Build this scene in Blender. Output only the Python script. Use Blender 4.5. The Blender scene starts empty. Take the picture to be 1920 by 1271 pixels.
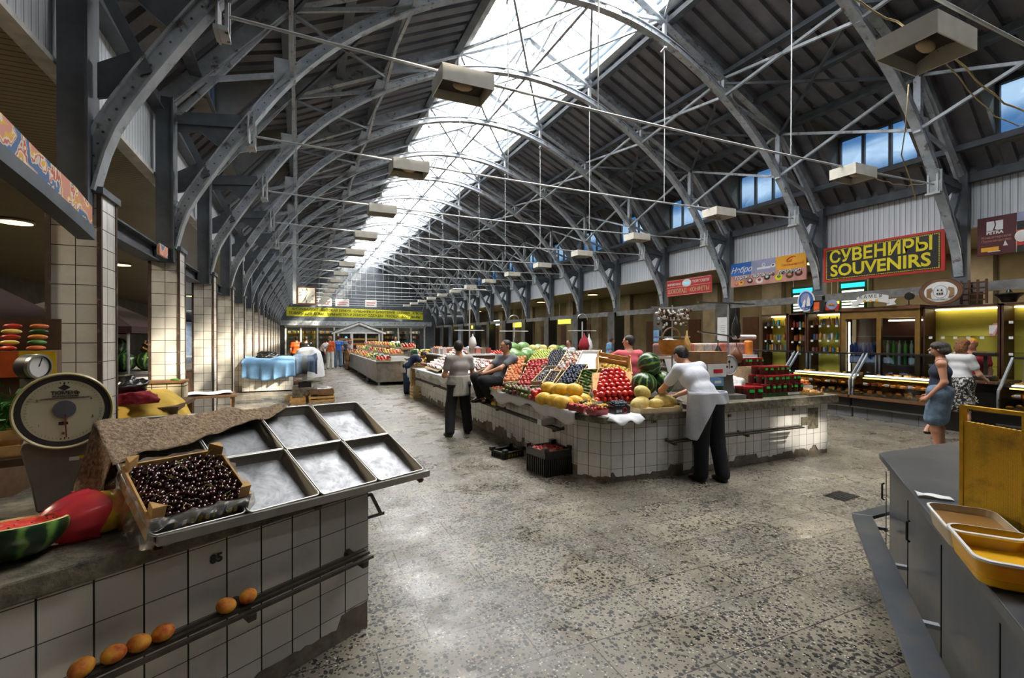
import bpy, bmesh, math, random
import numpy as np
from mathutils import Vector, Matrix, Euler
random.seed(7)
sc = bpy.context.scene
COL = sc.collection
# ---------------------------------------------------------------- camera
EYE = 1.70
cam_d = bpy.data.cameras.new('camera'); cam = bpy.data.objects.new('camera', cam_d); COL.objects.link(cam)
cam_d.sensor_width = 36.0; cam_d.lens = 891.0 / 1920.0 * 36.0; cam_d.clip_start = 0.05; cam_d.clip_end = 300
cam.location = (0, 0, EYE)
cam.rotation_euler = (math.pi / 2 - 0.004, 0, -0.42)
sc.camera = cam
sc.view_settings.view_transform = 'Standard'; sc.view_settings.look = 'None'
sc.view_settings.gamma = 1.0; sc.view_settings.use_curve_mapping = False
sc.view_settings.exposure = 0.5
sc.cycles.max_bounces = 8; sc.cycles.diffuse_bounces = 4; sc.cycles.glossy_bounces = 3
sc.cycles.transmission_bounces = 6; sc.cycles.transparent_max_bounces = 12
sc.cycles.caustics_reflective = False; sc.cycles.caustics_refractive = False
sc.cycles.use_denoising = True
sc.cycles.sample_clamp_indirect = 6.0
# ---------------------------------------------------------------- sky
SKY = 20.0
w = bpy.data.worlds.new('sky'); sc.world = w; w.use_nodes = True
nt = w.node_tree; bg = nt.nodes['Background']
tc = nt.nodes.new('ShaderNodeTexCoord'); sp = nt.nodes.new('ShaderNodeSeparateXYZ'); cr = nt.nodes.new('ShaderNodeValToRGB')
nt.links.new(tc.outputs['Generated'], sp.inputs[0]); nt.links.new(sp.outputs['Z'], cr.inputs[0]); nt.links.new(cr.outputs[0], bg.inputs['Color'])
cr.color_ramp.elements[0].position = 0.0; cr.color_ramp.elements[0].color = (0.10, 0.12, 0.14, 1)
e = cr.color_ramp.elements.new(0.02); e.color = (0.24, 0.33, 0.43, 1)
cr.color_ramp.elements[-1].position = 0.6; cr.color_ramp.elements[-1].color = (0.98, 0.98, 1.0, 1)
bg.inputs['Strength'].default_value = SKY
S = 2.93
def T(n): return 5.19 + S * n
NT = 15
YEND = T(15)
XC = 5.4
def portal(name, loc, nrm, sx, sy):
    d = bpy.data.lights.new(name, 'AREA'); d.shape = 'RECTANGLE'; d.size = sx; d.size_y = sy
    d.cycles.is_portal = True
    o = bpy.data.objects.new(name, d); COL.objects.link(o); o.location = loc
    z = -Vector(nrm).normalized(); y = Vector((0, 1, 0)); x = y.cross(z).normalized(); y = z.cross(x)
    o.rotation_euler = Matrix((x, y, z)).transposed().to_euler()
portal('sky_portal', (XC - .93, 25.1, 10.2), (0.44, 0, -.9), 2.1, 48)
portal('sky_portal', (XC + .93, 25.1, 10.2), (-0.44, 0, -.9), 2.1, 48)
sun_d = bpy.data.lights.new('sun', 'SUN'); sun_d.energy = 30.0; sun_d.angle = 0.03; sun_d.color = (1.0, 0.9, 0.74)
sun = bpy.data.objects.new('sun', sun_d); COL.objects.link(sun)
sun.rotation_euler = Vector((0.60, -0.52, 0.74)).to_track_quat('Z', 'Y').to_euler()

# ---------------------------------------------------------------- helpers
def tag(o, label=None, cat=None, group=None, kind=None):
    if label: o['label'] = label
    if cat: o['category'] = cat
    if group: o['group'] = group
    if kind: o['kind'] = kind
    return o
def thing(name, label, cat, loc=(0, 0, 0), rz=0.0, group=None, rot=None):
    o = bpy.data.objects.new(name, None); COL.objects.link(o); o.empty_display_size = 0.1
    o.location = loc; o.rotation_euler = rot if rot is not None else (0, 0, rz)
    return tag(o, label, cat, group)
def copy_tree(o, parent=None):
    c = o.copy(); COL.objects.link(c)
    if parent is not None: c.parent = parent
    for ch in list(o.children): copy_tree(ch, c)
    return c
def dup(o, loc, rot=None, label=None, group=None, scale=None):
    c = copy_tree(o); c.location = loc
    if rot is not None: c.rotation_euler = rot
    if label: c['label'] = label
    if group: c['group'] = group
    if scale is not None: c.scale = (scale,) * 3 if isinstance(scale, (int, float)) else scale
    return c
class MB:
    def __init__(s): s.v = []; s.f = []; s.m = []; s.uv = None
    def add(s, vs, fs, mi=0, M=None):
        b = len(s.v)
        if M is not None: vs = [M @ Vector(p) for p in vs]
        s.v += [tuple(p) for p in vs]; s.f += [tuple(i + b for i in f) for f in fs]; s.m += [mi] * len(fs); return s
    def box(s, c, d, mi=0, M=None, rz=0):
        x, y, z = d[0] / 2, d[1] / 2, d[2] / 2
        vs = [(i * x, j * y, k * z) for i in (-1, 1) for j in (-1, 1) for k in (-1, 1)]
        if rz: cc, ss = math.cos(rz), math.sin(rz); vs = [(a * cc - b * ss, a * ss + b * cc, e) for a, b, e in vs]
        vs = [(a + c[0], b + c[1], e + c[2]) for a, b, e in vs]
        return s.add(vs, [(0, 1, 3, 2), (4, 6, 7, 5), (0, 4, 5, 1), (2, 3, 7, 6), (0, 2, 6, 4), (1, 5, 7, 3)], mi, M)
    def bb(s, a, b, mi=0, M=None):
        return s.box([(a[i] + b[i]) / 2 for i in range(3)], [abs(a[i] - b[i]) for i in range(3)], mi, M)
    def beam(s, p, q, wd=.06, ht=None, mi=0, up=(0, 0, 1)):
        p, q = Vector(p), Vector(q); ht = wd if ht is None else ht
        d = (q - p); L = d.length
        if L < 1e-6: return s
        d /= L; u = Vector(up)
        if abs(d.dot(u)) > .98: u = Vector((0, 1, 0))
        x = d.cross(u).normalized(); z = x.cross(d)
        vs = []
        for a in (p, q):
            for i, k in ((-1, -1), (1, -1), (1, 1), (-1, 1)): vs.append(a + x * (i * wd / 2) + z * (k * ht / 2))
        return s.add(vs, [(3, 2, 1, 0), (4, 5, 6, 7), (0, 1, 5, 4), (1, 2, 6, 5), (2, 3, 7, 6), (3, 0, 4, 7)], mi)
    def tube(s, pts, r, n=8, mi=0, caps=True, closed=False):
        pts = [Vector(p) for p in pts]; N = len(pts); rr = r if isinstance(r, (list, tuple)) else [r] * N
        b = len(s.v); prev = None
        for i, p in enumerate(pts):
            if closed: d = pts[(i + 1) % N] - pts[i - 1]
            else: d = pts[min(i + 1, N - 1)] - pts[max(i - 1, 0)]
            d = d.normalized() if d.length > 1e-9 else Vector((0, 0, 1))
            if prev is None:
                u = Vector((0, 0, 1)) if abs(d.z) < .9 else Vector((1, 0, 0)); x = d.cross(u).normalized()
            else: x = (prev - d * prev.dot(d)).normalized()
            prev = x; y = d.cross(x)
            for k in range(n):
                a = 2 * math.pi * k / n; s.v.append(tuple(p + (x * math.cos(a) + y * math.sin(a)) * rr[i]))
        M = N if closed else N - 1
        for i in range(M):
            j = (i + 1) % N
            for k in range(n): s.f.append((b + i * n + k, b + i * n + (k + 1) % n, b + j * n + (k + 1) % n, b + j * n + k)); s.m.append(mi)
        if caps and not closed:
            s.f.append(tuple(b + k for k in reversed(range(n)))); s.m.append(mi)
            s.f.append(tuple(b + (N - 1) * n + k for k in range(n))); s.m.append(mi)
        return s
    def lathe(s, prof, n=24, mi=0, M=None, c=(0, 0, 0), mis=None):
        vs = []; fs = []; N = len(prof); ms = []
        for r, z in prof:
            for k in range(n): a = 2 * math.pi * k / n; vs.append((c[0] + r * math.cos(a), c[1] + r * math.sin(a), c[2] + z))
        for i in range(N - 1):
            for k in range(n): fs.append((i * n + k, i * n + (k + 1) % n, (i + 1) * n + (k + 1) % n, (i + 1) * n + k)); ms.append(mis[i] if mis else mi)
        b = len(s.m); s.add(vs, fs, mi, M); s.m[b:] = ms; return s
    def ell(s, c, r, n=12, m=8, mi=0, M=None):
        if isinstance(r, (int, float)): r = (r, r, r)
        vs = [(c[0], c[1], c[2] - r[2])]; fs = []
        for i in range(1, m):
            t = math.pi * i / m - math.pi / 2
            for k in range(n): a = 2 * math.pi * k / n; vs.append((c[0] + r[0] * math.cos(t) * math.cos(a), c[1] + r[1] * math.cos(t) * math.sin(a), c[2] + r[2] * math.sin(t)))
        vs.append((c[0], c[1], c[2] + r[2])); L = len(vs) - 1
        for k in range(n):
            fs.append((0, 1 + (k + 1) % n, 1 + k)); fs.append((L, 1 + (m - 2) * n + k, 1 + (m - 2) * n + (k + 1) % n))
        for i in range(m - 2):
            for k in range(n): fs.append((1 + i * n + k, 1 + i * n + (k + 1) % n, 1 + (i + 1) * n + (k + 1) % n, 1 + (i + 1) * n + k))
        return s.add(vs, fs, mi, M)
    def quad(s, a, b, c, d, mi=0): return s.add([a, b, c, d], [(0, 1, 2, 3)], mi)
    def poly(s, pts, mi=0): return s.add(pts, [tuple(range(len(pts)))], mi)
    def prism(s, pts, ext, mi=0, M=None):
        n = len(pts); e = Vector(ext); vs = [Vector(p) for p in pts] + [Vector(p) + e for p in pts]
        return s.add(vs, [tuple(reversed(range(n))), tuple(range(n, 2 * n))] + [(i, (i + 1) % n, n + (i + 1) % n, n + i) for i in range(n)], mi, M)
    def grid(s, fn, nu, nv, mi=0, thick=0):
        b = len(s.v)
        for i in range(nu + 1):
            for j in range(nv + 1): s.v.append(tuple(fn(i / nu, j / nv)))
        for i in range(nu):
            for j in range(nv): s.f.append((b + i * (nv + 1) + j, b + (i + 1) * (nv + 1) + j, b + (i + 1) * (nv + 1) + j + 1, b + i * (nv + 1) + j + 1)); s.m.append(mi)
        return s
    def build(s, name, mats, parent=None, smooth=False, loc=None, rot=None, solid=0, bevel=0, sub=0):
        me = bpy.data.meshes.new(name); me.from_pydata(s.v, [], s.f)
        if not isinstance(mats, (list, tuple)): mats = [mats]
        for m in mats: me.materials.append(MAT(m))
        me.polygons.foreach_set('material_index', s.m)
        if smooth is True: me.polygons.foreach_set('use_smooth', [True] * len(s.f))
        autouv(me)
        me.update()
        if smooth == 'auto':
            me.polygons.foreach_set('use_smooth', [True] * len(s.f)); me.set_sharp_from_angle(angle=math.radians(38))
        o = bpy.data.objects.new(name, me); COL.objects.link(o)
        if parent is not None: o.parent = parent
        if loc is not None: o.location = loc
        if rot is not None: o.rotation_euler = rot
        if solid: md = o.modifiers.new('t', 'SOLIDIFY'); md.thickness = solid; md.offset = 0
        if bevel: md = o.modifiers.new('b', 'BEVEL'); md.width = bevel; md.segments = 2; md.limit_method = 'ANGLE'
        if sub: md = o.modifiers.new('s', 'SUBSURF'); md.levels = sub; md.render_levels = sub
        return o
def autouv(me):
    nv = len(me.vertices)
    if nv == 0 or len(me.polygons) == 0: return
    co = np.empty(nv * 3); me.vertices.foreach_get('co', co); co = co.reshape(-1, 3)
    nl = len(me.loops); li = np.empty(nl, int); me.loops.foreach_get('vertex_index', li)
    nr = np.empty(len(me.polygons) * 3); me.polygons.foreach_get('normal', nr); nr = nr.reshape(-1, 3)
    tot = np.empty(len(me.polygons), int); me.polygons.foreach_get('loop_total', tot)
    N = np.repeat(nr, tot, axis=0); P = co[li]
    flat = np.abs(N[:, 2]) > .9
    tx, ty = -N[:, 1], N[:, 0]; ln = np.maximum(np.hypot(tx, ty), 1e-6); tx = tx / ln; ty = ty / ln
    sg = np.where((tx + ty * .5) < 0, -1, 1)
    u = np.where(flat, P[:, 0], (P[:, 0] * tx + P[:, 1] * ty) * sg); v = np.where(flat, P[:, 1], P[:, 2])
    uv = me.uv_layers.new(name='uv'); arr = np.stack([u, v], 1).ravel()
    uv.data.foreach_set('uv', arr)
# ---- implicit surfaces (bodies): smooth union of round cones and ellipsoids, meshed by surface nets
def sdf_mesh(prims, h, k=0.02):
    lo = np.array([1e9] * 3); hi = -lo
    for p in prims:
        if p[0] == 'c': _, a, b, ra, rb = p[:5]; pts = [(a, ra), (b, rb)]
        else: pts = [(p[1], max(p[2]))]
        for q, r in pts: lo = np.minimum(lo, np.array(q) - r); hi = np.maximum(hi, np.array(q) + r)
    lo -= 3 * h + k; hi += 3 * h + k
    n = np.ceil((hi - lo) / h).astype(int) + 1
    F = np.full(n, 1.0, np.float32)
    ax = [lo[i] + h * np.arange(n[i]) for i in range(3)]
    for p in prims:
        kk = k
        if p[0] == 'c':
            a, b, ra, rb = np.array(p[1], float), np.array(p[2], float), p[3], p[4]
            if len(p) > 5: kk = p[5]
            l2 = np.minimum(a - ra, b - rb) - kk * 1.5 - 2 * h; h2 = np.maximum(a + ra, b + rb) + kk * 1.5 + 2 * h
        else:
            c, r = np.array(p[1], float), np.array(p[2], float); R = np.array(p[3]) if len(p) > 3 and p[3] is not None else None
            if len(p) > 4: kk = p[4]
            m = max(r); l2 = c - m - kk * 1.5 - 2 * h; h2 = c + m + kk * 1.5 + 2 * h
        i0 = np.clip(np.floor((l2 - lo) / h).astype(int), 0, n); i1 = np.clip(np.ceil((h2 - lo) / h).astype(int) + 1, 0, n)
        X, Y, Z = np.meshgrid(ax[0][i0[0]:i1[0]], ax[1][i0[1]:i1[1]], ax[2][i0[2]:i1[2]], indexing='ij')
        if X.size == 0: continue
        if p[0] == 'c':
            ab = b - a; L = max(ab @ ab, 1e-9)
            t = np.clip(((X - a[0]) * ab[0] + (Y - a[1]) * ab[1] + (Z - a[2]) * ab[2]) / L, 0, 1)
            d = np.sqrt((X - a[0] - t * ab[0]) ** 2 + (Y - a[1] - t * ab[1]) ** 2 + (Z - a[2] - t * ab[2]) ** 2) - (ra + (rb - ra) * t)
        else:
            q = np.stack([X - c[0], Y - c[1], Z - c[2]], -1)
            if R is not None: q = q @ R
            k0 = np.sqrt(((q / r) ** 2).sum(-1)); k1 = np.sqrt(((q / r ** 2) ** 2).sum(-1)) + 1e-9
            d = k0 * (k0 - 1) / k1
        sl = (slice(i0[0], i1[0]), slice(i0[1], i1[1]), slice(i0[2], i1[2]))
        f = F[sl]; hh = np.clip(.5 + .5 * (f - d) / kk, 0, 1)
        F[sl] = f + (d - f) * hh - kk * hh * (1 - hh)
    ins = F < 0
    cnt = np.zeros(np.array(F.shape) - 1, int); acc = np.zeros(cnt.shape + (3,), np.float32)
    cs = [(i, j, l) for i in (0, 1) for j in (0, 1) for l in (0, 1)]
    def cut(c): return tuple(slice(c[i], F.shape[i] - 1 + c[i]) for i in range(3))
    for c in cs:
        for a in range(3):
            if c[a] == 0:
                d = list(c); d[a] = 1; f0 = F[cut(c)]; f1 = F[cut(d)]
                m = (f0 < 0) != (f1 < 0); t = np.where(m, f0 / np.where(m, f0 - f1, 1), 0)
                cnt += m
                for b in range(3): acc[..., b] += m * (t if b == a else c[b])
    act = cnt > 0; idx = -np.ones(cnt.shape, int); idx[act] = np.arange(act.sum())
    ijk = np.argwhere(act); V = lo + h * (ijk + acc[act] / cnt[act][:, None])
    faces = []
    for a in range(3):
        b, c = (a + 1) % 3, (a + 2) % 3
        s0 = [slice(None)] * 3; s1 = [slice(None)] * 3; s0[a] = slice(0, -1); s1[a] = slice(1, None)
        m = ins[tuple(s0)] != ins[tuple(s1)]
        e = np.argwhere(m); e = e[(e[:, b] > 0) & (e[:, c] > 0) & (e[:, b] < F.shape[b] - 1) & (e[:, c] < F.shape[c] - 1)]
        flip = ins[tuple(e.T)]
        def g(db, dc):
            q = e.copy(); q[:, b] -= db; q[:, c] -= dc; return idx[tuple(q.T)]
        q = np.stack([g(1, 1), g(0, 1), g(0, 0), g(1, 0)], 1); q[~flip] = q[~flip][:, ::-1]
        faces.append(q)
    return V, np.concatenate(faces)
def sdf_obj(name, prims, h, mat, parent=None, k=0.02, **kw):
    V, Fc = sdf_mesh(prims, h, k)
    mb = MB(); mb.v = [tuple(v) for v in V.tolist()]; mb.f = [tuple(f) for f in Fc.tolist()]; mb.m = [0] * len(mb.f)
    return mb.build(name, mat, parent, smooth=True, **kw)
# ---------------------------------------------------------------- materials
_M = {}; _DEF = {}
def MAT(n):
    if not isinstance(n, str): return n
    if n not in _M: _M[n] = _DEF[n](n)
    return _M[n]
def base(n):
    m = bpy.data.materials.new(n); m.use_nodes = True; return m, m.node_tree, m.node_tree.nodes['Principled BSDF']
def lin(c):
    c = c.lstrip('#'); r = [int(c[i:i + 2], 16) / 255 for i in (0, 2, 4)]
    return tuple((x / 12.92 if x <= .04045 else ((x + .055) / 1.055) ** 2.4) for x in r) + (1,)
def C(c): return lin(c) if isinstance(c, str) else tuple(c) + (1,)
def ND(nt, t, **kw):
    n = nt.nodes.new('ShaderNode' + t)
    for k, v in kw.items():
        if k.startswith('_'): setattr(n, k[1:], v)
        else:
            n.inputs[int(k[1:]) if k[0] == 'i' and k[1:].isdigit() else k.replace('__', ' ')].default_value = v
    return n
def ramp(nt, fac, stops):
    r = nt.nodes.new('ShaderNodeValToRGB'); cr = r.color_ramp
    while len(cr.elements) < len(stops): cr.elements.new(.5)
    for e, (p, c) in zip(cr.elements, stops): e.position = p; e.color = C(c)
    nt.links.new(fac, r.inputs[0]); return r.outputs[0]
def mixc(nt, fac, a, b):
    m = nt.nodes.new('ShaderNodeMix'); m.data_type = 'RGBA'
    for i, x in ((0, fac), (6, a), (7, b)):
        if hasattr(x, 'is_output') or isinstance(x, bpy.types.NodeSocket): nt.links.new(x, m.inputs[i])
        else: m.inputs[i].default_value = x if i == 0 else C(x)
    return m.outputs[2]
def noise(nt, sc_=5, det=3, rough=.5, vec=None, dist=0):
    n = ND(nt, 'TexNoise', Scale=sc_, Detail=det, Roughness=rough, Distortion=dist)
    if vec is None: vec = ND(nt, 'TexCoord').outputs['Object']
    nt.links.new(vec, n.inputs['Vector']); return n.outputs['Fac']
def bump(nt, h, st=.3, dist=.01):
    b = ND(nt, 'Bump', Strength=st, Distance=dist); nt.links.new(h, b.inputs['Height'])
    nt.links.new(b.outputs[0], nt.nodes['Principled BSDF'].inputs['Normal'])
def dm(name, col, rough=.6, metal=0.0, var=.12, vs=6, bmp=0, col2=None, spec=None, emis=None, es=0, alpha=None, trans=0, coat=0, wear=None, wears=9, subs=0):
    def f(n):
        m, nt, b = base(n)
        nz = noise(nt, vs, 4, .6)
        c = C(col); c2 = C(col2) if col2 else tuple(x * (1 - var * 2) for x in c[:3]) + (1,)
        c1 = c if col2 else tuple(min(1, x * (1 + var)) for x in c[:3]) + (1,)
        out = ramp(nt, nz, [(.35, c2[:3]), (.65, c1[:3])])
        if wear:
            w_ = ramp(nt, noise(nt, wears, 6, .7), [(.56, (0, 0, 0)), (.64, (1, 1, 1))]); out = mixc(nt, w_, out, wear)
        nt.links.new(out, b.inputs['Base Color'])
        b.inputs['Roughness'].default_value = rough; b.inputs['Metallic'].default_value = metal
        if spec is not None: b.inputs['Specular IOR Level'].default_value = spec
        if emis: b.inputs['Emission Color'].default_value = C(emis); b.inputs['Emission Strength'].default_value = es
        if alpha is not None: b.inputs['Alpha'].default_value = alpha
        if trans: b.inputs['Transmission Weight'].default_value = trans
        if coat: b.inputs['Coat Weight'].default_value = coat; b.inputs['Coat Roughness'].default_value = .1
        if subs: b.inputs['Subsurface Weight'].default_value = subs; b.inputs['Subsurface Scale'].default_value = .01
        if bmp: bump(nt, nz, bmp, .02)
        return m
    _DEF[name] = f
def defm(name):
    def d(f): _DEF[name] = f; return f
    return d
def UVn(nt): return ND(nt, 'TexCoord').outputs['UV']
def tile_mat(name, c1, c2, grout, size=.15, mortar=.006, rough=.25, dirt=.35, bright=1, offs=(0, 0), vj=None):
    def f(n):
        m, nt, b = base(n)
        mp = ND(nt, 'Mapping'); mp.inputs['Location'].default_value = (offs[0], offs[1], 0); nt.links.new(UVn(nt), mp.inputs['Vector'])
        br = ND(nt, 'TexBrick', Scale=1.0, Bias=0.0); br.offset = 0; br.squash = 1
        br.inputs['Brick Width'].default_value = size; br.inputs['Row Height'].default_value = size; br.inputs['Mortar Size'].default_value = mortar
        br.inputs['Mortar Smooth'].default_value = .1
        br.inputs['Color1'].default_value = C(c1); br.inputs['Color2'].default_value = C(c2); br.inputs['Mortar'].default_value = C(grout)
        nt.links.new(mp.outputs[0], br.inputs['Vector'])
        d = ramp(nt, noise(nt, 2.2, 6, .7), [(.5, (0, 0, 0)), (.75, (dirt,) * 3)])
        bc = br.outputs['Color']
        if vj:
            sp = ND(nt, 'SeparateXYZ'); nt.links.new(mp.outputs[0], sp.inputs[0]); dv = ND(nt, 'Math', _operation='DIVIDE'); dv.inputs[1].default_value = size; nt.links.new(sp.outputs['X'], dv.inputs[0])
            fr = ND(nt, 'Math', _operation='FRACT'); nt.links.new(dv.outputs[0], fr.inputs[0]); w_ = vj / size / 2
            rm = ramp(nt, fr.outputs[0], [(0, (1, 1, 1)), (w_, (0, 0, 0)), (1 - w_, (1, 1, 1))]); rm.node.color_ramp.interpolation = 'CONSTANT'; bc = mixc(nt, rm, bc, '#14110f')
        col = mixc(nt, d, bc, '#5d584e')
        nt.links.new(col, b.inputs['Base Color'])
        rr = ND(nt, 'MapRange'); rr.inputs['To Min'].default_value = rough; rr.inputs['To Max'].default_value = .9
        nt.links.new(br.outputs['Fac'], rr.inputs[0]); nt.links.new(rr.outputs[0], b.inputs['Roughness'])
        iv = ND(nt, 'Math', _operation='SUBTRACT'); iv.inputs[0].default_value = 1; nt.links.new(br.outputs['Fac'], iv.inputs[1])
        bump(nt, iv.outputs[0], .5, .004)
        return m
    _DEF[name] = f
def text_obj(name, body, size, mat, parent=None, loc=(0, 0, 0), rot=(math.pi / 2, 0, 0), ext=.002, bold=0, shear=0, sx=1, align='CENTER', space=1.0, fit=None):
    cu = bpy.data.curves.new(name, 'FONT'); cu.body = body; cu.size = size; cu.extrude = ext; cu.offset = bold; cu.shear = shear
    cu.align_x = align; cu.align_y = 'CENTER'; cu.space_character = space; cu.resolution_u = 3
    tmp = bpy.data.objects.new('tmp', cu); me = bpy.data.meshes.new_from_object(tmp); bpy.data.objects.remove(tmp); bpy.data.curves.remove(cu)
    me.materials.clear(); me.materials.append(MAT(mat)); o = bpy.data.objects.new(name, me); COL.objects.link(o)
    if parent is not None: o.parent = parent
    if fit: xs = [v.co.x for v in me.vertices]; sx = fit / max(1e-4, max(xs) - min(xs))
    o.location = loc; o.rotation_euler = rot; o.scale = (sx, 1, 1); return o
ORD = ['first', 'second', 'third', 'fourth', 'fifth', 'sixth', 'seventh', 'eighth', 'ninth', 'tenth', 'eleventh', 'twelfth', 'thirteenth', 'fourteenth', 'fifteenth', 'sixteenth']
# ---------------------------------------------------------------- structure materials
dm('steel_grey', '#a6adb4', .38, .1, .15, 3, wear='#6a625c', wears=5)
dm('steel_dark', '#50565d', .55, .1, .15, 3)
dm('steel_light', '#b0b5b6', .5, .1, .12, 3)
dm('dark_hollow', '#15130f', .9)
dm('stainless', '#8c8b88', .28, .9, .12, 3)
dm('stainless_dull', '#8a8a88', .45, .7, .15, 5)
dm('black_gloss', '#141516', .25)
dm('cream_wall', '#857d6c', .8, vs=2)
dm('tan_wall', '#6e654e', .85, vs=1.5, var=.1)
dm('grey_wall', '#77736b', .85, vs=1.5)
dm('white_paint', '#d8d8d4', .5)
dm('curb_blue', '#8fa3b8', .6, vs=2, var=.1)
dm('lamp_white', '#ffffff', .5, emis='#fff4d8', es=9)
dm('lamp_cool', '#ffffff', .5, emis='#eef6ff', es=5)
dm('lamp_warm', '#ffffff', .5, emis='#ffcf7a', es=6)
@defm('terrazzo')
def _(n):
    m, nt, b = base(n); P = ND(nt, 'TexCoord').outputs['Object']
    # slab joints: slabs run across the hall
    mp = ND(nt, 'Mapping'); mp.inputs['Location'].default_value = (.13, .17, 0); nt.links.new(P, mp.inputs['Vector'])
    br = ND(nt, 'TexBrick', Scale=1.0); br.offset = .37; br.inputs['Brick Width'].default_value = .8; br.inputs['Row Height'].default_value = .4
    br.inputs['Mortar Size'].default_value = .004; br.inputs['Color1'].default_value = (0, 0, 0, 1); br.inputs['Color2'].default_value = (1, 1, 1, 1); br.inputs['Mortar'].default_value = (.5, .5, .5, 1)
    nt.links.new(mp.outputs[0], br.inputs['Vector'])
    def vor(sc_, rnd=1):
        v = ND(nt, 'TexVoronoi', Scale=sc_, Randomness=rnd); nt.links.new(P, v.inputs['Vector']); return v
    v1 = vor(36); v2 = vor(72)
    h1 = ND(nt, 'SeparateColor'); nt.links.new(v1.outputs['Color'], h1.inputs[0]); h2 = ND(nt, 'SeparateColor'); nt.links.new(v2.outputs['Color'], h2.inputs[0])
    # dark and pale chips
    def chip(v, hsh, thr, rad):
        a = ND(nt, 'Math', _operation='LESS_THAN'); nt.links.new(v.outputs['Distance'], a.inputs[0]); a.inputs[1].default_value = rad
        c = ND(nt, 'Math', _operation='LESS_THAN'); nt.links.new(hsh, c.inputs[0])
        if isinstance(thr, float): c.inputs[1].default_value = thr
        else: nt.links.new(thr, c.inputs[1])
        d = ND(nt, 'Math', _operation='MULTIPLY'); nt.links.new(a.outputs[0], d.inputs[0]); nt.links.new(c.outputs[0], d.inputs[1]); return d.outputs[0]
    big = noise(nt, .9, 3, .6, P)
    dens = ND(nt, 'MapRange'); nt.links.new(big, dens.inputs[0]); dens.inputs['From Min'].default_value = .4; dens.inputs['From Max'].default_value = .6; dens.inputs['To Min'].default_value = .25; dens.inputs['To Max'].default_value = .85
    basec = mixc(nt, br.outputs['Color'], '#8b8474', '#777165')
    basec = mixc(nt, ramp(nt, noise(nt, 1.4, 5, .7, P), [(.42, (0, 0, 0)), (.66, (.6,) * 3)]), basec, '#45433d')
    dk = chip(v1, h1.outputs[0], dens.outputs[0], .46)
    col = mixc(nt, dk, basec, mixc(nt, h1.outputs[1], '#17191c', '#3a3a36'))
    pl = chip(v2, h2.outputs[0], .30, .42)
    col = mixc(nt, pl, col, mixc(nt, h2.outputs[1], '#b9b2a2', '#5d5347'))
    dk2 = chip(v2, h2.outputs[2], .16, .42)
    col = mixc(nt, dk2, col, '#222426')
    jm = ND(nt, 'Math', _operation='MULTIPLY'); nt.links.new(br.outputs['Fac'], jm.inputs[0]); jm.inputs[1].default_value = .85
    col = mixc(nt, jm.outputs[0], col, '#1c1a17')
    nt.links.new(col, b.inputs['Base Color'])
    rr = ND(nt, 'MapRange'); nt.links.new(noise(nt, 2.3, 5, .65, P), rr.inputs[0]); rr.inputs['From Min'].default_value = .35; rr.inputs['From Max'].default_value = .65
    rr.inputs['To Min'].default_value = .18; rr.inputs['To Max'].default_value = .5; nt.links.new(rr.outputs[0], b.inputs['Roughness'])
    bump(nt, noise(nt, 14, 5, .7, P), .18, .006)
    return m
@defm('roof_sheet')
def _(n):
    m, nt, b = base(n)
    c = ramp(nt, noise(nt, 1.3, 5, .65), [(.35, '#55575e'), (.65, '#74757c')]); c = mixc(nt, ramp(nt, noise(nt, .5, 2), [(.5, (0, 0, 0)), (.7, (.5,) * 3)]), c, '#5b4e4f')
    nt.links.new(c, b.inputs['Base Color']); b.inputs['Roughness'].default_value = .6; return m
@defm('plank_ceiling')
def _(n):
    m, nt, b = base(n)
    sp = ND(nt, 'SeparateXYZ'); nt.links.new(ND(nt, 'TexCoord').outputs['Object'], sp.inputs[0])
    a = ND(nt, 'Math', _operation='MULTIPLY'); a.inputs[1].default_value = 1 / .095; nt.links.new(sp.outputs['Y'], a.inputs[0])
    fr = ND(nt, 'Math', _operation='FRACT'); nt.links.new(a.outputs[0], fr.inputs[0])
    g = ramp(nt, fr.outputs[0], [(.0, (1, 1, 1)), (.1, (1, 1, 1)), (.16, (0, 0, 0)), (1, (0, 0, 0))])
    c = ramp(nt, noise(nt, 1.0, 4), [(.3, '#8a7f64'), (.7, '#9c9072')])
    c = mixc(nt, g, c, '#2d261a'); nt.links.new(c, b.inputs['Base Color']); b.inputs['Roughness'].default_value = .4
    iv = ND(nt, 'Math', _operation='SUBTRACT'); iv.inputs[0].default_value = 1; nt.links.new(g, iv.inputs[1]); bump(nt, iv.outputs[0], .6, .01); return m
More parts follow.
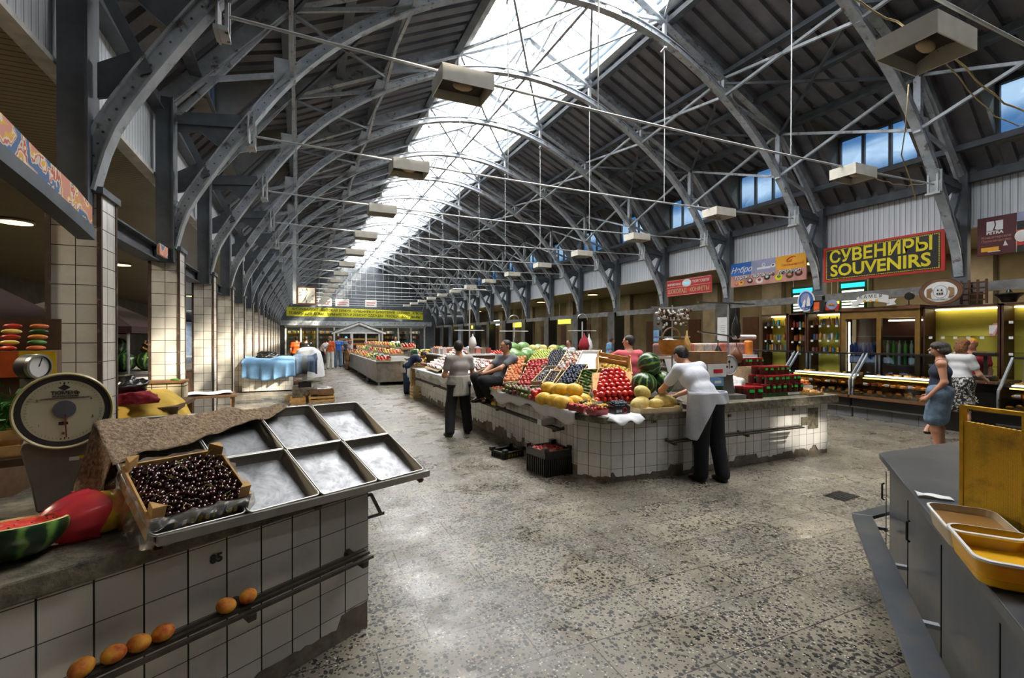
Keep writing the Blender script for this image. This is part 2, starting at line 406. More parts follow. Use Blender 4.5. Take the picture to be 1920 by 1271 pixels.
@defm('white_corrugated')
def _(n):
    m, nt, b = base(n)
    sp = ND(nt, 'SeparateXYZ'); nt.links.new(UVn(nt), sp.inputs[0])
    a = ND(nt, 'Math', _operation='MULTIPLY'); a.inputs[1].default_value = 1 / .11; nt.links.new(sp.outputs['X'], a.inputs[0])
    fr = ND(nt, 'Math', _operation='FRACT'); nt.links.new(a.outputs[0], fr.inputs[0])
    g = ramp(nt, fr.outputs[0], [(.0, (1, 1, 1)), (.12, (1, 1, 1)), (.2, (0, 0, 0)), (.6, (0, 0, 0)), (.75, (.35,) * 3), (.9, (0, 0, 0))])
    st = ND(nt, 'Mapping'); st.inputs['Scale'].default_value = (9, .6, 1); nt.links.new(UVn(nt), st.inputs['Vector'])
    c = mixc(nt, ramp(nt, noise(nt, 1.0, 5, .7, st.outputs[0]), [(.45, (0, 0, 0)), (.75, (.5,) * 3)]), '#dde3ea', '#a5a8a8')
    c = mixc(nt, g, c, '#8f979f'); nt.links.new(c, b.inputs['Base Color']); b.inputs['Roughness'].default_value = .45
    iv = ND(nt, 'Math', _operation='SUBTRACT'); iv.inputs[0].default_value = 1; nt.links.new(g, iv.inputs[1]); bump(nt, iv.outputs[0], .5, .01); return m
@defm('skylight_glass')
def _(n):
    m, nt, b = base(n); out = nt.nodes['Material Output']; nt.nodes.remove(b)
    t = ND(nt, 'BsdfTransparent', Color=(.93, .92, .9, 1)); d = ND(nt, 'BsdfTranslucent', Color=(.92, .9, .86, 1)); mx = ND(nt, 'MixShader'); mx.inputs[0].default_value = .45
    nt.links.new(t.outputs[0], mx.inputs[1]); nt.links.new(d.outputs[0], mx.inputs[2]); nt.links.new(mx.outputs[0], out.inputs[0]); return m
@defm('window_glass')
def _(n):
    m, nt, b = base(n); out = nt.nodes['Material Output']; nt.nodes.remove(b)
    wv = ND(nt, 'TexWave', Scale=.28, Distortion=5.0, Detail=3); wv.bands_direction = 'Z'; nt.links.new(ND(nt, 'TexCoord').outputs['Object'], wv.inputs[0])
    c = ramp(nt, wv.outputs['Fac'], [(.1, (.07, .11, .155)), (.9, (.17, .20, .225))])  # banded tint paints streaky blue and white reflections into the panes
    t = ND(nt, 'BsdfTransparent'); nt.links.new(c, t.inputs[0]); g = ND(nt, 'BsdfGlossy', Roughness=.08); mx = ND(nt, 'MixShader'); mx.inputs[0].default_value = .08
    nt.links.new(t.outputs[0], mx.inputs[1]); nt.links.new(g.outputs[0], mx.inputs[2]); nt.links.new(mx.outputs[0], out.inputs[0]); return m
@defm('clear_glass')
def _(n):
    m, nt, b = base(n); out = nt.nodes['Material Output']; nt.nodes.remove(b)
    t = ND(nt, 'BsdfTransparent', Color=(.93, .96, .95, 1)); g = ND(nt, 'BsdfGlossy', Roughness=.03); mx = ND(nt, 'MixShader')
    fr = ND(nt, 'Fresnel', IOR=1.35); nt.links.new(fr.outputs[0], mx.inputs[0])
    nt.links.new(t.outputs[0], mx.inputs[1]); nt.links.new(g.outputs[0], mx.inputs[2]); nt.links.new(mx.outputs[0], out.inputs[0]); return m
tile_mat('tile_white', '#e0ddd3', '#cbc8bf', '#3a2f28', .165, .0035, .22, .35)
tile_mat('tile_cream', '#cdbf9f', '#bfb28f', '#3a2a1c', .17, .006, .3, .35)
tile_mat('tile_grey', '#6d6e70', '#606164', '#3a3a3a', .45, .006, .4, .3)
def struct(name, mb, mats, **kw):
    o = mb.build(name, mats, **kw); o['kind'] = 'structure'; return o
# ---------------------------------------------------------------- floor, walls, ceilings
YB = -5.0
m = MB(); m.bb((-10, YB, -.12), (19, YEND + 3, 0)); struct('floor', m, 'terrazzo')
m = MB(); m.bb((-9.9, YB, 4.0), (-1.95, YEND, 4.12)); struct('ceiling_left_aisle', m, 'plank_ceiling')
m = MB(); m.bb((12.75, YB, 4.0), (18.9, YEND, 4.12)); struct('ceiling_right_aisle', m, 'plank_ceiling')
m = MB(); m.bb((-10.1, YB, 0), (-9.9, YEND, 4.1)); struct('wall_left', m, 'grey_wall')
m = MB(); m.bb((18.9, YB, 0), (19.1, YEND, 4.1)); struct('wall_right', m, 'tan_wall')
m = MB(); m.bb((-10, YB - .2, 0), (19, YB, 4.1)); m.prism([(-2.2, YB - .2, 4.0), (13, YB - .2, 4.0), (13, YB - .2, 5.1), (11.1, YB - .2, 7.1), (XC, YB - .2, 9.9), (-.3, YB - .2, 7.1), (-2.2, YB - .2, 5.1)], (0, .2, 0)); struct('wall_behind_camera', m, 'grey_wall')
m = MB(); m.prism([(-2.2, YEND, 3.1), (13, YEND, 3.1), (13, YEND, 5.1), (11.1, YEND, 7.1), (XC + 1.9, YEND, 8.85), (XC + 1.9, YEND, 9.75), (XC, YEND, 10.65), (XC - 1.9, YEND, 9.75), (XC - 1.9, YEND, 8.85), (-.3, YEND, 7.1), (-2.2, YEND, 5.1)], (0, .2, 0)); m.bb((-10, YEND + .1, 3.1), (-2.1, YEND + .3, 4.1)); m.bb((12.9, YEND + .1, 3.1), (19, YEND + .3, 4.1))
m.bb((-10, YEND + 2.8, 0), (19, YEND + 3, 3.1)); m.bb((-10, YEND, 3.0), (19, YEND + 3, 3.12)); struct('wall_far', m, 'steel_dark')
# corrugated roof: sheet pitch runs across the slope
PROF = [(0, 0), (.23, 0), (.25, .085), (.35, .085), (.366, 0)]
def corr(mb, a, b, y0, y1):
    a, b = Vector((a[0], 0, a[1])), Vector((b[0], 0, b[1])); n = Vector((-(b - a).z, 0, (b - a).x)).normalized()
    if n.z < 0: n = -n
    ys = []; y = y0; k0 = math.floor(y0 / .36625)
    k = k0
    while k * .36625 < y1:
        for dy, h in PROF[:-1]:
            yy = k * .36625 + dy
            if y0 <= yy <= y1: ys.append((yy, h))
        k += 1
    ys = [(y0, ys[0][1] if ys else 0)] + ys + [(y1, ys[-1][1] if ys else 0)]
    vs = []
    for yy, h in ys:
        for p in (a, b): q = p + n * h; vs.append((q.x, yy, q.z))
    fs = [(2 * i, 2 * i + 1, 2 * i + 3, 2 * i + 2) for i in range(len(ys) - 1)]
    mb.add(vs, fs)
    # outer skin
    mb.add([(a.x + n.x * .12, y0, a.z + n.z * .12), (b.x + n.x * .12, y0, b.z + n.z * .12), (b.x + n.x * .12, y1, b.z + n.z * .12), (a.x + n.x * .12, y1, a.z + n.z * .12)], [(0, 1, 2, 3)])
for sd, nm in ((-1, 'left'), (1, 'right')):
    X = lambda d: XC + sd * d
    mb = MB(); corr(mb, (X(1.85), 8.82), (X(5.62), 7.02), YB, YEND)
    K, EV = (X(5.62), 7.02), (X(7.25), 5.05)
    def onst(z): t = (z - EV[1]) / (K[1] - EV[1]); return (EV[0] + (K[0] - EV[0]) * t, z)
    y = YB; wins = [(T(n) + .6, T(n) + 2.32) for n in range(-2, 15)]
    for a, b in wins:
        corr(mb, K, EV, y, a); corr(mb, onst(5.5), EV, a, b); y = b
    corr(mb, K, EV, y, YEND)
    for a, b in wins:   # dormer lids
        corr(mb, K, (X(7.0), 6.62), a, b)
    struct('ceiling_roof_' + nm, mb, 'roof_sheet')
    mb = MB(); ck = MB()
    for i, (a, b) in enumerate(wins):
        zb = 5.5; xb = onst(zb)[0]
        for yy, s2 in ((a, -1), (b, 1)):
            ck.prism([(K[0], yy, K[1]), (X(7.0), yy, 6.62), (X(6.92), yy, 5.5), (xb, yy, 5.5)], (0, s2 * .03, 0))
        ck.bb((X(6.72), a, 5.42), (X(7.16), b, 5.5))
        for yy in (a - .015, b - .015): ck.prism([(K[0], yy, K[1]), (K[0] + sd * .18, yy, K[1]), (EV[0] + sd * .18, yy, EV[1]), (EV[0], yy, EV[1])], (0, .03, 0))  # strips added to stop light leaking past the dormer sides
    struct('trim_dormer_%s' % nm, ck, 'grey_wall')
    for i, (a, b) in enumerate(wins):
        fr = MB(); xw = X(6.88)
        for yy in (a + .03, a + (b - a) * .34, a + (b - a) * .67, b - .03): fr.box((xw, yy, 6.04), (.07, .06, 1.12))
        for zz in (5.53, 6.58): fr.box((xw, (a + b) / 2, zz), (.07, b - a, .07))
        fr.box((xw + sd * .05, (a + b) / 2, 6.66), (.10, b - a, .2))
        o = struct('window_%d' % (i + 1 + (20 if sd > 0 else 0)), fr, 'steel_dark')
        g = MB(); g.box((xw + sd * .01, (a + b) / 2, 6.04), (.008, b - a - .08, 1.02)); g.build('pane', 'window_glass', o)
    mb = MB(); mb.box((X(5.74), (YB + YEND) / 2, 7.16), (.3, YEND - YB, .16)); mb.box((X(7.34), (YB + YEND) / 2, 5.12), (.2, YEND - YB, .2)); struct('trim_leak_seal_' + nm, mb, 'roof_sheet')  # unseen outer boxes added to stop light leaking at knee and eave
    # valance above the aisle opening
    mb = MB(); mb.bb((X(7.28), YB, 4.0), (X(7.34), YEND, 5.0)); struct('wall_valance_' + nm, mb, 'white_corrugated')
    mb = MB(); mb.bb((X(7.24), YB, 3.95), (X(7.38), YEND, 4.0)); struct('trim_valance_' + nm, mb, 'white_paint')
    # curb of the skylight
    mb = MB(); mb.bb((X(1.86), YB, 8.74), (X(1.92), YEND, 9.74)); struct('trim_skylight_curb_' + nm, mb, 'curb_blue')
    mb = MB(); mb.bb((X(1.83), YB, 8.70), (X(1.66), YEND, 8.74)); mb.bb((X(1.79), YB, 9.08), (X(1.86), YEND, 9.14)); mb.bb((X(1.79), YB, 9.3), (X(1.86), YEND, 9.34)); struct('trim_gutter_' + nm, mb, 'steel_light')
    # purlins
    mb = MB()
    for d, z, hh in ((1.95, 8.58, .14), (3.63, 7.82, .12), (4.6, 7.36, .1), (5.60, 6.92, .16), (6.75, 5.50, .12), (7.2, 4.97, .18)):
        mb.box((X(d), (YB + YEND) / 2, z), (.08, YEND - YB, hh)); mb.box((X(d), (YB + YEND) / 2, z - hh / 2), (.16, YEND - YB, .015))
    struct('trim_purlins_' + nm, mb, 'steel_dark')
# skylight
mb = MB(); bars = MB(); SKY0 = 1.0; so = MB()
for sd in (-1, 1):
    mb.quad((XC, SKY0, 10.6), (XC + sd * 1.9, SKY0, 9.72), (XC + sd * 1.9, YEND, 9.72), (XC, YEND, 10.6))
    y = YB + .1
    while y < YEND:
        bars.beam((XC, y, 10.56), (XC + sd * 1.9, y, 9.68), .06, .12); y += .586
    bars.beam((XC + sd * .95, YB, 10.12), (XC + sd * .95, YEND, 10.12), .05, .06); bars.beam((XC + sd * 1.88, YB, 9.68), (XC + sd * 1.88, YEND, 9.68), .06, .08)
bars.beam((XC, YB, 10.54), (XC, YEND, 10.54), .07, .1)
for sd in (-1, 1): so.quad((XC, YB, 10.6), (XC + sd * 1.9, YB, 9.72), (XC + sd * 1.9, SKY0, 9.72), (XC, SKY0, 10.6))
struct('ceiling_sun_block', so, 'roof_sheet')  # unseen solid sheets added over the near end to keep sun off the foreground
g = struct('window_50', bars, 'steel_grey'); mb.build('pane', 'skylight_glass', g)
# ---------------------------------------------------------------- trusses
ARC = [(0, 8.37), (.9, 8.31), (1.9, 8.08), (2.9, 7.66), (3.88, 7.09), (4.78, 6.40), (5.5, 5.64), (6.02, 4.9), (6.5, 4.14), (6.85, 3.5), (7.0, 2.95)]
def cat_spline(pts, n=4):
    out = []; P = [pts[0]] + list(pts) + [pts[-1]]
    for i in range(1, len(P) - 2):
        p0, p1, p2, p3 = [np.array(q, float) for q in P[i - 1:i + 3]]
        for k in range(n):
            t = k / n; out.append(.5 * ((2 * p1) + (-p0 + p2) * t + (2 * p0 - 5 * p1 + 4 * p2 - p3) * t * t + (-p0 + 3 * p1 - 3 * p2 + p3) * t ** 3))
    out.append(np.array(pts[-1], float)); return out
ARCS = cat_spline(ARC, 3)
def arch_z(d):
    for a, b in zip(ARCS[:-1], ARCS[1:]):
        if a[0] <= d <= b[0]: return a[1] + (b[1] - a[1]) * (d - a[0]) / max(b[0] - a[0], 1e-6)
    return 3
def make_truss():
    t = thing('roof_truss', '', 'roof truss', (XC, 0, 0), group='arched steel trusses of the hall')
    web = MB(); fl = MB()
    full = [(-x, z) for x, z in reversed(ARCS[1:])] + [(x, z) for x, z in ARCS]
    N = len(full)
    def strip(mb, o0, o1, w2):
        vs = []; fs = []
        for i in range(N):
            a = np.array(full[max(i - 1, 0)]); b = np.array(full[min(i + 1, N - 1)]); d = (b - a) / np.linalg.norm(b - a); nn = np.array((-d[1], d[0]))
            p = np.array(full[i])
            for o, yy in ((o0, -w2), (o0, w2), (o1, w2), (o1, -w2)): q = p + nn * o; vs.append((q[0], yy, q[1]))
        for i in range(N - 1):
            for k in range(4): fs.append((i * 4 + k, i * 4 + (k + 1) % 4, (i + 1) * 4 + (k + 1) % 4, (i + 1) * 4 + k))
        fs += [(3, 2, 1, 0), tuple((N - 1) * 4 + k for k in range(4))]; mb.add(vs, fs)
    strip(web, .0, .135, .03); strip(fl, -.012, .012, .08); strip(fl, .125, .145, .065)
    web.add(fl.v, fl.f); arch_o = web.build('arch', 'steel_grey', t)
    # rivets as little studs along the chord
    rv = MB()
    for i in range(0, N - 1):
        for tt in (.2, .7):
            p = np.array(full[i]) * (1 - tt) + np.array(full[i + 1]) * tt
            a = np.array(full[i]); b = np.array(full[i + 1]); d = (b - a) / np.linalg.norm(b - a); p = p + np.array((-d[1], d[0])) * .07
            for yy in (-.04,): rv.ell((p[0], yy + .004, p[1]), (.011, .008, .011), 6, 4)
    o = rv.build('rivet', 'steel_dark', arch_o); o['kind'] = 'stuff'
    for sd in (-1, 1):
        x = lambda d: sd * d
        def part(name, *beams, mat='steel_grey'):
            mb = MB()
            for b in beams: mb.beam(*b)
            return mb.build(name, mat, t)
        part('rafter', ((0, 0, 9.5), (x(5.55), 0, 6.86), .09, .2), ((0, 0, 9.4), (x(5.55), 0, 6.76), .16, .02))
        part('rafter', ((x(5.55), 0, 6.86), (x(7.15), 0, 5.0), .09, .22), ((x(5.5), 0, 6.76), (x(7.08), 0, 4.95), .16, .02))
        part('column', ((x(7.12), 0, 2.75), (x(7.12), 0, 5.05), .2, .2, 0, (0, 1, 0)), ((x(7.02), 0, 2.75), (x(7.02), 0, 5.05), .02, .26, 0, (0, 1, 0)), mat='steel_dark')
        part('strut', ((x(1.86), 0, arch_z(1.86)), (x(1.86), 0, 9.7), .07, .07))
        part('strut', ((x(3.63), 0, arch_z(3.63)), (x(3.63), 0, 7.75), .08, .08))
        part('strut', ((x(5.5), 0, arch_z(5.5)), (x(5.5), 0, 6.8), .1, .12))
        part('brace', ((x(.55), 0, 8.42), (x(1.86), 0, 8.6), .06, .07))
        part('brace', ((x(1.9), 0, 8.15), (x(3.63), 0, 7.72), .05, .06))
        part('brace', ((x(3.7), 0, 7.28), (x(5.5), 0, 6.75), .05, .06))
        part('brace', ((x(5.55), 0, 5.75), (x(7.1), 0, 5.3), .05, .07), ((x(5.55), 0, 6.75), (x(7.05), 0, 4.75), .05, .06))
        # knee gusset: short strut from column to arch and the diagonal under it
        g = MB(); g.prism([(x(6.98), -.02, 4.9), (x(6.98), -.02, 4.62), (x(6.7), -.02, 4.66), (x(6.4), -.02, 4.42), (x(6.12), -.02, 4.78), (x(6.2), -.02, 5.0)], (0, .04, 0)); g.beam((x(6.98), 0, 4.78), (x(6.2), 0, 4.86), .1, .12)
        g.build('gusset', 'steel_dark', t)
        g = MB(); g.beam((x(6.9), 0, 4.62), (x(6.62), 0, 4.02), .12, .09); g.prism([(x(6.98), -.02, 3.75), (x(6.98), -.02, 4.05), (x(6.75), -.02, 4.2), (x(6.5), -.02, 4.25), (x(6.66), -.02, 3.86)], (0, .04, 0)); g.build('gusset', 'steel_dark', t)
        b = MB(); b.bb((x(6.12), -.12, 4.52), (x(6.0), .12, 4.56)); b.bb((x(6.1), -.12, 4.5), (x(6.08), .12, 5.0)); b.bb((x(6.0), -.09, 4.52), (x(6.03), -.06, 5.0)); b.bb((x(6.0), .06, 4.52), (x(6.03), .09, 5.0)); b.build('tie_bracket', 'steel_light', t)
        for pts_ in ([(x(5.25), -.05, 5.95), (x(5.75), -.05, 5.45), (x(5.75), -.05, 5.95)], [(x(3.3), -.05, 7.45), (x(3.95), -.05, 7.1), (x(3.8), -.05, 7.5)], [(x(.3), -.05, 8.4), (x(.7), -.05, 8.38), (x(.55), -.05, 8.62), (x(.35), -.05, 8.62)]): gp = MB(); gp.prism(pts_, (0, .02, 0)); gp.build('gusset', 'steel_light', arch_o)
    mb = MB(); mb.beam((0, 0, 8.45), (0, 0, 9.5), .08, .08); mb.box((0, 0, 9.42), (.3, .03, .26)); mb.box((0, 0, 8.5), (.34, .03, .2)); mb.build('king_post', 'steel_grey', t)
    mb = MB(); pts = [(-6.05 + 12.1 * i / 12, 0, 4.72 - .10 * math.sin(math.pi * i / 12)) for i in range(13)]; mb.tube(pts, .017, 6); mb.build('tie_rod', 'steel_light', t)
    mb = MB()
    for d in (1.86, -1.86): mb = MB(); mb.tube([(d, 0, 8.05), (d + .01, 0, 6.4), (d, 0, 4.66)], .009, 5); hr_ = mb.build('hanger_rod', 'steel_light', t); mb = MB(); mb.beam((d - .05, -.1, 7.95), (d + .05, .14, 8.0), .05, .03); mb.build('hanger_clip', 'steel_light', hr_)
    return t
tr0 = make_truss(); tr0.location = (XC, T(-1), 0)
tr0['label'] = 'arched steel roof truss passing closest overhead, only its tie rod and lamp in view'
for n in range(NT):
    dup(tr0, (XC, T(n), 0), label='arched riveted steel roof truss, %s from the near end, springing from the %s tiled column' % (ORD[n], ORD[n]))
def make_bracing():
    t = thing('bay_bracing', '', 'bracing', (XC, 0, 0), group='steel cross bracing between trusses')
    for sd in (-1, 1):
        for d, zt, zb in ((3.63, 7.72, arch_z(3.63) + .05), (5.5, 6.75, arch_z(5.5) + .05)):
            for a, b in (((sd * d, 0, zt), (sd * d, S, zb)), ((sd * d, 0, zb), (sd * d, S, zt))):
                mb = MB(); mb.beam(a, b, .055, .055); mb.build('cross_brace', 'steel_grey', t)
        mb = MB(); mb.beam((sd * 5.5, 0, 6.7), (sd * 3.63, S, 7.6), .05, .05); mb.beam((sd * 3.63, 0, 7.6), (sd * 5.5, S, 6.7), .05, .05); mb.build('wind_brace', 'steel_dark', t)
        mb = MB(); mb.beam((0, 0, 8.5), (sd * 1.86, S, 8.62), .05, .05); mb.beam((sd * 1.86, 0, 8.62), (0, S, 8.5), .05, .05); mb.build('wind_brace', 'steel_grey', t)
        mb = MB(); mb.beam((sd * 1.86, 0, 8.95), (sd * 1.86, S, 9.6), .04, .04); mb.build('wind_brace', 'steel_light', t)
    mb = MB(); mb.beam((0, 0, 9.45), (0, S, 9.45), .07, .1); mb.build('ridge_beam', 'steel_grey', t)
    mb = MB(); mb.beam((0, 0, 8.5), (0, S, 8.5), .07, .08); mb.build('crown_beam', 'steel_grey', t)
    for a, b in ((8.5, 9.42), (9.42, 8.5)): mb = MB(); mb.beam((0, 0, a), (0, S, b), .05, .05); mb.build('cross_brace', 'steel_grey', t)
    return t
br0 = make_bracing(); br0.location = (XC, T(-1), 0); br0['label'] = 'crossing steel braces in the roof bay directly over the camera'
for n in range(NT): dup(br0, (XC, T(n), 0), label='crossing steel braces in the roof bay beyond the %s truss' % ORD[n])
# ---------------------------------------------------------------- left tiled columns
dm('angle_iron', '#4a3a30', .7, .2, wear='#7a6250')
def make_tcol():
    t = thing('tiled_column', '', 'column', (-1.57, 0, 0), group='white tiled columns of the left arcade')
    mb = MB(); mb.bb((-.335, 0, 0), (0, .385, 2.95)); mb.build('tiled_shaft', 'tile_white', t)
    mb = MB(); mb.bb((-.02, -.012, 0), (.012, .02, 2.93)); mb.bb((-.36, -.012, 0), (-.325, .02, 2.93)); mb.bb((-.02, .365, 0), (.01, .395, 2.93)); mb.build('corner_angle', 'angle_iron', t)
    mb = MB(); mb.bb((-.37, -.03, 2.93), (.03, .42, 2.99)); mb.build('cap_plate', 'steel_dark', t)
    return t
tc0 = make_tcol(); tc0.location = (-1.57, T(0), 0)
for n in range(NT):
    o = tc0 if n == 0 else dup(tc0, (-1.57, T(n), 0))
    o['label'] = 'square column of white tiles edged with angle iron, %s from the near end of the left arcade' % ORD[n]
for n in range(NT - 1):  # steel edge beam between columns
    b = MB(); b.bb((-1.95, T(n) + .385, 2.78), (-1.86, T(n + 1), 2.96)); b.bb((-1.98, T(n) + .385, 2.76), (-1.78, T(n + 1), 2.78)); b.bb((-1.98, T(n) + .385, 2.96), (-1.78, T(n + 1), 2.98))
    tag(b.build('steel_beam', 'steel_dark'), 'dark steel beam joining the tops of the %s and %s tiled columns' % (ORD[n], ORD[n + 1]), 'beam', 'edge beams of the left arcade')
# ---------------------------------------------------------------- right pillars and rail band
def make_pillar():
    t = thing('pillar', '', 'pillar', (12.45, 0, 0), group='steel clad pillars of the right arcade')
    mb = MB(); mb.bb((-.25, -.25, 0), (.25, .25, 2.75)); mb.build('steel_cladding', ['stainless'], t)
    mb = MB(); mb.bb((-.24, -.262, 0), (.26, -.25, 2.74)); mb.build('dark_panel', 'black_gloss', t)
    mb = MB(); mb.bb((-.27, -.27, 2.75), (.27, .27, 2.78)); mb.build('cap_plate', 'stainless_dull', t)
    return t
pl0 = make_pillar(); pl0.location = (12.45, T(0), 0)
for n in range(NT):
    o = pl0 if n == 0 else dup(pl0, (12.45, T(n), 0))
    o['label'] = 'square pillar clad in brushed steel, %s from the near end of the right arcade' % ORD[n]
for n in range(-1, NT - 1):
    b = MB(); b.bb((12.27, T(n) + .27, 2.6), (12.33, T(n + 1) - .27, 2.79))
    tag(b.build('crossbar', 'stainless_dull'), 'flat grey metal band spanning the shopfront bay before the %s steel pillar' % ORD[n + 1], 'rail', 'metal bands between the right pillars')
# ---------------------------------------------------------------- object materials
dm('plaster', '#6f675a', .9, vs=7, var=.2, bmp=.4)
dm('concrete_top', '#6a6454', .75, vs=16, var=.25, bmp=.8, wear='#3a372e', wears=11)
@defm('tray_metal')
def _(n):
    m, nt, b = base(n); P = ND(nt, 'TexCoord').outputs['Object']; nz = noise(nt, 9, 6, .7, P, 1.0)
    nt.links.new(ramp(nt, nz, [(.35, '#6d6f73'), (.65, '#9a9c9f')]), b.inputs['Base Color']); b.inputs['Metallic'].default_value = .8
    r = ND(nt, 'MapRange'); nt.links.new(noise(nt, 5, 5, .7, P), r.inputs[0]); r.inputs['From Min'].default_value = .35; r.inputs['From Max'].default_value = .65; r.inputs['To Min'].default_value = .28; r.inputs['To Max'].default_value = .6; nt.links.new(r.outputs[0], b.inputs['Roughness'])
    bump(nt, noise(nt, 7, 3, .6, P), .35, .012); return m
dm('tray_rim', '#b0aea8', .3, .9, .08)
dm('tray_side', '#8a8378', .5, .5, .1)
dm('rail_metal', '#4a443c', .5, .5, .2, 12)
dm('crate_wood', '#c39a5f', .7, vs=14, var=.12)
dm('crate_pale', '#d3bd93', .7, vs=14, var=.1)
dm('wood_dark', '#5a4028', .7, vs=9, var=.15)
dm('wood_brown', '#7d5a35', .55, vs=9, var=.15)
dm('cherry', '#3a060c', .12, vs=30, var=.3, spec=.8, coat=.5)
dm('stem_green', '#8f9440', .6)
dm('cream_enamel', '#cfc593', .3, var=.04)
dm('dial_paper', '#c9c5a4', .5, var=.03)
dm('dial_ring', '#2c2c2b', .5)
dm('dial_hub', '#5f646b', .45)
dm('ink', '#1d1c1a', .6)
dm('needle_red', '#7a1f1a', .5)
dm('scale_grey', '#857d74', .5, .0, .1, 4)
dm('rind_inner', '#d7d88f', .5)
dm('melon_flesh', '#e0483a', .45, vs=18, var=.12)
dm('yellow_melon', '#e2b438', .45, vs=10, var=.1, wear='#f0cc60', wears=6)
dm('pale_melon', '#c9b36a', .55, vs=30, var=.1, bmp=.3)
dm('burlap', '#a08a70', .95, vs=60, var=.25, bmp=.8)
dm('cloth_yellow', '#d9b44a', .8, var=.06)
dm('cloth_red', '#8a1526', .85, var=.12)
dm('cloth_blue', '#6f9bc4', .85, var=.08)
dm('cloth_blue_dark', '#4d5f75', .85, var=.08)
dm('cloth_white', '#d7d9dc', .85, var=.05)
dm('cloth_navy', '#1c2a45', .85, var=.1)
dm('plastic_black', '#141414', .3, var=.2, spec=.7)
dm('plastic_white', '#dcdcda', .35, var=.05)
dm('leaf_green', '#3f7a2a', .6, vs=25, var=.3)
dm('leaf_dark', '#24501c', .6, vs=25, var=.3)
dm('awning_maroon', '#30100f', .85, vs=3, var=.15)
dm('orange_paint', '#d35a1c', .5); dm('yellow_paint', '#e3bb1c', .5); dm('red_paint', '#b8242a', .5)
dm('black_paint', '#1b1a19', .5)
dm('skin', '#b27e63', .5, vs=4, var=.05, subs=.05)
dm('skin_pale', '#d2a184', .5, vs=4, var=.05, subs=.05)
dm('hair_dark', '#1e1713', .6, vs=40, var=.4, bmp=.5)
dm('hair_brown', '#8a5a33', .65, vs=40, var=.35, bmp=.6)
dm('hair_greying', '#3d3733', .65, vs=40, var=.35, bmp=.6)
@defm('peach_skin')
def _(n):
    m, nt, b = base(n); r = ND(nt, 'ObjectInfo'); v = ND(nt, 'VectorMath', _operation='ADD'); nt.links.new(ND(nt, 'TexCoord').outputs['Object'], v.inputs[0]); nt.links.new(r.outputs['Random'], v.inputs[1])
    nt.links.new(ramp(nt, noise(nt, 18, 3, .6, v.outputs[0]), [(.35, '#dba030'), (.5, '#d2842c'), (.66, '#b04a20')]), b.inputs['Base Color']); b.inputs['Roughness'].default_value = .7; return m
def fruit_mat(name, cols, rough=.4, sc_=12, coat=0, bmp=0):
    def f(n):
        m, nt, b = base(n); r = ND(nt, 'ObjectInfo')
        a = ramp(nt, r.outputs['Random'], [(i / max(len(cols) - 1, 1), c) for i, c in enumerate(cols)])
        g = ramp(nt, noise(nt, sc_, 3), [(.3, (.72,) * 3), (.7, (1.1,) * 3)])
        mx = ND(nt, 'Mix'); mx.data_type = 'RGBA'; mx.blend_type = 'MULTIPLY'; mx.inputs[0].default_value = 1; nt.links.new(a, mx.inputs[6]); nt.links.new(g, mx.inputs[7])
        nt.links.new(mx.outputs[2], b.inputs['Base Color']); b.inputs['Roughness'].default_value = rough
        if coat: b.inputs['Coat Weight'].default_value = coat
        return m
    _DEF[name] = f
fruit_mat('tomato', ['#cc2a1c', '#dc3a26', '#b01c1c', '#d22c22'], .2, 6, .4)
fruit_mat('nectarine', ['#8d1c20', '#b8342a', '#a02428', '#c9603a'], .4, 14)
fruit_mat('peachy', ['#d9895a', '#e0a268', '#cf6a4a', '#dc9460'], .65, 16)
fruit_mat('fig', ['#3a1c24', '#5f6a2a', '#7a8434', '#4a2228', '#8a2f25'], .45, 14)
fruit_mat('plum', ['#1f2742', '#2b3656', '#1a1d33', '#3a4668'], .45, 14)
fruit_mat('dark_cherry', ['#1f0b0e', '#38110f', '#140708', '#4a3a22'], .25, 20, .3)
fruit_mat('yellow_plum', ['#d9b23a', '#e0c04c', '#c99a30', '#e6cf6a'], .4, 14)
fruit_mat('cucumber', ['#2b5a22', '#3a6d2c', '#244c1e', '#4a7d36'], .4, 30)
fruit_mat('grape_green', ['#a8b83a', '#c2cc58', '#8fa32e', '#d4d878'], .3, 14)
fruit_mat('grape_dark', ['#1c1f2e', '#262a3c', '#14151f', '#30344a'], .4, 14)
fruit_mat('apple_mix', ['#b5c24a', '#c9402a', '#d8c860', '#8fae3a', '#b8322a'], .35, 10)
fruit_mat('berry_red', ['#b8281c', '#d24428', '#9a1c18', '#c23a30'], .35, 20)
fruit_mat('orange_fruit', ['#d8742a', '#e08a34', '#c9602a'], .5, 10)
fruit_mat('packs', ['#d8d4ce', '#8a3a34', '#e4e0da', '#5a4038', '#c9b8a0', '#b03a38'], .3, 30)
fruit_mat('bottle_mix', ['#2f6a34', '#3a5a8a', '#c9c4b4', '#8a4a24', '#c08a2a', '#1f2a24', '#7a2a20', '#4a8a94'], .3, 8)
fruit_mat('pastry', ['#d99a3a', '#b8742a', '#e8c070', '#8a4a1c', '#c98a40', '#5a2c16'], .5, 20)
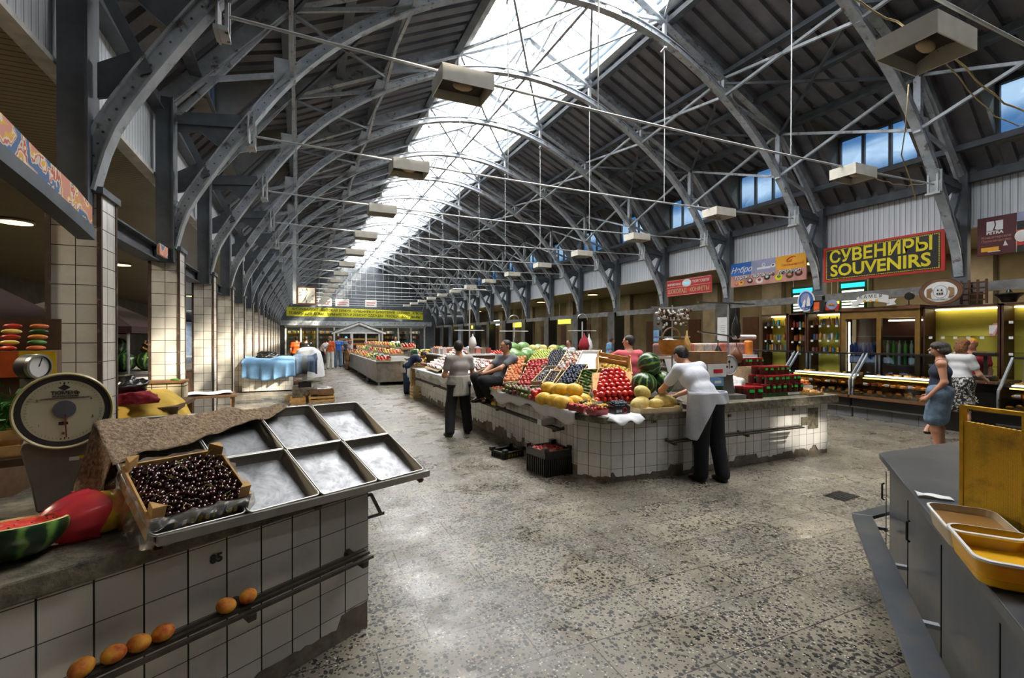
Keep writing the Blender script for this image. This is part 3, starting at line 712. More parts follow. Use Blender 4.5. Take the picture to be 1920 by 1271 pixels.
@defm('wm_skin')
def _(n):
    m, nt, b = base(n); tcx = ND(nt, 'TexCoord').outputs['Object']; sp = ND(nt, 'SeparateXYZ'); nt.links.new(tcx, sp.inputs[0])
    at = ND(nt, 'Math', _operation='ARCTAN2'); nt.links.new(sp.outputs['Y'], at.inputs[0]); nt.links.new(sp.outputs['X'], at.inputs[1])
    nz = ND(nt, 'TexNoise', Scale=16, Detail=4); nt.links.new(tcx, nz.inputs['Vector'])
    a = ND(nt, 'Math', _operation='MULTIPLY_ADD'); a.inputs[1].default_value = 11.0; nt.links.new(at.outputs[0], a.inputs[0])
    k = ND(nt, 'Math', _operation='MULTIPLY'); k.inputs[1].default_value = 4.5; nt.links.new(nz.outputs['Fac'], k.inputs[0]); nt.links.new(k.outputs[0], a.inputs[2])
    s_ = ND(nt, 'Math', _operation='SINE'); nt.links.new(a.outputs[0], s_.inputs[0])
    nt.links.new(ramp(nt, s_.outputs[0], [(.0, '#16301a'), (.45, '#1c3a1e'), (.75, '#4c7430'), (1.0, '#6d8f42')]), b.inputs['Base Color']); b.inputs['Roughness'].default_value = .3; return m
@defm('wm_light')
def _(n):
    m, nt, b = base(n); tcx = ND(nt, 'TexCoord').outputs['Object']; nt.links.new(ramp(nt, noise(nt, 14, 4, .6, tcx), [(.35, '#3f6e38'), (.6, '#7da060')]), b.inputs['Base Color']); b.inputs['Roughness'].default_value = .35; return m
@defm('film')
def _(n):
    m, nt, b = base(n); out = nt.nodes['Material Output']; t = ND(nt, 'BsdfTransparent'); g = ND(nt, 'BsdfGlossy', Roughness=.07); d = ND(nt, 'BsdfTranslucent', Color=(.8, .8, .8, 1))
    m1 = ND(nt, 'MixShader'); m1.inputs[0].default_value = .4; nt.links.new(g.outputs[0], m1.inputs[1]); nt.links.new(d.outputs[0], m1.inputs[2])
    m2 = ND(nt, 'MixShader'); m2.inputs[0].default_value = .38; nt.links.new(t.outputs[0], m2.inputs[1]); nt.links.new(m1.outputs[0], m2.inputs[2]); nt.links.new(m2.outputs[0], out.inputs[0]); nt.nodes.remove(b); return m
@defm('film_pink')
def _(n):
    m, nt, b = base(n); out = nt.nodes['Material Output']; t = ND(nt, 'BsdfTransparent', Color=(.9, .35, .38, 1)); b.inputs['Base Color'].default_value = C('#d8404e'); b.inputs['Roughness'].default_value = .25
    m2 = ND(nt, 'MixShader'); m2.inputs[0].default_value = .6; nt.links.new(t.outputs[0], m2.inputs[1]); nt.links.new(b.outputs[0], m2.inputs[2]); nt.links.new(m2.outputs[0], out.inputs[0]); return m
@defm('mural')
def _(n):
    m, nt, b = base(n); wv = ND(nt, 'TexWave', Scale=2.6, Distortion=11, Detail=3); wv.inputs['Detail Scale'].default_value = 1.2; nt.links.new(ND(nt, 'TexCoord').outputs['Object'], wv.inputs[0])
    c = ramp(nt, wv.outputs['Fac'], [(0, '#41628f'), (.2, '#c9bfae'), (.35, '#c2563f'), (.5, '#dcd2bd'), (.68, '#d8a52c'), (.84, '#cf8a78'), (1, '#ded6c6')]); c.node.color_ramp.interpolation = 'CONSTANT'
    nt.links.new(c, b.inputs['Base Color']); b.inputs['Roughness'].default_value = .6; return m
@defm('honeycomb')
def _(n):
    m, nt, b = base(n); v = ND(nt, 'TexVoronoi', Scale=170, Randomness=.25); nt.links.new(UVn(nt), v.inputs['Vector'])
    c = ramp(nt, v.outputs['Distance'], [(.0, '#d89c14'), (.5, '#ffd02c')]); c = mixc(nt, ramp(nt, noise(nt, 7, 4, .6), [(.5, (0, 0, 0)), (.7, (.6,) * 3)]), c, '#6d4a10'); nt.links.new(c, b.inputs['Base Color']); b.inputs['Roughness'].default_value = .4; b.inputs['Subsurface Weight'].default_value = .3; b.inputs['Subsurface Scale'].default_value = .01; bump(nt, v.outputs['Distance'], .5, .003); return m
dm('wax_yellow', '#f0bc20', .45, vs=10, var=.15)
dm('tub_yellow', '#d9a60c', .35, var=.05, subs=.1)
dm('tub_clear', '#b9a684', .35, var=.05)
dm('honey_brown', '#8a6432', .3)
dm('denim', '#5c7186', .85, vs=12, var=.14, bmp=.6)
dm('navy_knit', '#232c3f', .85, var=.1)
dm('shirt_grey', '#9a9690', .9, vs=5, var=.05, bmp=.6); dm('shirt_grey_dark', '#6b6e75', .9, vs=5, var=.05, bmp=.6)
dm('shirt_white', '#c9ccd6', .9, vs=5, var=.03, bmp=.6); dm('shirt_pink', '#d2606a', .9, vs=5, var=.05, bmp=.6); dm('trousers_black', '#15161a', .9, vs=5, var=.1, bmp=.6)
dm('apron_white', '#b9b3a6', .9, vs=5, var=.05, bmp=.6)
dm('plastic_red', '#9c1620', .3); dm('label_green', '#23c24a', .5); dm('cardboard', '#8a6a48', .85, vs=8)
@defm('skirt_pattern')
def _(n):
    m, nt, b = base(n); nt.links.new(ramp(nt, noise(nt, 26, 4, .7), [(.5, '#141414'), (.6, '#c9c6c0')]), b.inputs['Base Color']); b.inputs['Roughness'].default_value = .85; return m
# ================================================================ left foreground stall
LA = math.radians(30.5); LO = Vector((.36, 2.89, 0))
LX = Vector((math.cos(LA), math.sin(LA), 0)); LY = Vector((-math.sin(LA), math.cos(LA), 0))
def Lw(x, y, z): return LO + LX * x + LY * y + Vector((0, 0, z))
def jag_panel(mb, x0, x1, zt, zb, y=-.008, th=.008, mi=0, seed=1, amp=.07):
    """tile skin with a broken lower edge, lying in the plane y"""
    r = random.Random(seed); n = max(3, int((x1 - x0) / .03)); xs = [x0 + (x1 - x0) * i / n for i in range(n + 1)]
    zs = []; z = zb
    for i in range(n + 1):
        if r.random() < .25: z = zb + r.random() * amp
        zs.append(z + r.uniform(-.006, .006))
    vs = []
    for yy in (y, y + th):
        for x, zz in zip(xs, zs): vs.append((x, yy, zz)); vs.append((x, yy, zt))
    N = 2 * (n + 1); fs = []
    for i in range(n):
        a = 2 * i; fs.append((a, a + 2, a + 3, a + 1)); fs.append((a, N + a, N + a + 2, a + 2))
    fs.append((0, 1, N + 1, N)); fs.append((2 * n, N + 2 * n, N + 2 * n + 1, 2 * n + 1)); mb.add(vs, fs, mi)
tile_mat('tile_counter', '#bfbcb6', '#b0aea9', '#4a4744', .155, .0022, .22, .35, vj=.0065, offs=(.0, -.01))
def foot_rail(name_loc, rz, L, label, group=None, brackets=(), z=.45, drop=False):
    t = thing('foot_rail', label, 'rail', name_loc, rz, group)
    for k, (yy, zz) in enumerate(((-.15, z + .0), (-.115, z + .012), (-.08, z + .012))):
        mb = MB(); mb.beam((0, yy, zz), (L, yy, zz), .022, .014); mb.build('bar', 'rail_metal', t)
    for bx in brackets:
        mb = MB(); mb.beam((bx, 0, z), (bx, -.17, z - .02), .035, .03); mb.ell((bx, -.006, z), (.026, .012, .026), 12, 6); mb.build('bracket', 'rail_metal', t, smooth='auto')
    return t
t = thing('market_counter', 'white tiled market counter numbered 85 with concrete top, front left', 'counter', LO, LA)
mb = MB(); mb.bb((-2.6, 0, 0), (0, 1.15, .80)); mb.build('plinth', 'plaster', t)
mb = MB(); jag_panel(mb, -2.6, .0, .80, .075, seed=4, amp=.09); mb.build('tile_facing', 'tile_counter', t)
mb = MB(); mb.bb((-2.6, -.035, .80), (0.0, 1.2, .885)); mb.build('worktop', 'concrete_top', t, bevel=.01)
text_obj('number', '85', .052, 'black_paint', t, (-.82, -.0135, .715), (math.pi / 2, 0, 0), bold=.0015)
foot_rail(Lw(-2.5, 0, 0), LA, 2.42, 'dark metal shelf rail with peaches on it along the tiled counter', None, (.3, 1.76, 2.36), .485)
# tray rack
t = thing('tray_rack', 'sloping rack with pale front ledge holding the empty metal trays', 'rack', LO, LA)
mb = MB(); mb.beam((-1.09, -.165, .925), (.335, -.165, .852), .022, .035); mb.beam((-1.09, -.145, .908), (.335, -.145, .835), .05, .008); mb.build('front_ledge', 'tray_rim', t)
mb = MB(); [mb.beam((x_, -.14, .835 - (x_ + .04) * .05 - .012), (x_, .56, 1.213 - (x_ + .04) * .05 - .012), .03, .02) for x_ in (-1.08, -.40, .30)]; mb.build('slope_bar', 'wood_dark', t)
for x in (-1.06, .0):
    mb = MB(); mb.bb((x - .02, .50, .885), (x + .02, .54, 1.19)); mb.build('leg', 'wood_dark', t)
mb = MB(); mb.bb((-1.11, .48, .885), (-1.095, .54, 1.2)); mb.bb((-1.11, .2, .885), (-1.095, .25, 1.04)); mb.build('side_board', 'crate_wood', t)
TS = math.atan(.54)
def make_tray(nm='baking_tray'):
    t = thing(nm, '', 'tray', (0, 0, 0)); W, D, H_ = .345, .385, .05
    def ring(o, z, c=.02, n=4):
        pts = []
        for sx, sy, a0 in ((1, 1, 0), (-1, 1, 90), (-1, -1, 180), (1, -1, 270)):
            for k in range(n + 1): a = math.radians(a0 + 90 * k / n); pts.append((sx * (W / 2 + o - c) + c * math.cos(a), sy * (D / 2 + o - c) + c * math.sin(a), z))
        return pts
    def loops(mb, rs):
        for a, b in zip(rs[:-1], rs[1:]): n = len(a); mb.add(a + b, [(i, (i + 1) % n, n + (i + 1) % n, n + i) for i in range(n)])
    mb = MB(); loops(mb, [ring(-.02, -H_), ring(-.001, 0)]); loops(mb, [ring(0, 0), ring(-.019, -H_ - .002)]); mb.build('side', 'tray_side', t, smooth='auto')
    mb = MB(); r = ring(-.02, -H_); mb.poly(r); mb.poly([(a, b, c - .003) for a, b, c in reversed(r)]); mb.build('base_sheet', 'tray_metal', t)
    mb = MB(); mb.tube(ring(.002, 0), .006, 6, closed=True); mb.build('rim', 'tray_rim', t, smooth=True); return t
tray = make_tray(); rowy = {0: .022, 1: .356}; lab = {}
cn = ['under the cherry crate', 'second from the left', 'third from the left', 'at the right end']
first = True
for r in (0, 1):
    for c in range(4):
        x = -.930 + .357 * c; y = rowy[r]; z = .893 + (y + .147) * .54 - (x + .04) * .05
        o = tray if first else copy_tree(tray); first = False
        o.location = Lw(x, y, z); o.rotation_euler = (Matrix.Rotation(LA, 3, 'Z') @ Matrix.Rotation(TS, 3, 'X') @ Matrix.Rotation(.05, 3, 'Y')).to_euler()
        o['label'] = 'empty shallow metal tray in the %s row of the sloping rack, %s' % (('lower', 'upper')[r], cn[c] if r == 0 or c else 'partly under the burlap'); o['group'] = 'empty metal trays on the rack'
# cherry crate
SL = Matrix.Rotation(LA - .02, 3, 'Z') @ Matrix.Rotation(.44, 3, 'X')
CRX, CRY, CRZ = -.915, .065, .992
ct = thing('fruit_crate', 'wooden crate full of dark cherries wrapped in clear film on the trays', 'crate', Lw(CRX, CRY, CRZ), rot=SL.to_euler())
W, D, H_ = .37, .36, .10
mb = MB(); mb.bb((-W / 2, -D / 2, 0), (W / 2, D / 2, .008)); mb.build('bottom', 'crate_pale', ct)
for s in (-1, 1):
    mb = MB(); mb.bb((s * W / 2 - .004, -D / 2, .0), (s * W / 2 + .004, D / 2, H_)); mb.build('side_board', 'crate_wood', ct)
mb = MB(); mb.bb((-W / 2, D / 2 - .004, 0), (W / 2, D / 2 + .004, H_)); mb.build('side_board', 'crate_wood', ct)
mb = MB(); mb.bb((-W / 2, -D / 2 - .004, 0), (W / 2, -D / 2 + .004, H_ - .01)); mb.build('printed_board', 'plastic_black', ct)['label'] = 'dark printed front board'
mb = MB(); rr = random.Random(3)
for k in range(9): mb.bb((-.10 + k * .028, -D / 2 - .007, .03), (-.10 + k * .028 + rr.uniform(.008, .02), -D / 2 - .005, .055))
mb.build('print_mark', 'yellow_paint', ct)
for sx in (-1, 1):
    for sy in (-1, 1):
        mb = MB(); cx, cy = sx * (W / 2 - .005), sy * (D / 2 - .005); mb.prism([(cx, cy, 0), (cx - sx * .045, cy, 0), (cx, cy - sy * .045, 0)], (0, 0, H_ + .045)); mb.build('corner_post', 'crate_wood', ct)
mb = MB()
def film(u, v):
    a = u * 2 * math.pi; k = 1.07 + .03 * math.sin(11 * a + v * 6) + .02 * math.sin(27 * a - 4 * v) + (.16 * max(0, math.cos(a - 3.3)) + .02) * (1 - v)
    ca, sa = math.cos(a), math.sin(a); q = max(abs(ca), abs(sa)); return (ca / q * W / 2 * k, sa / q * D / 2 * k, -.015 + v * (H_ + .02) + .006 * math.sin(13 * a))
mb.grid(film, 110, 9); mb.build('wrap_film', 'film', ct, smooth=True)
CM = Matrix.Translation(Lw(CRX, CRY, CRZ)) @ SL.to_4x4()
mb = MB(); mb.ell((0, 0, 0), .0125, 10, 7); ch0 = mb.build('cherry', 'cherry', smooth=True)
def stemc(parent, seed):
    r = random.Random(seed); a = r.uniform(0, 6.28); p = [(0, 0, .011)]
    for k in range(1, 6): p.append((math.cos(a) * .009 * k, math.sin(a) * .009 * k, .012 + .005 * k - .0009 * k * k)); a += r.uniform(-.3, .3)
    m_ = MB(); m_.tube(p, .0011, 4); return m_.build('stem', 'stem_green', parent)
stems = []
rr = random.Random(11); n = 0; pts = []
i = 0
for iy in range(14):
    for ix in range(15):
        x = -.165 + ix * .0252 + (iy % 2) * .0125 + rr.uniform(-.004, .004); y = -.16 + iy * .0245 + rr.uniform(-.004, .004)
        if abs(x) > .168: continue
        z = .078 + .012 * math.cos(x * 7) * math.cos(y * 8) + rr.uniform(-.006, .008)
        pts.append((x, y, z))
for k in range(60): pts.append((rr.uniform(-.14, .14), rr.uniform(-.14, .14), .104 + rr.uniform(-.004, .004)))
for k, p in enumerate(pts):
    o = ch0 if k == 0 else ch0.copy()
    if k: COL.objects.link(o)
    o.location = CM @ Vector(p); o.rotation_euler = (rr.uniform(-1, 1), rr.uniform(-1, 1), rr.uniform(0, 6)); o.scale = (1, 1, rr.uniform(.9, 1))
    tag(o, 'glossy dark cherry in the film wrapped crate on the metal trays', 'cherry', 'dark cherries in the wrapped crate')
    if k % 5 == 0:
        if len(stems) < 8: st = stemc(o, k); stems.append(st)
        else: st = stems[k % 8].copy(); COL.objects.link(st); st.parent = o
mb = MB()
for ix in range(14):
    for iy in range(13): mb.ell((-.16 + ix * .0245, -.155 + iy * .026, .05 + rr.uniform(-.005, .005)), .0135, 6, 4)
o = mb.build('cherry_layer', 'cherry', smooth=True); o.matrix_world = CM; tag(o, 'lower layers of cherries filling the wrapped crate', 'cherries', kind='stuff')
# scale
def dial(parent, r, mats, nm_text=True, ticks=40, big=True, depth=.09):
    # faces -Y of parent
    R_ = Matrix.Rotation(math.pi / 2, 4, 'X')
    mb = MB(); mb.lathe([(0, -depth), (r * .8, -depth), (r * .96, -depth * .6), (r, 0), (r, .01), (r * .965, .016), (r * .93, .008)], 48, M=R_); mb.build('dial_housing', mats[0], parent, smooth='auto')
    mb = MB(); mb.lathe([(r * .93, .006), (r * .80, .004)], 48, M=R_); mb.build('dial_ring', mats[1], parent)
    mb = MB(); mb.lathe([(r * .80, .004), (0, .004)], 48, M=R_); df_ = mb.build('dial_face', mats[2], parent)
    mb = MB()
    for k in range(ticks):
        a = 2 * math.pi * k / ticks; l = .06 if k % 5 == 0 else .035
        mb.beam((math.sin(a) * r * (.75 - l), -.0048, math.cos(a) * r * (.75 - l)), (math.sin(a) * r * .75, -.0048, math.cos(a) * r * .75), .004 * r / .17, .001)
    mb.build('graduation', 'ink', df_)
SCP = Lw(-1.17, .74, .887); vec = Vector((0, 0, 0)) - Vector((SCP.x, SCP.y, 0)); srz = math.atan2(vec.x, -vec.y)
t = thing('dial_scale', 'large cream enamel shop scale with round dial on tapering grey body', 'scale', SCP, srz)
mb = MB(); prof = [(.085, .0), (.098, .12), (.128, .30), (.12, .33)]
vs = []; 
for w_, z in prof:
    for a, b in ((-1, -1), (1, -1), (1, 1), (-1, 1)): vs.append((a * w_ * 1.15, b * w_ * .62 + .05, z))
mb.add(vs, [(3, 2, 1, 0)] + [(i * 4 + k, i * 4 + (k + 1) % 4, (i + 1) * 4 + (k + 1) % 4, (i + 1) * 4 + k) for i in range(3) for k in range(4)] + [(12, 13, 14, 15)])
mb.build('body', 'scale_grey', t, bevel=.008)
dh = thing('dial_head', None, None, (0, -.06, .47)); dh.parent = t
dial(dh, .178, ('cream_enamel', 'dial_ring', 'dial_paper'), ticks=60)
for ch in list(dh.children): ch.parent = t; ch.location = (0, -.06, .47)
bpy.data.objects.remove(dh)
mb = MB(); mb.lathe([(.041, 0), (.041, .004), (0, .004)], 28, M=Matrix.Translation((0, -.066, .477)) @ Matrix.Rotation(math.pi / 2, 4, 'X')); mb.build('hub', 'dial_hub', t, smooth='auto')
mb = MB(); mb.beam((0.002, -.072, .455), (.006, -.072, .345), .005, .002); mb.build('needle', 'needle_red', t)
for s_, zz, tx in ((.014, .548, 'DIRECT READING'), (.010, .535, 'NET WEIGHT  5 KG'), (.008, .525, 'MAX 10 KG   DIV 5 G')): pass
text_obj('maker_text', 'ТЮМЕНЬ', .022, 'ink', t, (.004, -.066, .553), bold=.0006)
text_obj('small_text', 'ВЕСЫ НАСТОЛЬНЫЕ', .009, 'ink', t, (.004, -.066, .538)); text_obj('small_text', 'НАИБОЛЬШИЙ ПРЕДЕЛ ВЗВЕШИВАНИЯ 10 КГ', .0075, 'ink', t, (.004, -.066, .528))
for tx, a in (('0', 182), ('1', 235), ('2', 300), ('4', 62), ('5', 110)): text_obj('numeral', tx, .016, 'ink', t, (math.sin(math.radians(a)) * .105, -.066, .47 + math.cos(math.radians(a)) * .105))
mb = MB(); mb.poly([(0, -.066, .592), (.022, -.066, .578), (0, -.066, .564), (-.022, -.066, .578)]); mb.poly([(-.004, -.0665, .60), (.004, -.0665, .60), (0, -.0665, .585)]); mb.build('emblem', 'ink', t)
mb = MB(); mb.bb((-.02, -.0665, .405), (-.002, -.066, .42)); mb.bb((.0, -.0665, .405), (.012, -.066, .418)); mb.build('emblem', 'ink', t)
mb = MB(); mb.bb((.015, -.052, .235), (.05, -.0515, .252)); mb.build('sticker', 'plastic_white', t, loc=(.0, -.024, 0)); mb = MB(); mb.bb((.05, -.052, .24), (.075, -.0515, .254)); mb.build('sticker', 'yellow_paint', t, loc=(.0, -.024, 0))
# half watermelon
t = thing('watermelon_half', 'half watermelon showing red flesh, cut side up on the counter edge', 'watermelon', Lw(-1.42, .19, .886), LA - .35)
R_ = Matrix.Translation((0, 0, .118)) @ Matrix.Rotation(-.14, 4, 'X')
prof = [(0, -.118)] + [(.155 * math.sin(a), -.118 * math.cos(a)) for a in [math.pi / 2 * k / 9 for k in range(1, 10)]] + [(.15, .012)]
mb = MB(); mb.lathe(prof, 40, M=R_); o = mb.build('rind', 'wm_skin', t, smooth=True)
mb = MB(); mb.lathe([(.15, .012), (.141, .014), (.138, .006)], 40, M=R_); mb.build('cut_rim', 'rind_inner', t)
mb = MB(); rr = random.Random(2)
def fl(u, v):
    a = u * 2 * math.pi; r = .139 * v; return R_ @ Vector((r * math.cos(a), r * math.sin(a), .007 - .022 * max(0, math.sin(2 * a + 1)) * (1 - v) * 2 + .006 * math.sin(7 * a + 9 * v) * (1 - v ** 4)))
mb.grid(fl, 36, 8); mb.build('flesh', 'melon_flesh', t, smooth=True)
mb = MB()
for k in range(9): a = k * .8; r = .06 + .05 * rr.random(); p = R_ @ Vector((r * math.cos(a), r * math.sin(a), .012)); mb.ell(p, (.005, .003, .002), 6, 4)
mb.build('seed', 'plastic_black', t)
# melon in pink bag
t = thing('yellow_melon', 'large yellow melon half covered by a pink plastic bag', 'melon', Lw(-1.155, .235, .886), LA + .12)
mb = MB(); mb.ell((0, 0, .085), (.15, .09, .085), 28, 16); mb.build('rind', 'yellow_melon', t, smooth=True)
o = MB()
def bag(u, v):
    a = u * 2 * math.pi; x = -.175 + .155 * v + .02 * math.sin(3 * a); rr_ = .105 * math.sqrt(max(0.02, 1 - ((x) / .19) ** 2 * .8)) * (1.02 + .022 * math.sin(9 * a + 3 * v) + .015 * math.sin(17 * a + 8 * v))
    return (x, rr_ * math.cos(a), max(.002, .088 + rr_ * math.sin(a)))
o.grid(bag, 48, 8); bgo = o.build('plastic_bag', 'film_pink', smooth=True, loc=Lw(-1.155, .235, .886), rot=(0, 0, LA + .12)); tag(bgo, 'crumpled pink plastic bag drawn over the left end of the yellow melon', 'bag')
mb = MB(); mb.grid(lambda u, v: (-.08 + .2 * u, -.01 + .08 * v, .176 - .02 * abs(math.sin(u * 5)) - .10 * (u * 1.0) ** 2 + .01 * math.sin(9 * v + 6 * u)), 16, 6); o = mb.build('bag_handle', 'film_pink', bgo, smooth=True)
# burlap over trays
def burl(u, v):
    x = -1.12 + .92 * u; y0 = .50 + .04 * u; y = y0 - (.24 * (1 - u) ** .8 + .03) * v + .01 * math.sin(13 * u)
    z = .893 + (y + .147) * .54 - (x + .04) * .05 + .012 + .006 * math.sin(22 * u + 5 * v) + .004 * math.sin(41 * u + 9 * v)
    if v < .12: z -= .0
    return Lw(x, y, z)
mb = MB(); mb.grid(burl, 60, 12)
def burl2(u, v):
    y = .50 - .25 * u; x = -1.12 - .05 * v - .03 * math.sin(7 * u) * v; z = .893 + (y + .147) * .54 + .062 - v * (.22 + .10 * math.sin(3.0 * u)); return Lw(x, y, z + .01 * math.sin(15 * u) * v)
mb.grid(burl2, 20, 14)
o = mb.build('burlap_cloth', 'burlap', smooth=True, solid=.004); tag(o, 'rough brown burlap draped over the back corner of the tray rack', 'cloth')
# peaches on the rail
mb = MB(); R6 = Matrix.Identity(4)
mb.ell((0, 0, 0), (.040, .034, .032), 20, 12); pe = mb.build('peach', 'peach_skin', smooth=True)
for k, (px_, lbl) in enumerate(((-1.295, 'yellow peach nearest the lower picture edge on the counter rail'), (-1.205, 'second peach up the counter rail, red blushed'), (-1.129, 'third peach up the counter rail with dark spot'), (-1.051, 'fourth peach up the counter rail, last of the four touching'), (-.818, 'orange peach below the number 85, before the rail bracket'), (-.725, 'pale orange peach just beyond the rail bracket'))):
    o = pe if k == 0 else pe.copy()
    if k: COL.objects.link(o)
    o.location = Lw(px_, -.10, .533); o.rotation_euler = (random.uniform(-.4, .4), random.uniform(-.3, .3), LA + random.uniform(-.6, .6)); tag(o, lbl, 'peach', 'peaches lying on the counter rail')
# things behind the scale -------------------------------------------------
def crate(loc, rz, W, D, H_, label, mat='crate_wood', group=None, slats=2, posts=True, rot=None, name='fruit_crate'):
    t = thing(name, label, 'crate', loc, rz, group, rot)
    mb = MB(); mb.bb((-W / 2, -D / 2, 0), (W / 2, D / 2, .012)); mb.build('bottom', mat, t)
    hs = H_ / slats
    for s in (-1, 1):
        mb = MB()
        for k in range(slats): mb.bb((s * W / 2 - .005, -D / 2, .012 + k * hs), (s * W / 2 + .005, D / 2, k * hs + hs * .8))
        mb.build('side_board', mat, t)
        mb = MB()
        for k in range(slats): mb.bb((-W / 2, s * D / 2 - .005, .012 + k * hs), (W / 2, s * D / 2 + .005, k * hs + hs * .8))
        mb.build('end_board', mat, t)
    if posts:
        for sx in (-1, 1):
            for sy in (-1, 1):
                cx, cy = sx * (W / 2 - .006), sy * (D / 2 - .006); mb = MB(); mb.prism([(cx, cy, 0), (cx - sx * .03, cy, 0), (cx, cy - sy * .03, 0)], (0, 0, H_ + .03)); mb.build('corner_post', mat, t)
    return t
def leaf_bunch(mb, n, R3, r, seed=0, ln=.05):
    rr = random.Random(seed)
    for k in range(n):
        c = Vector((rr.gauss(0, R3[0] * .5), rr.gauss(0, R3[1] * .5), abs(rr.gauss(0, R3[2] * .6)))); d = Vector((rr.uniform(-1, 1), rr.uniform(-1, 1), rr.uniform(-.2, 1))).normalized(); s = d.cross(Vector((rr.random(), rr.random(), rr.random()))).normalized()
        a = c; b = c + d * ln + s * ln * .35; e = c + d * ln * 2; f = c + d * ln - s * ln * .35 + Vector((0, 0, ln * .2)); mb.add([a, b, e, f], [(0, 1, 2), (0, 2, 3)])
t = thing('trestle_table', 'low plank table behind the counter piled with crates and herbs', 'table', (-1.75, 3.55, 0), .25)
mb = MB(); mb.bb((-.75, -.3, 1.02), (.55, .5, 1.06)); mb.build('tabletop', 'wood_dark', t)
for x in (-.7, .5):
    for y in (-.25, .45): mb = MB(); mb.bb((x - .03, y - .03, 0), (x + .03, y + .03, 1.02)); mb.build('leg', 'wood_dark', t)
t = crate((-1.50, 3.52, 1.062), .2, .5, .34, .16, 'shallow wooden crate under green herbs behind the cream scale', 'crate_wood')
mb = MB(); leaf_bunch(mb, 900, (.24, .16, .12), .1, 5, .028); o = mb.build('herb_leaves', 'leaf_green', loc=(-1.50, 3.52, 1.2)); tag(o, 'heap of fresh green herbs in the crate behind the scale', 'herbs', kind='stuff')
t = thing('dial_scale', 'small round grey drum scale behind the green herbs', 'scale', (-1.40, 3.62, 1.06), 1.1)
mb = MB(); mb.bb((-.03, -.02, .0), (.03, .05, .40)); mb.build('body', 'scale_grey', t)
R_ = Matrix.Translation((0, -.02, .47)) @ Matrix.Rotation(math.pi / 2, 4, 'X'); mb = MB(); mb.lathe([(0, -.07), (.066, -.07), (.07, -.06), (.07, .02), (.062, .02), (.06, .01)], 32, M=R_); mb.build('dial_housing', 'dial_ring', t, smooth='auto'); mb = MB(); mb.lathe([(.06, .01), (0, .01)], 32, M=R_); df_ = mb.build('dial_face', 'plastic_white', t)
mb = MB(); mb.lathe([(.072, .0), (.072, .022), (.061, .024)], 32, M=R_); mb.build('rim', 'tray_rim', t, smooth='auto'); mb = MB(); mb.beam((0, -.034, .47), (.018, -.034, .52), .005, .002); mb.build('needle', 'ink', df_)
t = thing('display_box', 'orange and yellow striped box holding bundled vegetables at the left edge', 'box', (-2.0, 4.55, 1.2), .25)
for k, mt in enumerate(('orange_paint', 'yellow_paint', 'orange_paint', 'yellow_paint')): mb = MB(); mb.bb((-.4 + k * .19, -.15, .22), (-.21 + k * .19, -.14, .40)); mb.build('front_stripe', mt, t)
mb = MB(); mb.bb((-.4, -.14, .22), (.36, .2, .40)); mb.build('body', 'wood_dark', t); mb = MB(); mb.bb((-.4, .16, .40), (.36, .2, .64)); mb.build('back_board', 'wood_dark', t)
mb = MB(); mb.bb((-.36, -.1, 0), (.3, .16, .22)); mb.build('stand', 'wood_dark', t)
mb = MB(); mb.ell((0, 0, 0), (.05, .017, .017), 10, 6); vg = {}
for k in range(26):
    mt = ('orange_fruit', 'yellow_plum', 'cucumber', 'berry_red')[(k // 5 + k) % 4]
    if mt not in vg: m_ = MB(); m_.ell((0, 0, 0), (.055, .019, .019), 10, 6); vg[mt] = m_.build('vegetable', mt, smooth=True); o = vg[mt]
    else: o = vg[mt].copy(); COL.objects.link(o)
    r_, c_ = divmod(k, 5); v = Matrix.Rotation(.25, 3, 'Z') @ Vector((-.31 + c_ * .14, -.08 + .04 * r_, .42 + .04 * r_)); o.location = Vector((-2.0, 4.55, 1.2)) + v; o.rotation_euler = (0, 0, random.uniform(-.3, .8)); tag(o, {'orange_fruit': 'orange', 'yellow_plum': 'yellow', 'cucumber': 'green', 'berry_red': 'red'}[mt] + ' vegetable in the orange striped display box', 'vegetable', {'orange_fruit': 'orange', 'yellow_plum': 'yellow', 'cucumber': 'green', 'berry_red': 'red'}[mt] + ' vegetables in the striped box')
t = crate((-1.62, 3.02, .887), .3, .42, .3, .12, 'weathered wooden box with a metal pan beside the scale body', 'wood_dark')
# clutter on the counter left edge
mb = MB(); mb.lathe([(0, 0), (.09, 0), (.10, .13), (.105, .13), (.105, .14), (.095, .14)], 24); tag(mb.build('bucket', 'plastic_white', loc=(-1.55, 2.95, 1.02), smooth='auto'), 'small white plastic bucket on the box behind the counter', 'bucket')
mb = MB(); mb.lathe([(0, 0), (.16, .0), (.18, .02), (.175, .022), (.155, .006), (0, .006)], 28); tag(mb.build('metal_pan', 'steel_grey', loc=Lw(-1.62, .62, .887), smooth='auto'), 'flat dark metal pan on the counter left of the scale body', 'pan')
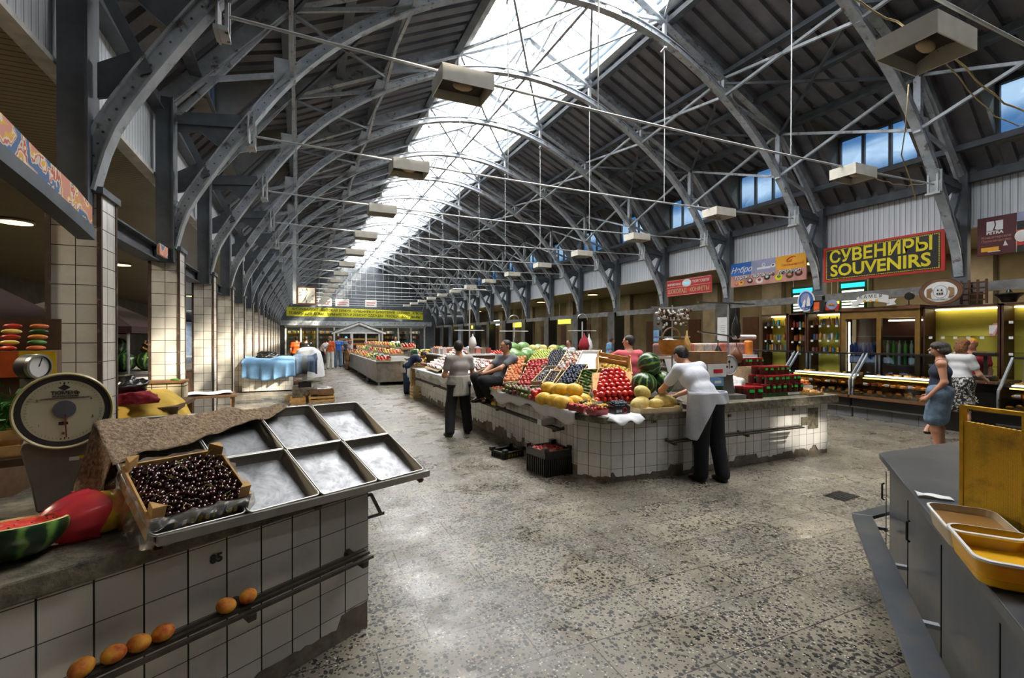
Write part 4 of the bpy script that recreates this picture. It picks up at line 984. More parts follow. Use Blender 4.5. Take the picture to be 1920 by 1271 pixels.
# yellow cloth heap etc between first two columns
def heap(name, c, R3, mat, label, cat, seed=0, f=1.0, amp=.12, floor=True, flare=.0):
    rr = random.Random(seed); wv = [(Vector((rr.gauss(0, 1), rr.gauss(0, 1), rr.gauss(0, 1))).normalized() * k, rr.uniform(0, 6.3), 3.2 / k) for k in (2.5, 3.5, 4.5, 6, 7, 9, 11, 14, 17, 21)]
    def fn(u, v):
        a = u * 2 * math.pi; t_ = v * math.pi / 2; p = Vector((math.cos(t_) * math.cos(a), math.cos(t_) * math.sin(a), math.sin(t_)))
        d = sum(w_ * (1 - 2 * abs(math.sin(k.dot(p) + ph))) for k, ph, w_ in wv) * .5; q = 1 + amp * d; h_ = math.cos(t_) ** .6
        return (c[0] + R3[0] * h_ * math.cos(a) * q, c[1] + R3[1] * h_ * math.sin(a) * q, max(c[2], c[2] + R3[2] * (math.sin(t_) * (1 + amp * .9 * d))))
    mb = MB(); mb.grid(fn, 84, 18); o = mb.build(name, mat, smooth=True); return tag(o, label, cat)
t = thing('stall_table', 'low stall table under the yellow cloth by the first tiled column', 'table', (-1.45, 6.35, 0)); mb = MB(); mb.bb((-.5, -.45, .94), (.3, .45, .98)); mb.build('tabletop', 'wood_dark', t)
for x in (-.45, .25):
    for y in (-.4, .4): mb = MB(); mb.bb((x - .03, y - .03, 0), (x + .03, y + .03, .94)); mb.build('leg', 'wood_dark', t)
heap('draped_cloth', (-1.50, 6.2, .56), (.46, .5, .56), 'cloth_yellow', 'mustard yellow cloth draped over the low table behind the scale', 'cloth', 3, amp=.05)
heap('folded_cloth', (-1.46, 5.78, 1.05), (.19, .15, .13), 'cloth_red', 'crumpled dark red cloth lying on the yellow cloth', 'cloth', 8, amp=.13)
heap('plastic_bag', (-1.62, 5.95, 1.13), (.22, .18, .20), 'plastic_black', 'crumpled shiny black plastic bag above the red cloth', 'bag', 9, amp=.17)
# tiled end block and table
t = thing('tiled_block', 'low cream tiled block standing at the foot of the second column', 'counter', (-1.66, 7.95, 0)); mb = MB(); mb.bb((-.6, -.1, 0), (.2, .14, 1.07)); mb.build('tiled_body', 'tile_cream', t); mb = MB(); mb.bb((-.62, -.115, 1.07), (.21, .16, 1.10)); mb.build('top_slab', 'wood_brown', t)
mb = MB(); mb.ell((0, 0, .01), (.06, .035, .015), 8, 5); tag(mb.build('leaf_scrap', 'leaf_green', loc=(-1.58, 7.92, 1.101)), 'scrap of green leaf lying on the cream tiled block', 'leaf')
t = thing('folding_table', 'small weathered wooden folding table with papers beside the third column', 'table', (-1.30, 9.15, 0), .15)
mb = MB(); mb.bb((-.42, -.32, .73), (.32, .32, .76)); mb.build('tabletop', 'wood_dark', t)
for x in (-.36, .27):
    mb = MB(); mb.beam((x, -.28, 0), (x, .28, .73), .045, .03); mb.build('leg', 'wood_brown', t); mb = MB(); mb.beam((x, .28, 0), (x, -.28, .73), .045, .03); mb.build('leg', 'wood_brown', t)
mb = MB(); mb.grid(lambda u, v: (-.36 + .62 * u, -.22 + .45 * v, .01 + .012 * math.sin(9 * u) * math.cos(7 * v) + .012), 14, 10); tag(mb.build('newspaper', 'cloth_white', loc=(-1.30, 9.15, .765), rot=(0, 0, .2), smooth=True, solid=.003), 'crumpled white newspaper sheets on the small folding table', 'newspaper')
# aisle behind left columns
def awning(x0, x1, y0, y1, zt, zb, label):
    t = thing('market_awning', label, 'awning', ((x0 + x1) / 2, (y0 + y1) / 2, 0)); cx, cy = (x0 + x1) / 2, (y0 + y1) / 2
    mb = MB(); a = (x0 - cx, y0 - cy, zb); b = (x1 - cx, y0 - cy, zb); c = (x1 - cx, y1 - cy, zb); d = (x0 - cx, y1 - cy, zb); p = (0, 0, zt)
    for q in ((a, b), (b, c), (c, d), (d, a)): mb.add([q[0], q[1], p], [(0, 1, 2)])
    mb.build('canopy', 'awning_maroon', t, solid=.01)
    mb = MB()
    for q in ((a, b), (b, c), (c, d), (d, a)): mb.quad(q[0], q[1], (q[1][0], q[1][1], zb - .10), (q[0][0], q[0][1], zb - .10))
    mb.build('valance', 'awning_maroon', t, solid=.01)
    for sx in (x0 - cx + .05, x1 - cx - .05):
        for sy in (y0 - cy + .05, y1 - cy - .05): mb = MB(); mb.tube([(sx, sy, 0), (sx, sy, zb)], .02, 6); mb.build('pole', 'steel_grey', t)
awning(-5.8, -2.9, 5.2, 8.8, 3.05, 1.86, 'dark maroon pyramid awning seen left of the first tiled column')
awning(-4.4, -2.35, 9.0, 12.0, 2.46, 1.86, 'dark maroon pyramid awning seen between the first and second columns')
def boxtable(loc, sx, sy, h, mat, label, top='stainless_dull', cat='stall', name='market_stall'):
    t = thing(name, label, cat, loc); mb = MB(); mb.bb((-sx / 2, -sy / 2, 0), (sx / 2, sy / 2, h - .04)); mb.build('body', mat, t); mb = MB(); mb.bb((-sx / 2 - .03, -sy / 2 - .03, h - .04), (sx / 2 + .03, sy / 2 + .03, h)); mb.build('worktop', top, t); return t
boxtable((-2.95, 10.0, 0), 1.6, 1.2, 1.14, 'cloth_white', 'stall table with a white cloth front behind the first two columns')
boxtable((-3.6, 6.9, 0), 1.6, 2.2, .95, 'wood_dark', 'dark stall table under the maroon awning at far left')
boxtable((-3.2, 14.6, 0), 1.6, 3.0, .95, 'wood_dark', 'dark stall table in the left aisle behind the third column')
mb = MB(); mb.ell((0, 0, 0), (.19, .16, .15), 20, 12); wl = mb.build('watermelon', 'wm_skin', smooth=True)
for k, (x, y, z) in enumerate(((-2.62, 9.62, 1.29), (-2.95, 9.75, 1.29), (-2.32, 9.7, 1.29), (-2.72, 9.66, 1.53), (-2.28, 10.1, 1.29))):
    o = wl if k == 0 else wl.copy()
    if k: COL.objects.link(o)
    o.location = (x, y, z); o.rotation_euler = (0, .2 * k, .7 * k); tag(o, 'striped watermelon piled on the white fronted stall behind the first columns', 'watermelon', 'watermelons on the white fronted stall')
crate((-2.28, 9.95, 1.40), .6, .34, .26, .16, 'tilted cardboard brown crate above the watermelons behind the columns', 'crate_wood', rot=(.2, .25, .6))
# mural panel on the arcade beam
ms = [(1.9, 3.06, 3.42), (2.6, 3.0, 3.28), (3.2, 2.93, 3.16), (3.7, 2.83, 3.03), (4.2, 2.77, 2.95), (4.78, 2.68, 2.88), (5.12, 2.62, 2.80)]
mb = MB()
for (y0, a0, b0), (y1, a1, b1) in zip(ms[:-1], ms[1:]): mb.prism([(-1.60, y0, a0), (-1.60, y1, a1), (-1.60, y1, b1), (-1.60, y0, b0)], (-.02, 0, 0))
tag(mb.build('painted_panel', 'mural'), 'curved panel painted with swirling orange, blue and yellow waves, top left', 'mural')
mb = MB()
for (y0, a0, b0), (y1, a1, b1) in zip(ms[:-1], ms[1:]): mb.prism([(-1.58, y0, a0 - .10), (-1.58, y1, a1 - .10), (-1.58, y1, a1), (-1.58, y0, a0)], (-.12, 0, 0))
tag(mb.build('steel_beam', 'steel_dark'), 'dark curved steel beam under the painted panel at top left', 'beam')
mb = MB(); mb.bb((-1.60, 7.1, 2.72), (-1.57, 7.5, 2.86)); tag(mb.build('painted_panel', 'mural'), 'tiny painted end panel on the beam at the second column', 'mural')
def ceil_lamp(loc, label, mat='lamp_warm', e=18, col=(1, .86, .64)):
    t = thing('ceiling_lamp', label, 'lamp', loc); mb = MB(); mb.lathe([(.0, 0), (.28, 0), (.30, -.03), (.26, -.05)], 20); mb.build('housing', 'steel_light', t); mb = MB(); mb.lathe([(.26, -.05), (0, -.065)], 20); mb.build('diffuser', mat, t)
    d = bpy.data.lights.new('bulb', 'AREA'); d.shape = 'DISK'; d.size = .5; d.energy = e; d.color = col; o = bpy.data.objects.new('bulb', d); COL.objects.link(o); o.parent = t; o.location = (0, 0, -.08); return t
ceil_lamp((-5.1, 12.5, 3.99), 'glowing flat ceiling lamp in the left aisle, at the left picture edge', 'lamp_warm', 90)
ceil_lamp((-5.1, 18.5, 3.99), 'glowing flat ceiling lamp in the left aisle seen past the first column', 'lamp_warm', 60)
ceil_lamp((-5.4, 31.0, 3.99), 'glowing flat ceiling lamp in the left aisle seen past the second column', 'lamp_warm', 60)
ceil_lamp((-4.4, 4.6, 3.99), 'flat ceiling lamp over the left aisle near the camera', 'lamp_warm', 120)  # added out of view to brighten the near columns and aisle ceiling

t = thing('foot_rail', 'short dark metal rail end showing past the right side of the tray counter', 'rail', LO, LA)
for a_, b_ in (((.0, .35, .50), (.41, .35, .47)), ((.0, .37, .64), (.30, .35, .63)), ((.30, .35, .63), (.38, .35, .48))): mb = MB(); mb.beam(a_, b_, .014, .02); mb.build('bar', 'rail_metal', t)
# ================================================================ island counter and its produce
tile_mat('tile_island', '#dcdcda', '#cbcbca', '#6a6560', .155, .0022, .22, .45, vj=.0065)
IX0, IX1, IY0 = 3.1, 7.1, 4.5
t = thing('market_counter', 'L-shaped white tiled island counter with chipped lower tiles, numbered 184', 'counter', (IX0, IY0, 0))
o0 = Vector((IX0, IY0, 0))
# front wing footprint with chamfer, left wing behind it
fw = [(.22, .1, 0), (1.2, -.02, 0), (4.0, 0, 0), (4.0, 1.35, 0), (0, 1.35, 0), (0, .48, 0)]
mb = MB(); mb.prism([(x, y, 0) for x, y, z in fw], (0, 0, .74)); mb.bb((0, 1.35, 0), (1.15, 9.4, .72)); mb.build('plinth', 'plaster', t)
def panel_at(p, q, zt, zb, seed, amp, name='tile_facing', out=.006):
    p, q = Vector(p), Vector(q); d = q - p; mb = MB(); jag_panel(mb, 0, d.length, zt, zb, y=-out, th=out, seed=seed, amp=amp); rz = math.atan2(d.y, d.x)
    return mb.build(name, 'tile_island', t, loc=(p.x, p.y, 0), rot=(0, 0, rz))
panel_at((1.2, -.02, 0), (4.0, 0, 0), .745, .05, 2, .1); panel_at((.22, .1, 0), (1.2, -.02, 0), .735, .06, 3, .1); panel_at((0, .48, 0), (.22, .1, 0), .735, .02, 5, .04)
for k in range(6): panel_at((0, .48 + (k + 1) * 1.48, 0), (0, (.48 + k * 1.48), 0), .72, .07, 7 + k, .13)
mb = MB(); mb.bb((3.55, -.012, .38), (3.78, -.006, .68)); mb.bb((3.40, -.012, .44), (3.55, -.006, .56)); mb.build('bare_patch', 'concrete_top', t)
mb = MB(); mb.prism([(.0, -.06, .72), (1.3, -.10, .72), (1.3, 9.45, .72), (-.12, 9.45, .72), (-.12, .36, .72)], (0, 0, .08)); mb.build('worktop', 'concrete_top', t, bevel=.008)
mb = MB(); mb.bb((1.3, -.12, .745), (4.08, 1.4, .862)); mb.build('worktop', 'concrete_top', t, bevel=.008)
for tx, x in (('184', .78), ('183', 1.98), ('182', 3.22)): text_obj('number', tx, .05, 'black_paint', t, (x, -.03 if x > 1.2 else .02, .68), (math.pi / 2, 0, 0 if x > 1.2 else -.12), bold=.001)
foot_rail((4.0, 4.49, 0), 0, 2.35, 'dark metal foot rail along the front of the tiled island counter', None, (.05, 1.25), .455)
foot_rail((IX0, 13.6, 0), -math.pi / 2, 8.4, 'long dark metal rail on the aisle side of the island under the seated man', None, (.4, 2.4, 4.4, 6.4, 8.3), .53)
mb = MB(); mb.bb((-.11, -.055, 0), (.11, .055, .07)); tag(mb.build('white_brick', 'plastic_white', loc=(2.98, 5.55, .547)), 'white block standing on the end of the aisle rail', 'block')
mb = MB(); mb.ell((0, 0, 0), .04, 12, 8); a = mb.build('apple', 'yellow_plum', smooth=True); 
for k in range(2):
    o = a if k == 0 else a.copy()
    if k: COL.objects.link(o)
    o.location = (2.98, 7.35 + k * .09, .587); tag(o, 'yellow apple resting on the aisle side rail of the island', 'apple', 'two yellow apples on the island rail')
# white paper / cloth edging that hangs over the aisle edge
mb = MB()
def hang(u, v):
    y = 4.80 + 8.5 * u; return (3.2 - .25 * min(1, v * 2) + .01 * math.sin(40 * u), y, .802 + .01 - (max(0, v - .5) * .24) * (1 + .35 * math.sin(31 * u) + .25 * math.sin(77 * u)))
mb.grid(hang, 120, 8); tag(mb.build('paper_liner', 'cloth_white', smooth=True, solid=.002), 'white paper liner hanging over the aisle edge of the island', 'paper')
mb = MB(); mb.grid(lambda u, v: (3.0 + .6 * u, 4.85 - .47 * min(1, u * 3) + (-.05 + .35 * v), .806 + (-.28 * max(0, .25 - v) * (1 + .4 * math.sin(17 * u)) + .004 * math.sin(19 * u + 7 * v))), 40, 8); tag(mb.build('paper_liner', 'cloth_white', smooth=True, solid=.002), 'white paper sheet folded over the chamfered corner of the island', 'paper')
# ---- fruit helpers
FR = {}
def fruit(key, mat, r, n=12, m=8, stem=None):
    if key not in FR:
        mb = MB(); mb.ell((0, 0, 0), r, n, m); o = mb.build(key.split('#')[0], mat, smooth=True); FR[key] = [o, False]
    return FR[key]
def place(key, name, mat, r, loc, label, cat, group, rot=None, scale=1, n=12, m=8):
    f = fruit(key, mat, r, n, m); o = f[0] if not f[1] else f[0].copy()
    if f[1]: COL.objects.link(o)
    f[1] = True; o.name = name; o.location = loc; o.rotation_euler = rot or (random.uniform(-.5, .5), random.uniform(-.5, .5), random.uniform(0, 6)); o.scale = (scale,) * 3
    return tag(o, label, cat, group)
def slope_pile(key, name, mat, r, org, ux, uy, nx, ny, label, cat, group, layers=1, jit=.38, n=10, m=7, sp=None, skip=0):
    """lay fruit on the sloping sheet spanned by ux, uy (vectors) from org"""
    ux, uy = Vector(ux), Vector(uy); nn = ux.cross(uy).normalized(); rmx = max(r) if isinstance(r, tuple) else r; cnt = 0
    for L in range(layers):
        for j in range(ny - L):
            for i in range(nx - L):
                if random.random() < skip: continue
                p = Vector(org) + ux * ((i + .5 + .5 * (j % 2) * .9 + .5 * L) / nx) + uy * ((j + .5 + .5 * L) / ny) + nn * (rmx * (.8 + L * 1.5))
                p += Vector((random.uniform(-jit, jit), random.uniform(-jit, jit), random.uniform(-jit, jit) * .6)) * rmx
                place(key, name, mat, r, p, label, cat, group, n=n, m=m, scale=random.uniform(.9, 1.08)); cnt += 1
    return cnt
def board(org, ux, uy, th, mat, label, cat='board', name='display_board', rim=0):
    ux, uy = Vector(ux), Vector(uy); nn = ux.cross(uy).normalized(); o = Vector(org)
    mb = MB(); mb.prism([(0, 0, 0), ux, ux + uy, uy], -nn * th)
    ob = mb.build(name, mat, loc=o); tag(ob, label, cat)
    if rim:
        for a, b, nm in (((0, 0, 0), ux, 'rim_board'), (ux, ux + uy, 'rim_board'), (uy, ux + uy, 'rim_board'), ((0, 0, 0), uy, 'rim_board')):
            m2 = MB(); m2.prism([Vector(a) - nn * th, Vector(b) - nn * th, Vector(b) + nn * rim, Vector(a) + nn * rim], (ux + uy - Vector(a) - Vector(b)).normalized() * .012); m2.build(nm, mat, ob)
    return ob
# yellow melons at the corner
ym = [((2.98, 5.62, .875), .2), ((3.02, 5.38, .875), .1), ((3.02, 5.17, .875), -.1), ((3.17, 5.16, .875), .0), ((3.36, 5.30, .88), .3), ((3.09, 5.66, 1.005), -.3), ((3.12, 5.44, 1.01), -.4), ((3.24, 5.28, 1.015), -.6)]
for k, (p, a) in enumerate(ym):
    place('ymelon', 'yellow_melon', 'yellow_melon', (.135, .093, .09), p, 'smooth yellow melon in the stack at the island corner', 'melon', 'yellow melons stacked at the island corner', (0, .15 * (k % 3 - 1), a - 1.3 + (.35 * (k % 3) if k < 5 else .6)), 1, 24, 14)
# pale netted melons in white crate
t = crate((3.93, 4.60, .802), -.02, .62, .36, .075, 'low white fruit crate holding four pale melons at the front counter edge', 'crate_pale', slats=1)
for k, (p, a) in enumerate((((3.76, 4.62, .895), .25), ((4.0, 4.62, .885), -.35), ((4.19, 4.66, .895), -.6), ((3.86, 4.70, 1.015), .4))):
    place('pmelon', 'pale_melon', 'pale_melon', (.15, .088, .085), p, 'pale ridged oval melon in the low white crate', 'melon', 'pale melons in the low white crate', (0, .15 * (k - 1), a), 1 if k != 1 else .7, 20, 14)
# watermelons on scale pan
t = thing('platform_scale', 'platform scale with wide metal pan carrying three dark watermelons', 'scale', (4.30, 5.02, .80)); mb = MB(); mb.bb((-.15, -.14, 0), (.15, .14, .1)); mb.build('body', 'stainless_dull', t); mb = MB(); mb.lathe([(0, .1), (.1, .1), (.34, .135), (.35, .15), (.33, .145), (.1, .112), (0, .112)], 36); mb.build('pan', 'stainless', t, smooth='auto')
for k, (p, rt, lb) in enumerate((((4.12, 4.98, 1.09), (.2, .1, .3), 'dark striped watermelon, lower left of the three on the scale pan'), ((4.45, 5.0, 1.09), (.1, .9, 2), 'dark striped watermelon, lower right of the three beside the man in white'), ((4.27, 5.06, 1.335), (1.3, .3, .9), 'dark striped watermelon resting on top of the other two'))):
    place('dwm', 'watermelon', 'wm_skin', (.165, .165, .15), p, lb, 'watermelon', 'three dark watermelons on the scale', rt, 1.0, 32, 20)
# tomato pyramid
board((3.36, 5.02, .84), (.66, .0, 0), (.30, .48, .37), .02, 'crate_wood', 'sloping wooden board under the pile of tomatoes')
ux, uy = Vector((.66, 0, 0)), Vector((.26, .47, .365)); nn = ux.cross(uy).normalized()
for L in range(2):
    for j in range(8 - L):
        w_ = 7 - (j // 2 if j > 2 else 0) - L
        for i in range(w_):
            p = Vector((3.37, 5.04, .845)) + ux * ((i + .5 + (7 - w_) * .5 + .25 * (j % 2)) / 7.3) + uy * ((j + .5 + L * .5) / 8) + nn * (.042 + L * .062)
            place('tom', 'tomato', 'tomato', (.046, .046, .041), p + Vector((random.uniform(-.005, .005),) * 3), 'ripe red tomato in the pyramid of tomatoes', 'tomato', 'red tomatoes piled in a pyramid', n=16, m=10)
# cucumbers
board((3.26, 5.42, .88), (.27, -.02, 0), (.45, .44, .32), .02, 'crate_wood', 'sloping wooden tray under the cucumbers', rim=.05)
for j in range(9):
    for i in range(4):
        p = Vector((3.31, 5.45, .925)) + Vector((.26, -.02, 0)) * (i / 4) + Vector((.45, .44, .32)) * (j / 9.5) + Vector((0, 0, .02 * (i % 2)))
        place('cuc', 'cucumber', 'cucumber', (.062, .018, .018), p, 'dark green cucumber on the tray between plums and tomatoes', 'cucumber', 'cucumbers on the sloping tray', (random.uniform(-.2, .2), .3, random.uniform(-.5, 1.6)), 1, 10, 6)
# trays of plums, cherries and nectarines running away along the aisle wing
def fruit_tray(org, ux, uy, rim, label): return board(org, ux, uy, .01, 'crate_pale', label, 'crate', 'fruit_crate', rim)
fruit_tray((3.14, 5.66, 1.0), (.30, -.03, 0), (.54, .48, .24), .06, 'pale sloping crate of blue plums')
slope_pile('plum', 'plum', 'plum', (.027, .023, .023), (3.15, 5.67, 1.005), (.29, -.03, 0), (.53, .47, .235), 6, 14, 'blue plum in the sloping crate beside the cucumbers', 'plum', 'blue plums in the sloping crate', 2)
fruit_tray((3.06, 5.86, 1.02), (.17, -.03, 0), (.34, .36, .14), .05, 'small pale crate of dark cherries in front of the plums')
slope_pile('dch', 'cherry', 'dark_cherry', .017, (3.07, 5.87, 1.025), (.16, -.03, 0), (.33, .35, .135), 6, 12, 'dark cherry in the small crate left of the plums', 'cherry', 'dark cherries left of the plums', 1, n=8, m=6)
fruit_tray((3.03, 6.12, 1.02), (.21, -.02, 0), (.50, .50, .18), .05, 'long pale crate of dark gooseberries with a bag behind it')
slope_pile('goose', 'gooseberry', 'dark_cherry', .019, (3.04, 6.13, 1.025), (.20, -.02, 0), (.49, .49, .175), 6, 17, 'dark berry in the long crate next to the peaches', 'berry', 'dark berries in the long crate', 1, n=8, m=6)
fruit_tray((2.98, 6.52, .93), (.38, 0, 0), (.56, .72, .36), .03, 'sloping tray of red nectarines'); fruit_tray((2.97, 7.02, .95), (.28, 0, 0), (.50, .80, .36), .03, 'sloping tray of pale peaches')
slope_pile('nect', 'nectarine', 'nectarine', .036, (2.99, 6.54, .935), (.37, 0.0, 0), (.55, .70, .355), 6, 12, 'red nectarine on the sloping tray in the middle of the aisle wing', 'nectarine', 'red nectarines on the aisle wing', 1, n=12)
slope_pile('peac', 'peach', 'peachy', .038, (2.98, 7.04, .955), (.26, 0.0, 0), (.49, .78, .355), 4, 12, 'pale orange peach beside the seated man', 'peach', 'pale peaches beside the seated man', 1, n=12)
slope_pile('fig', 'fig', 'fig', .034, (2.93, 5.90, .83), (.20, .0, .06), (.0, 1.05, .0), 4, 15, 'green and purple fig in the low tray on the aisle edge', 'fig', 'figs along the aisle edge', 2, n=10)
slope_pile('redap', 'apple', 'tomato', .037, (2.90, 5.74, .83), (.20, .0, .06), (.0, .20, .0), 4, 3, 'small red apple between figs and yellow melons', 'apple', 'red apples between figs and melons', 2, n=12)
crate((3.08, 7.35, .81), 0, .3, .42, .06, 'small white crate with red berries at the aisle edge near the seated man', 'crate_pale', slats=1)
slope_pile('rb', 'berry', 'berry_red', .02, (2.96, 7.18, .83), (.24, 0, 0), (0, .34, 0), 5, 8, 'red berry in the small white crate near the seated man', 'berry', 'red berries in the small white crate', 1, n=8, m=6)
# punnets at the corner
def punnet(p, mat, fm, key, lab, rz=0, s=1, cl='plastic_black'):
    t = thing('punnet', lab, 'punnet', p, rz); W, D, H_ = .075 * s, .055 * s, .065
    mb = MB()
    lo = [(-W * .85, -D * .85, 0), (W * .85, -D * .85, 0), (W * .85, D * .85, 0), (-W * .85, D * .85, 0)]; hi = [(-W, -D, H_), (W, -D, H_), (W, D, H_), (-W, D, H_)]
    mb.add(lo + hi, [(3, 2, 1, 0)] + [(i, (i + 1) % 4, 4 + (i + 1) % 4, 4 + i) for i in range(4)]); mb.build('tub', mat, t, solid=.002)
    for k in range(12):
        i, j = k % 4, k // 4; q = Vector(p) + Matrix.Rotation(rz, 3, 'Z') @ Vector(((-.75 + i * .5) * W, (-.6 + j * .6) * D, H_ + random.uniform(-.008, .012)))
        place(key, 'berry', fm, .019 * s, q, 'berry heaped in the small punnets on the island corner, ' + lab.split(' punnet')[0] + ' one', 'berry', 'berries in the corner punnets, ' + lab.split(' punnet')[0], n=8, m=6)
punnet((3.06, 5.12, .81), 'plastic_red', 'berry_red', 'pb1', 'dark red punnet nearest the yellow melons', .6)
punnet((3.05, 4.97, .81), 'plastic_red', 'berry_red', 'pb1', 'second red punnet along the corner edge', .6); punnet((3.07, 4.82, .81), 'plastic_red', 'berry_red', 'pb1', 'third red punnet along the corner edge', .5)
punnet((3.13, 4.60, .81), 'plastic_red', 'berry_red', 'pb1', 'large red punnet at the corner point', .2, 1.5); punnet((3.22, 4.92, .81), 'plastic_red', 'yellow_plum', 'pb2', 'red punnet of yellow berries behind the red ones', .5)
punnet((3.30, 4.74, .81), 'plastic_black', 'yellow_plum', 'pb2', 'black punnet of yellow berries behind the corner', .4); punnet((3.40, 5.06, .83), 'plastic_white', 'yellow_plum', 'pb2', 'raised white punnet of yellow berries at the melons', .4, 1.4)
punnet((3.22, 5.10, .82), 'plastic_black', 'dark_cherry', 'pb3', 'raised black punnet of dark berries at the melons', .5, 1.2)
t = thing('berry_box', 'black printed box of dark blue berries at the island corner', 'box', (3.42, 4.58, .81), .05); mb = MB(); mb.bb((-.11, -.07, 0), (.11, .07, .08)); mb.build('body', 'plastic_black', t)
mb = MB(); mb.tube([(.03 + .03 * math.cos(a), -.072, .04 + .03 * math.sin(a)) for a in [k * .55 for k in range(12)]], .004, 5, closed=True); mb.build('printed_ring', 'red_paint', t); mb = MB(); [mb.bb((-.09 + k * .02, -.0715, .02), (-.08 + k * .02, -.0705, .05)) for k in range(4)]; mb.build('print_mark', 'plastic_white', t)
slope_pile('dbb', 'blueberry', 'grape_dark', .014, (3.32, 4.52, .885), (.20, 0, 0), (0, .14, .03), 9, 7, 'dark blue berry in the black printed box', 'berry', 'blue berries in the printed box', 2, n=7, m=5)
# crates with yellow plums, white trays behind
yc = crate((4.35, 6.0, 1.16), -.35, .50, .46, .19, 'tilted orange wooden crate spilling yellow plums above the tomatoes', 'crate_wood', rot=(.62, .18, -.45))
slope_pile('ypl', 'yellow_plum', 'yellow_plum', .027, (4.08, 5.83, 1.09), (.38, -.19, -.09), (.12, .26, .18), 8, 7, 'small yellow plum in the tilted orange crate', 'plum', 'yellow plums in the tilted crate', 2, n=9, m=6)
mb = MB(); mb.bb((-.2, -.2, 0), (.2, .2, .32)); tag(mb.build('support_box', 'cardboard', loc=(4.3, 5.95, .74)), 'brown box propping up the tilted orange crate', 'box')
board((3.72, 6.12, 1.14), (.34, -.08, 0), (.52, .56, .30), .02, 'plastic_white', 'empty white sloping tray left of the orange crate', 'tray', 'display_tray', .05)
board((3.62, 6.5, 1.14), (.30, -.06, 0), (.62, .66, .28), .02, 'crate_pale', 'sloping crate of wrapped white fruit with plum stripes', 'crate', 'fruit_crate', .05)
slope_pile('wrap', 'wrapped_fruit', 'packs', .034, (3.63, 6.51, 1.145), (.29, -.06, 0), (.61, .65, .275), 4, 11, 'fruit in white paper in the sloping crate', 'fruit', 'paper wrapped fruit in the sloping crate', 1, n=10)
board((3.58, 6.9, 1.16), (.30, -.05, 0), (.66, .80, .28), .02, 'crate_pale', 'sloping crate of dark blue grapes', 'crate', 'fruit_crate', .03)
slope_pile('dgr', 'grape', 'grape_dark', .022, (3.59, 6.91, 1.17), (.29, -.05, 0), (.65, .79, .275), 7, 18, 'dark blue grape on the sloping crate', 'grape', 'dark blue grapes', 1, n=7, m=5)
slope_pile('ggr', 'grape', 'grape_green', .024, (3.56, 7.4, 1.21), (.42, -.05, .02), (.62, .85, .22), 9, 16, 'green grape in the heap behind the dark grapes', 'grape', 'green grapes behind the dark grapes', 1, n=7, m=5)
board((3.55, 7.4, 1.19), (.43, -.05, .02), (.63, .87, .22), .02, 'crate_pale', 'sloping crate of green grapes', 'crate', 'fruit_crate', .02)
# film bag between trays
heap('plastic_bag', (3.45, 6.35, 1.08), (.14, .16, .12), 'film', 'clear plastic bag between the berry crate and the plums', 'bag', 21, amp=.15)
# watermelons and melons on raised stand deeper in
boxtable((4.6, 9.6, 0), 1.5, 2.0, 1.16, 'wood_dark', 'raised wooden stand carrying green watermelons inside the island', 'crate_wood', 'stand', 'display_stand')
for k, (x, y, z) in enumerate(((4.05, 8.9, 1.30), (4.35, 9.0, 1.30), (4.65, 8.95, 1.3), (4.2, 9.35, 1.32), (4.55, 9.35, 1.34), (4.9, 9.3, 1.31), (4.4, 9.9, 1.45), (4.75, 10.0, 1.45), (5.1, 9.9, 1.4))):
    place('lwm', 'watermelon', 'wm_light', (.19, .14, .14), (x, y, z), 'light green mottled watermelon on the raised stand inside the island', 'watermelon', 'light green watermelons on the stand', (0, 0, .5 * k), 1, 20, 12)
for k in range(7): place('cant', 'melon', 'pale_melon', (.11, .09, .09), (4.75 + .2 * (k % 4), 9.9 - .1 * k, 1.30 + .14 * (k // 4)), 'small tan melon beside the light green watermelons', 'melon', 'small tan melons on the stand', n=14, m=9)
# far part of aisle wing: packed dried goods in rows
def packs(org, ux, uy, nx, ny, sz, label, group, mat='packs', tilt=.5, key='pk'):
    ux, uy = Vector(ux), Vector(uy)
    for j in range(ny):
        for i in range(nx):
            kk = key
            if kk not in FR: mb = MB(); mb.box((0, 0, 0), sz); FR[kk] = [mb.build('food_pack', mat, bevel=.004), False]
            f = FR[kk]; o = f[0] if not f[1] else f[0].copy()
            if f[1]: COL.objects.link(o)
            f[1] = True; o.location = Vector(org) + ux * ((i + .5) / nx) + uy * ((j + .5) / ny) + Vector((0, 0, sz[2] / 2 + random.uniform(0, .01))); o.rotation_euler = (tilt + random.uniform(-.1, .1), 0, random.uniform(-.25, .25)); tag(o, label, 'food pack', group)
board((2.98, 9.4, .82), (.84, 0, .33), (.1, 1.75, .0), .02, 'crate_pale', 'lower sloping board with rows of packed dried food'); board((3.02, 11.2, .88), (.84, 0, .43), (.1, 1.65, .0), .02, 'crate_pale', 'upper sloping board with rows of packed dried food')
packs((3.0, 9.4, .84), (.8, 0, .32), (.10, 1.7, .0), 8, 11, (.085, .13, .035), 'flat pack of dried food in the lower sloping rows behind the standing man', 'dried food packs on the slope')
packs((3.05, 11.2, .90), (.8, 0, .42), (.10, 1.6, .0), 8, 10, (.09, .14, .04), 'flat pack of dried food in the upper sloping rows', 'dried food packs, upper rows', key='pk')
packs((3.55, 12.65, 1.22), (1.5, 0, .0), (.0, 1.45, .0), 9, 5, (.12, .14, .16), 'tall bag of dried fruit on the top shelf of the island end', 'bags of dried fruit', 'packs', 0, 'pk2')
boxtable((4.3, 13.4, 0), 1.6, 1.6, 1.22, 'wood_dark', 'high stand with bags of dried fruit at the back of the island', 'cloth_white', 'stand', 'display_stand')
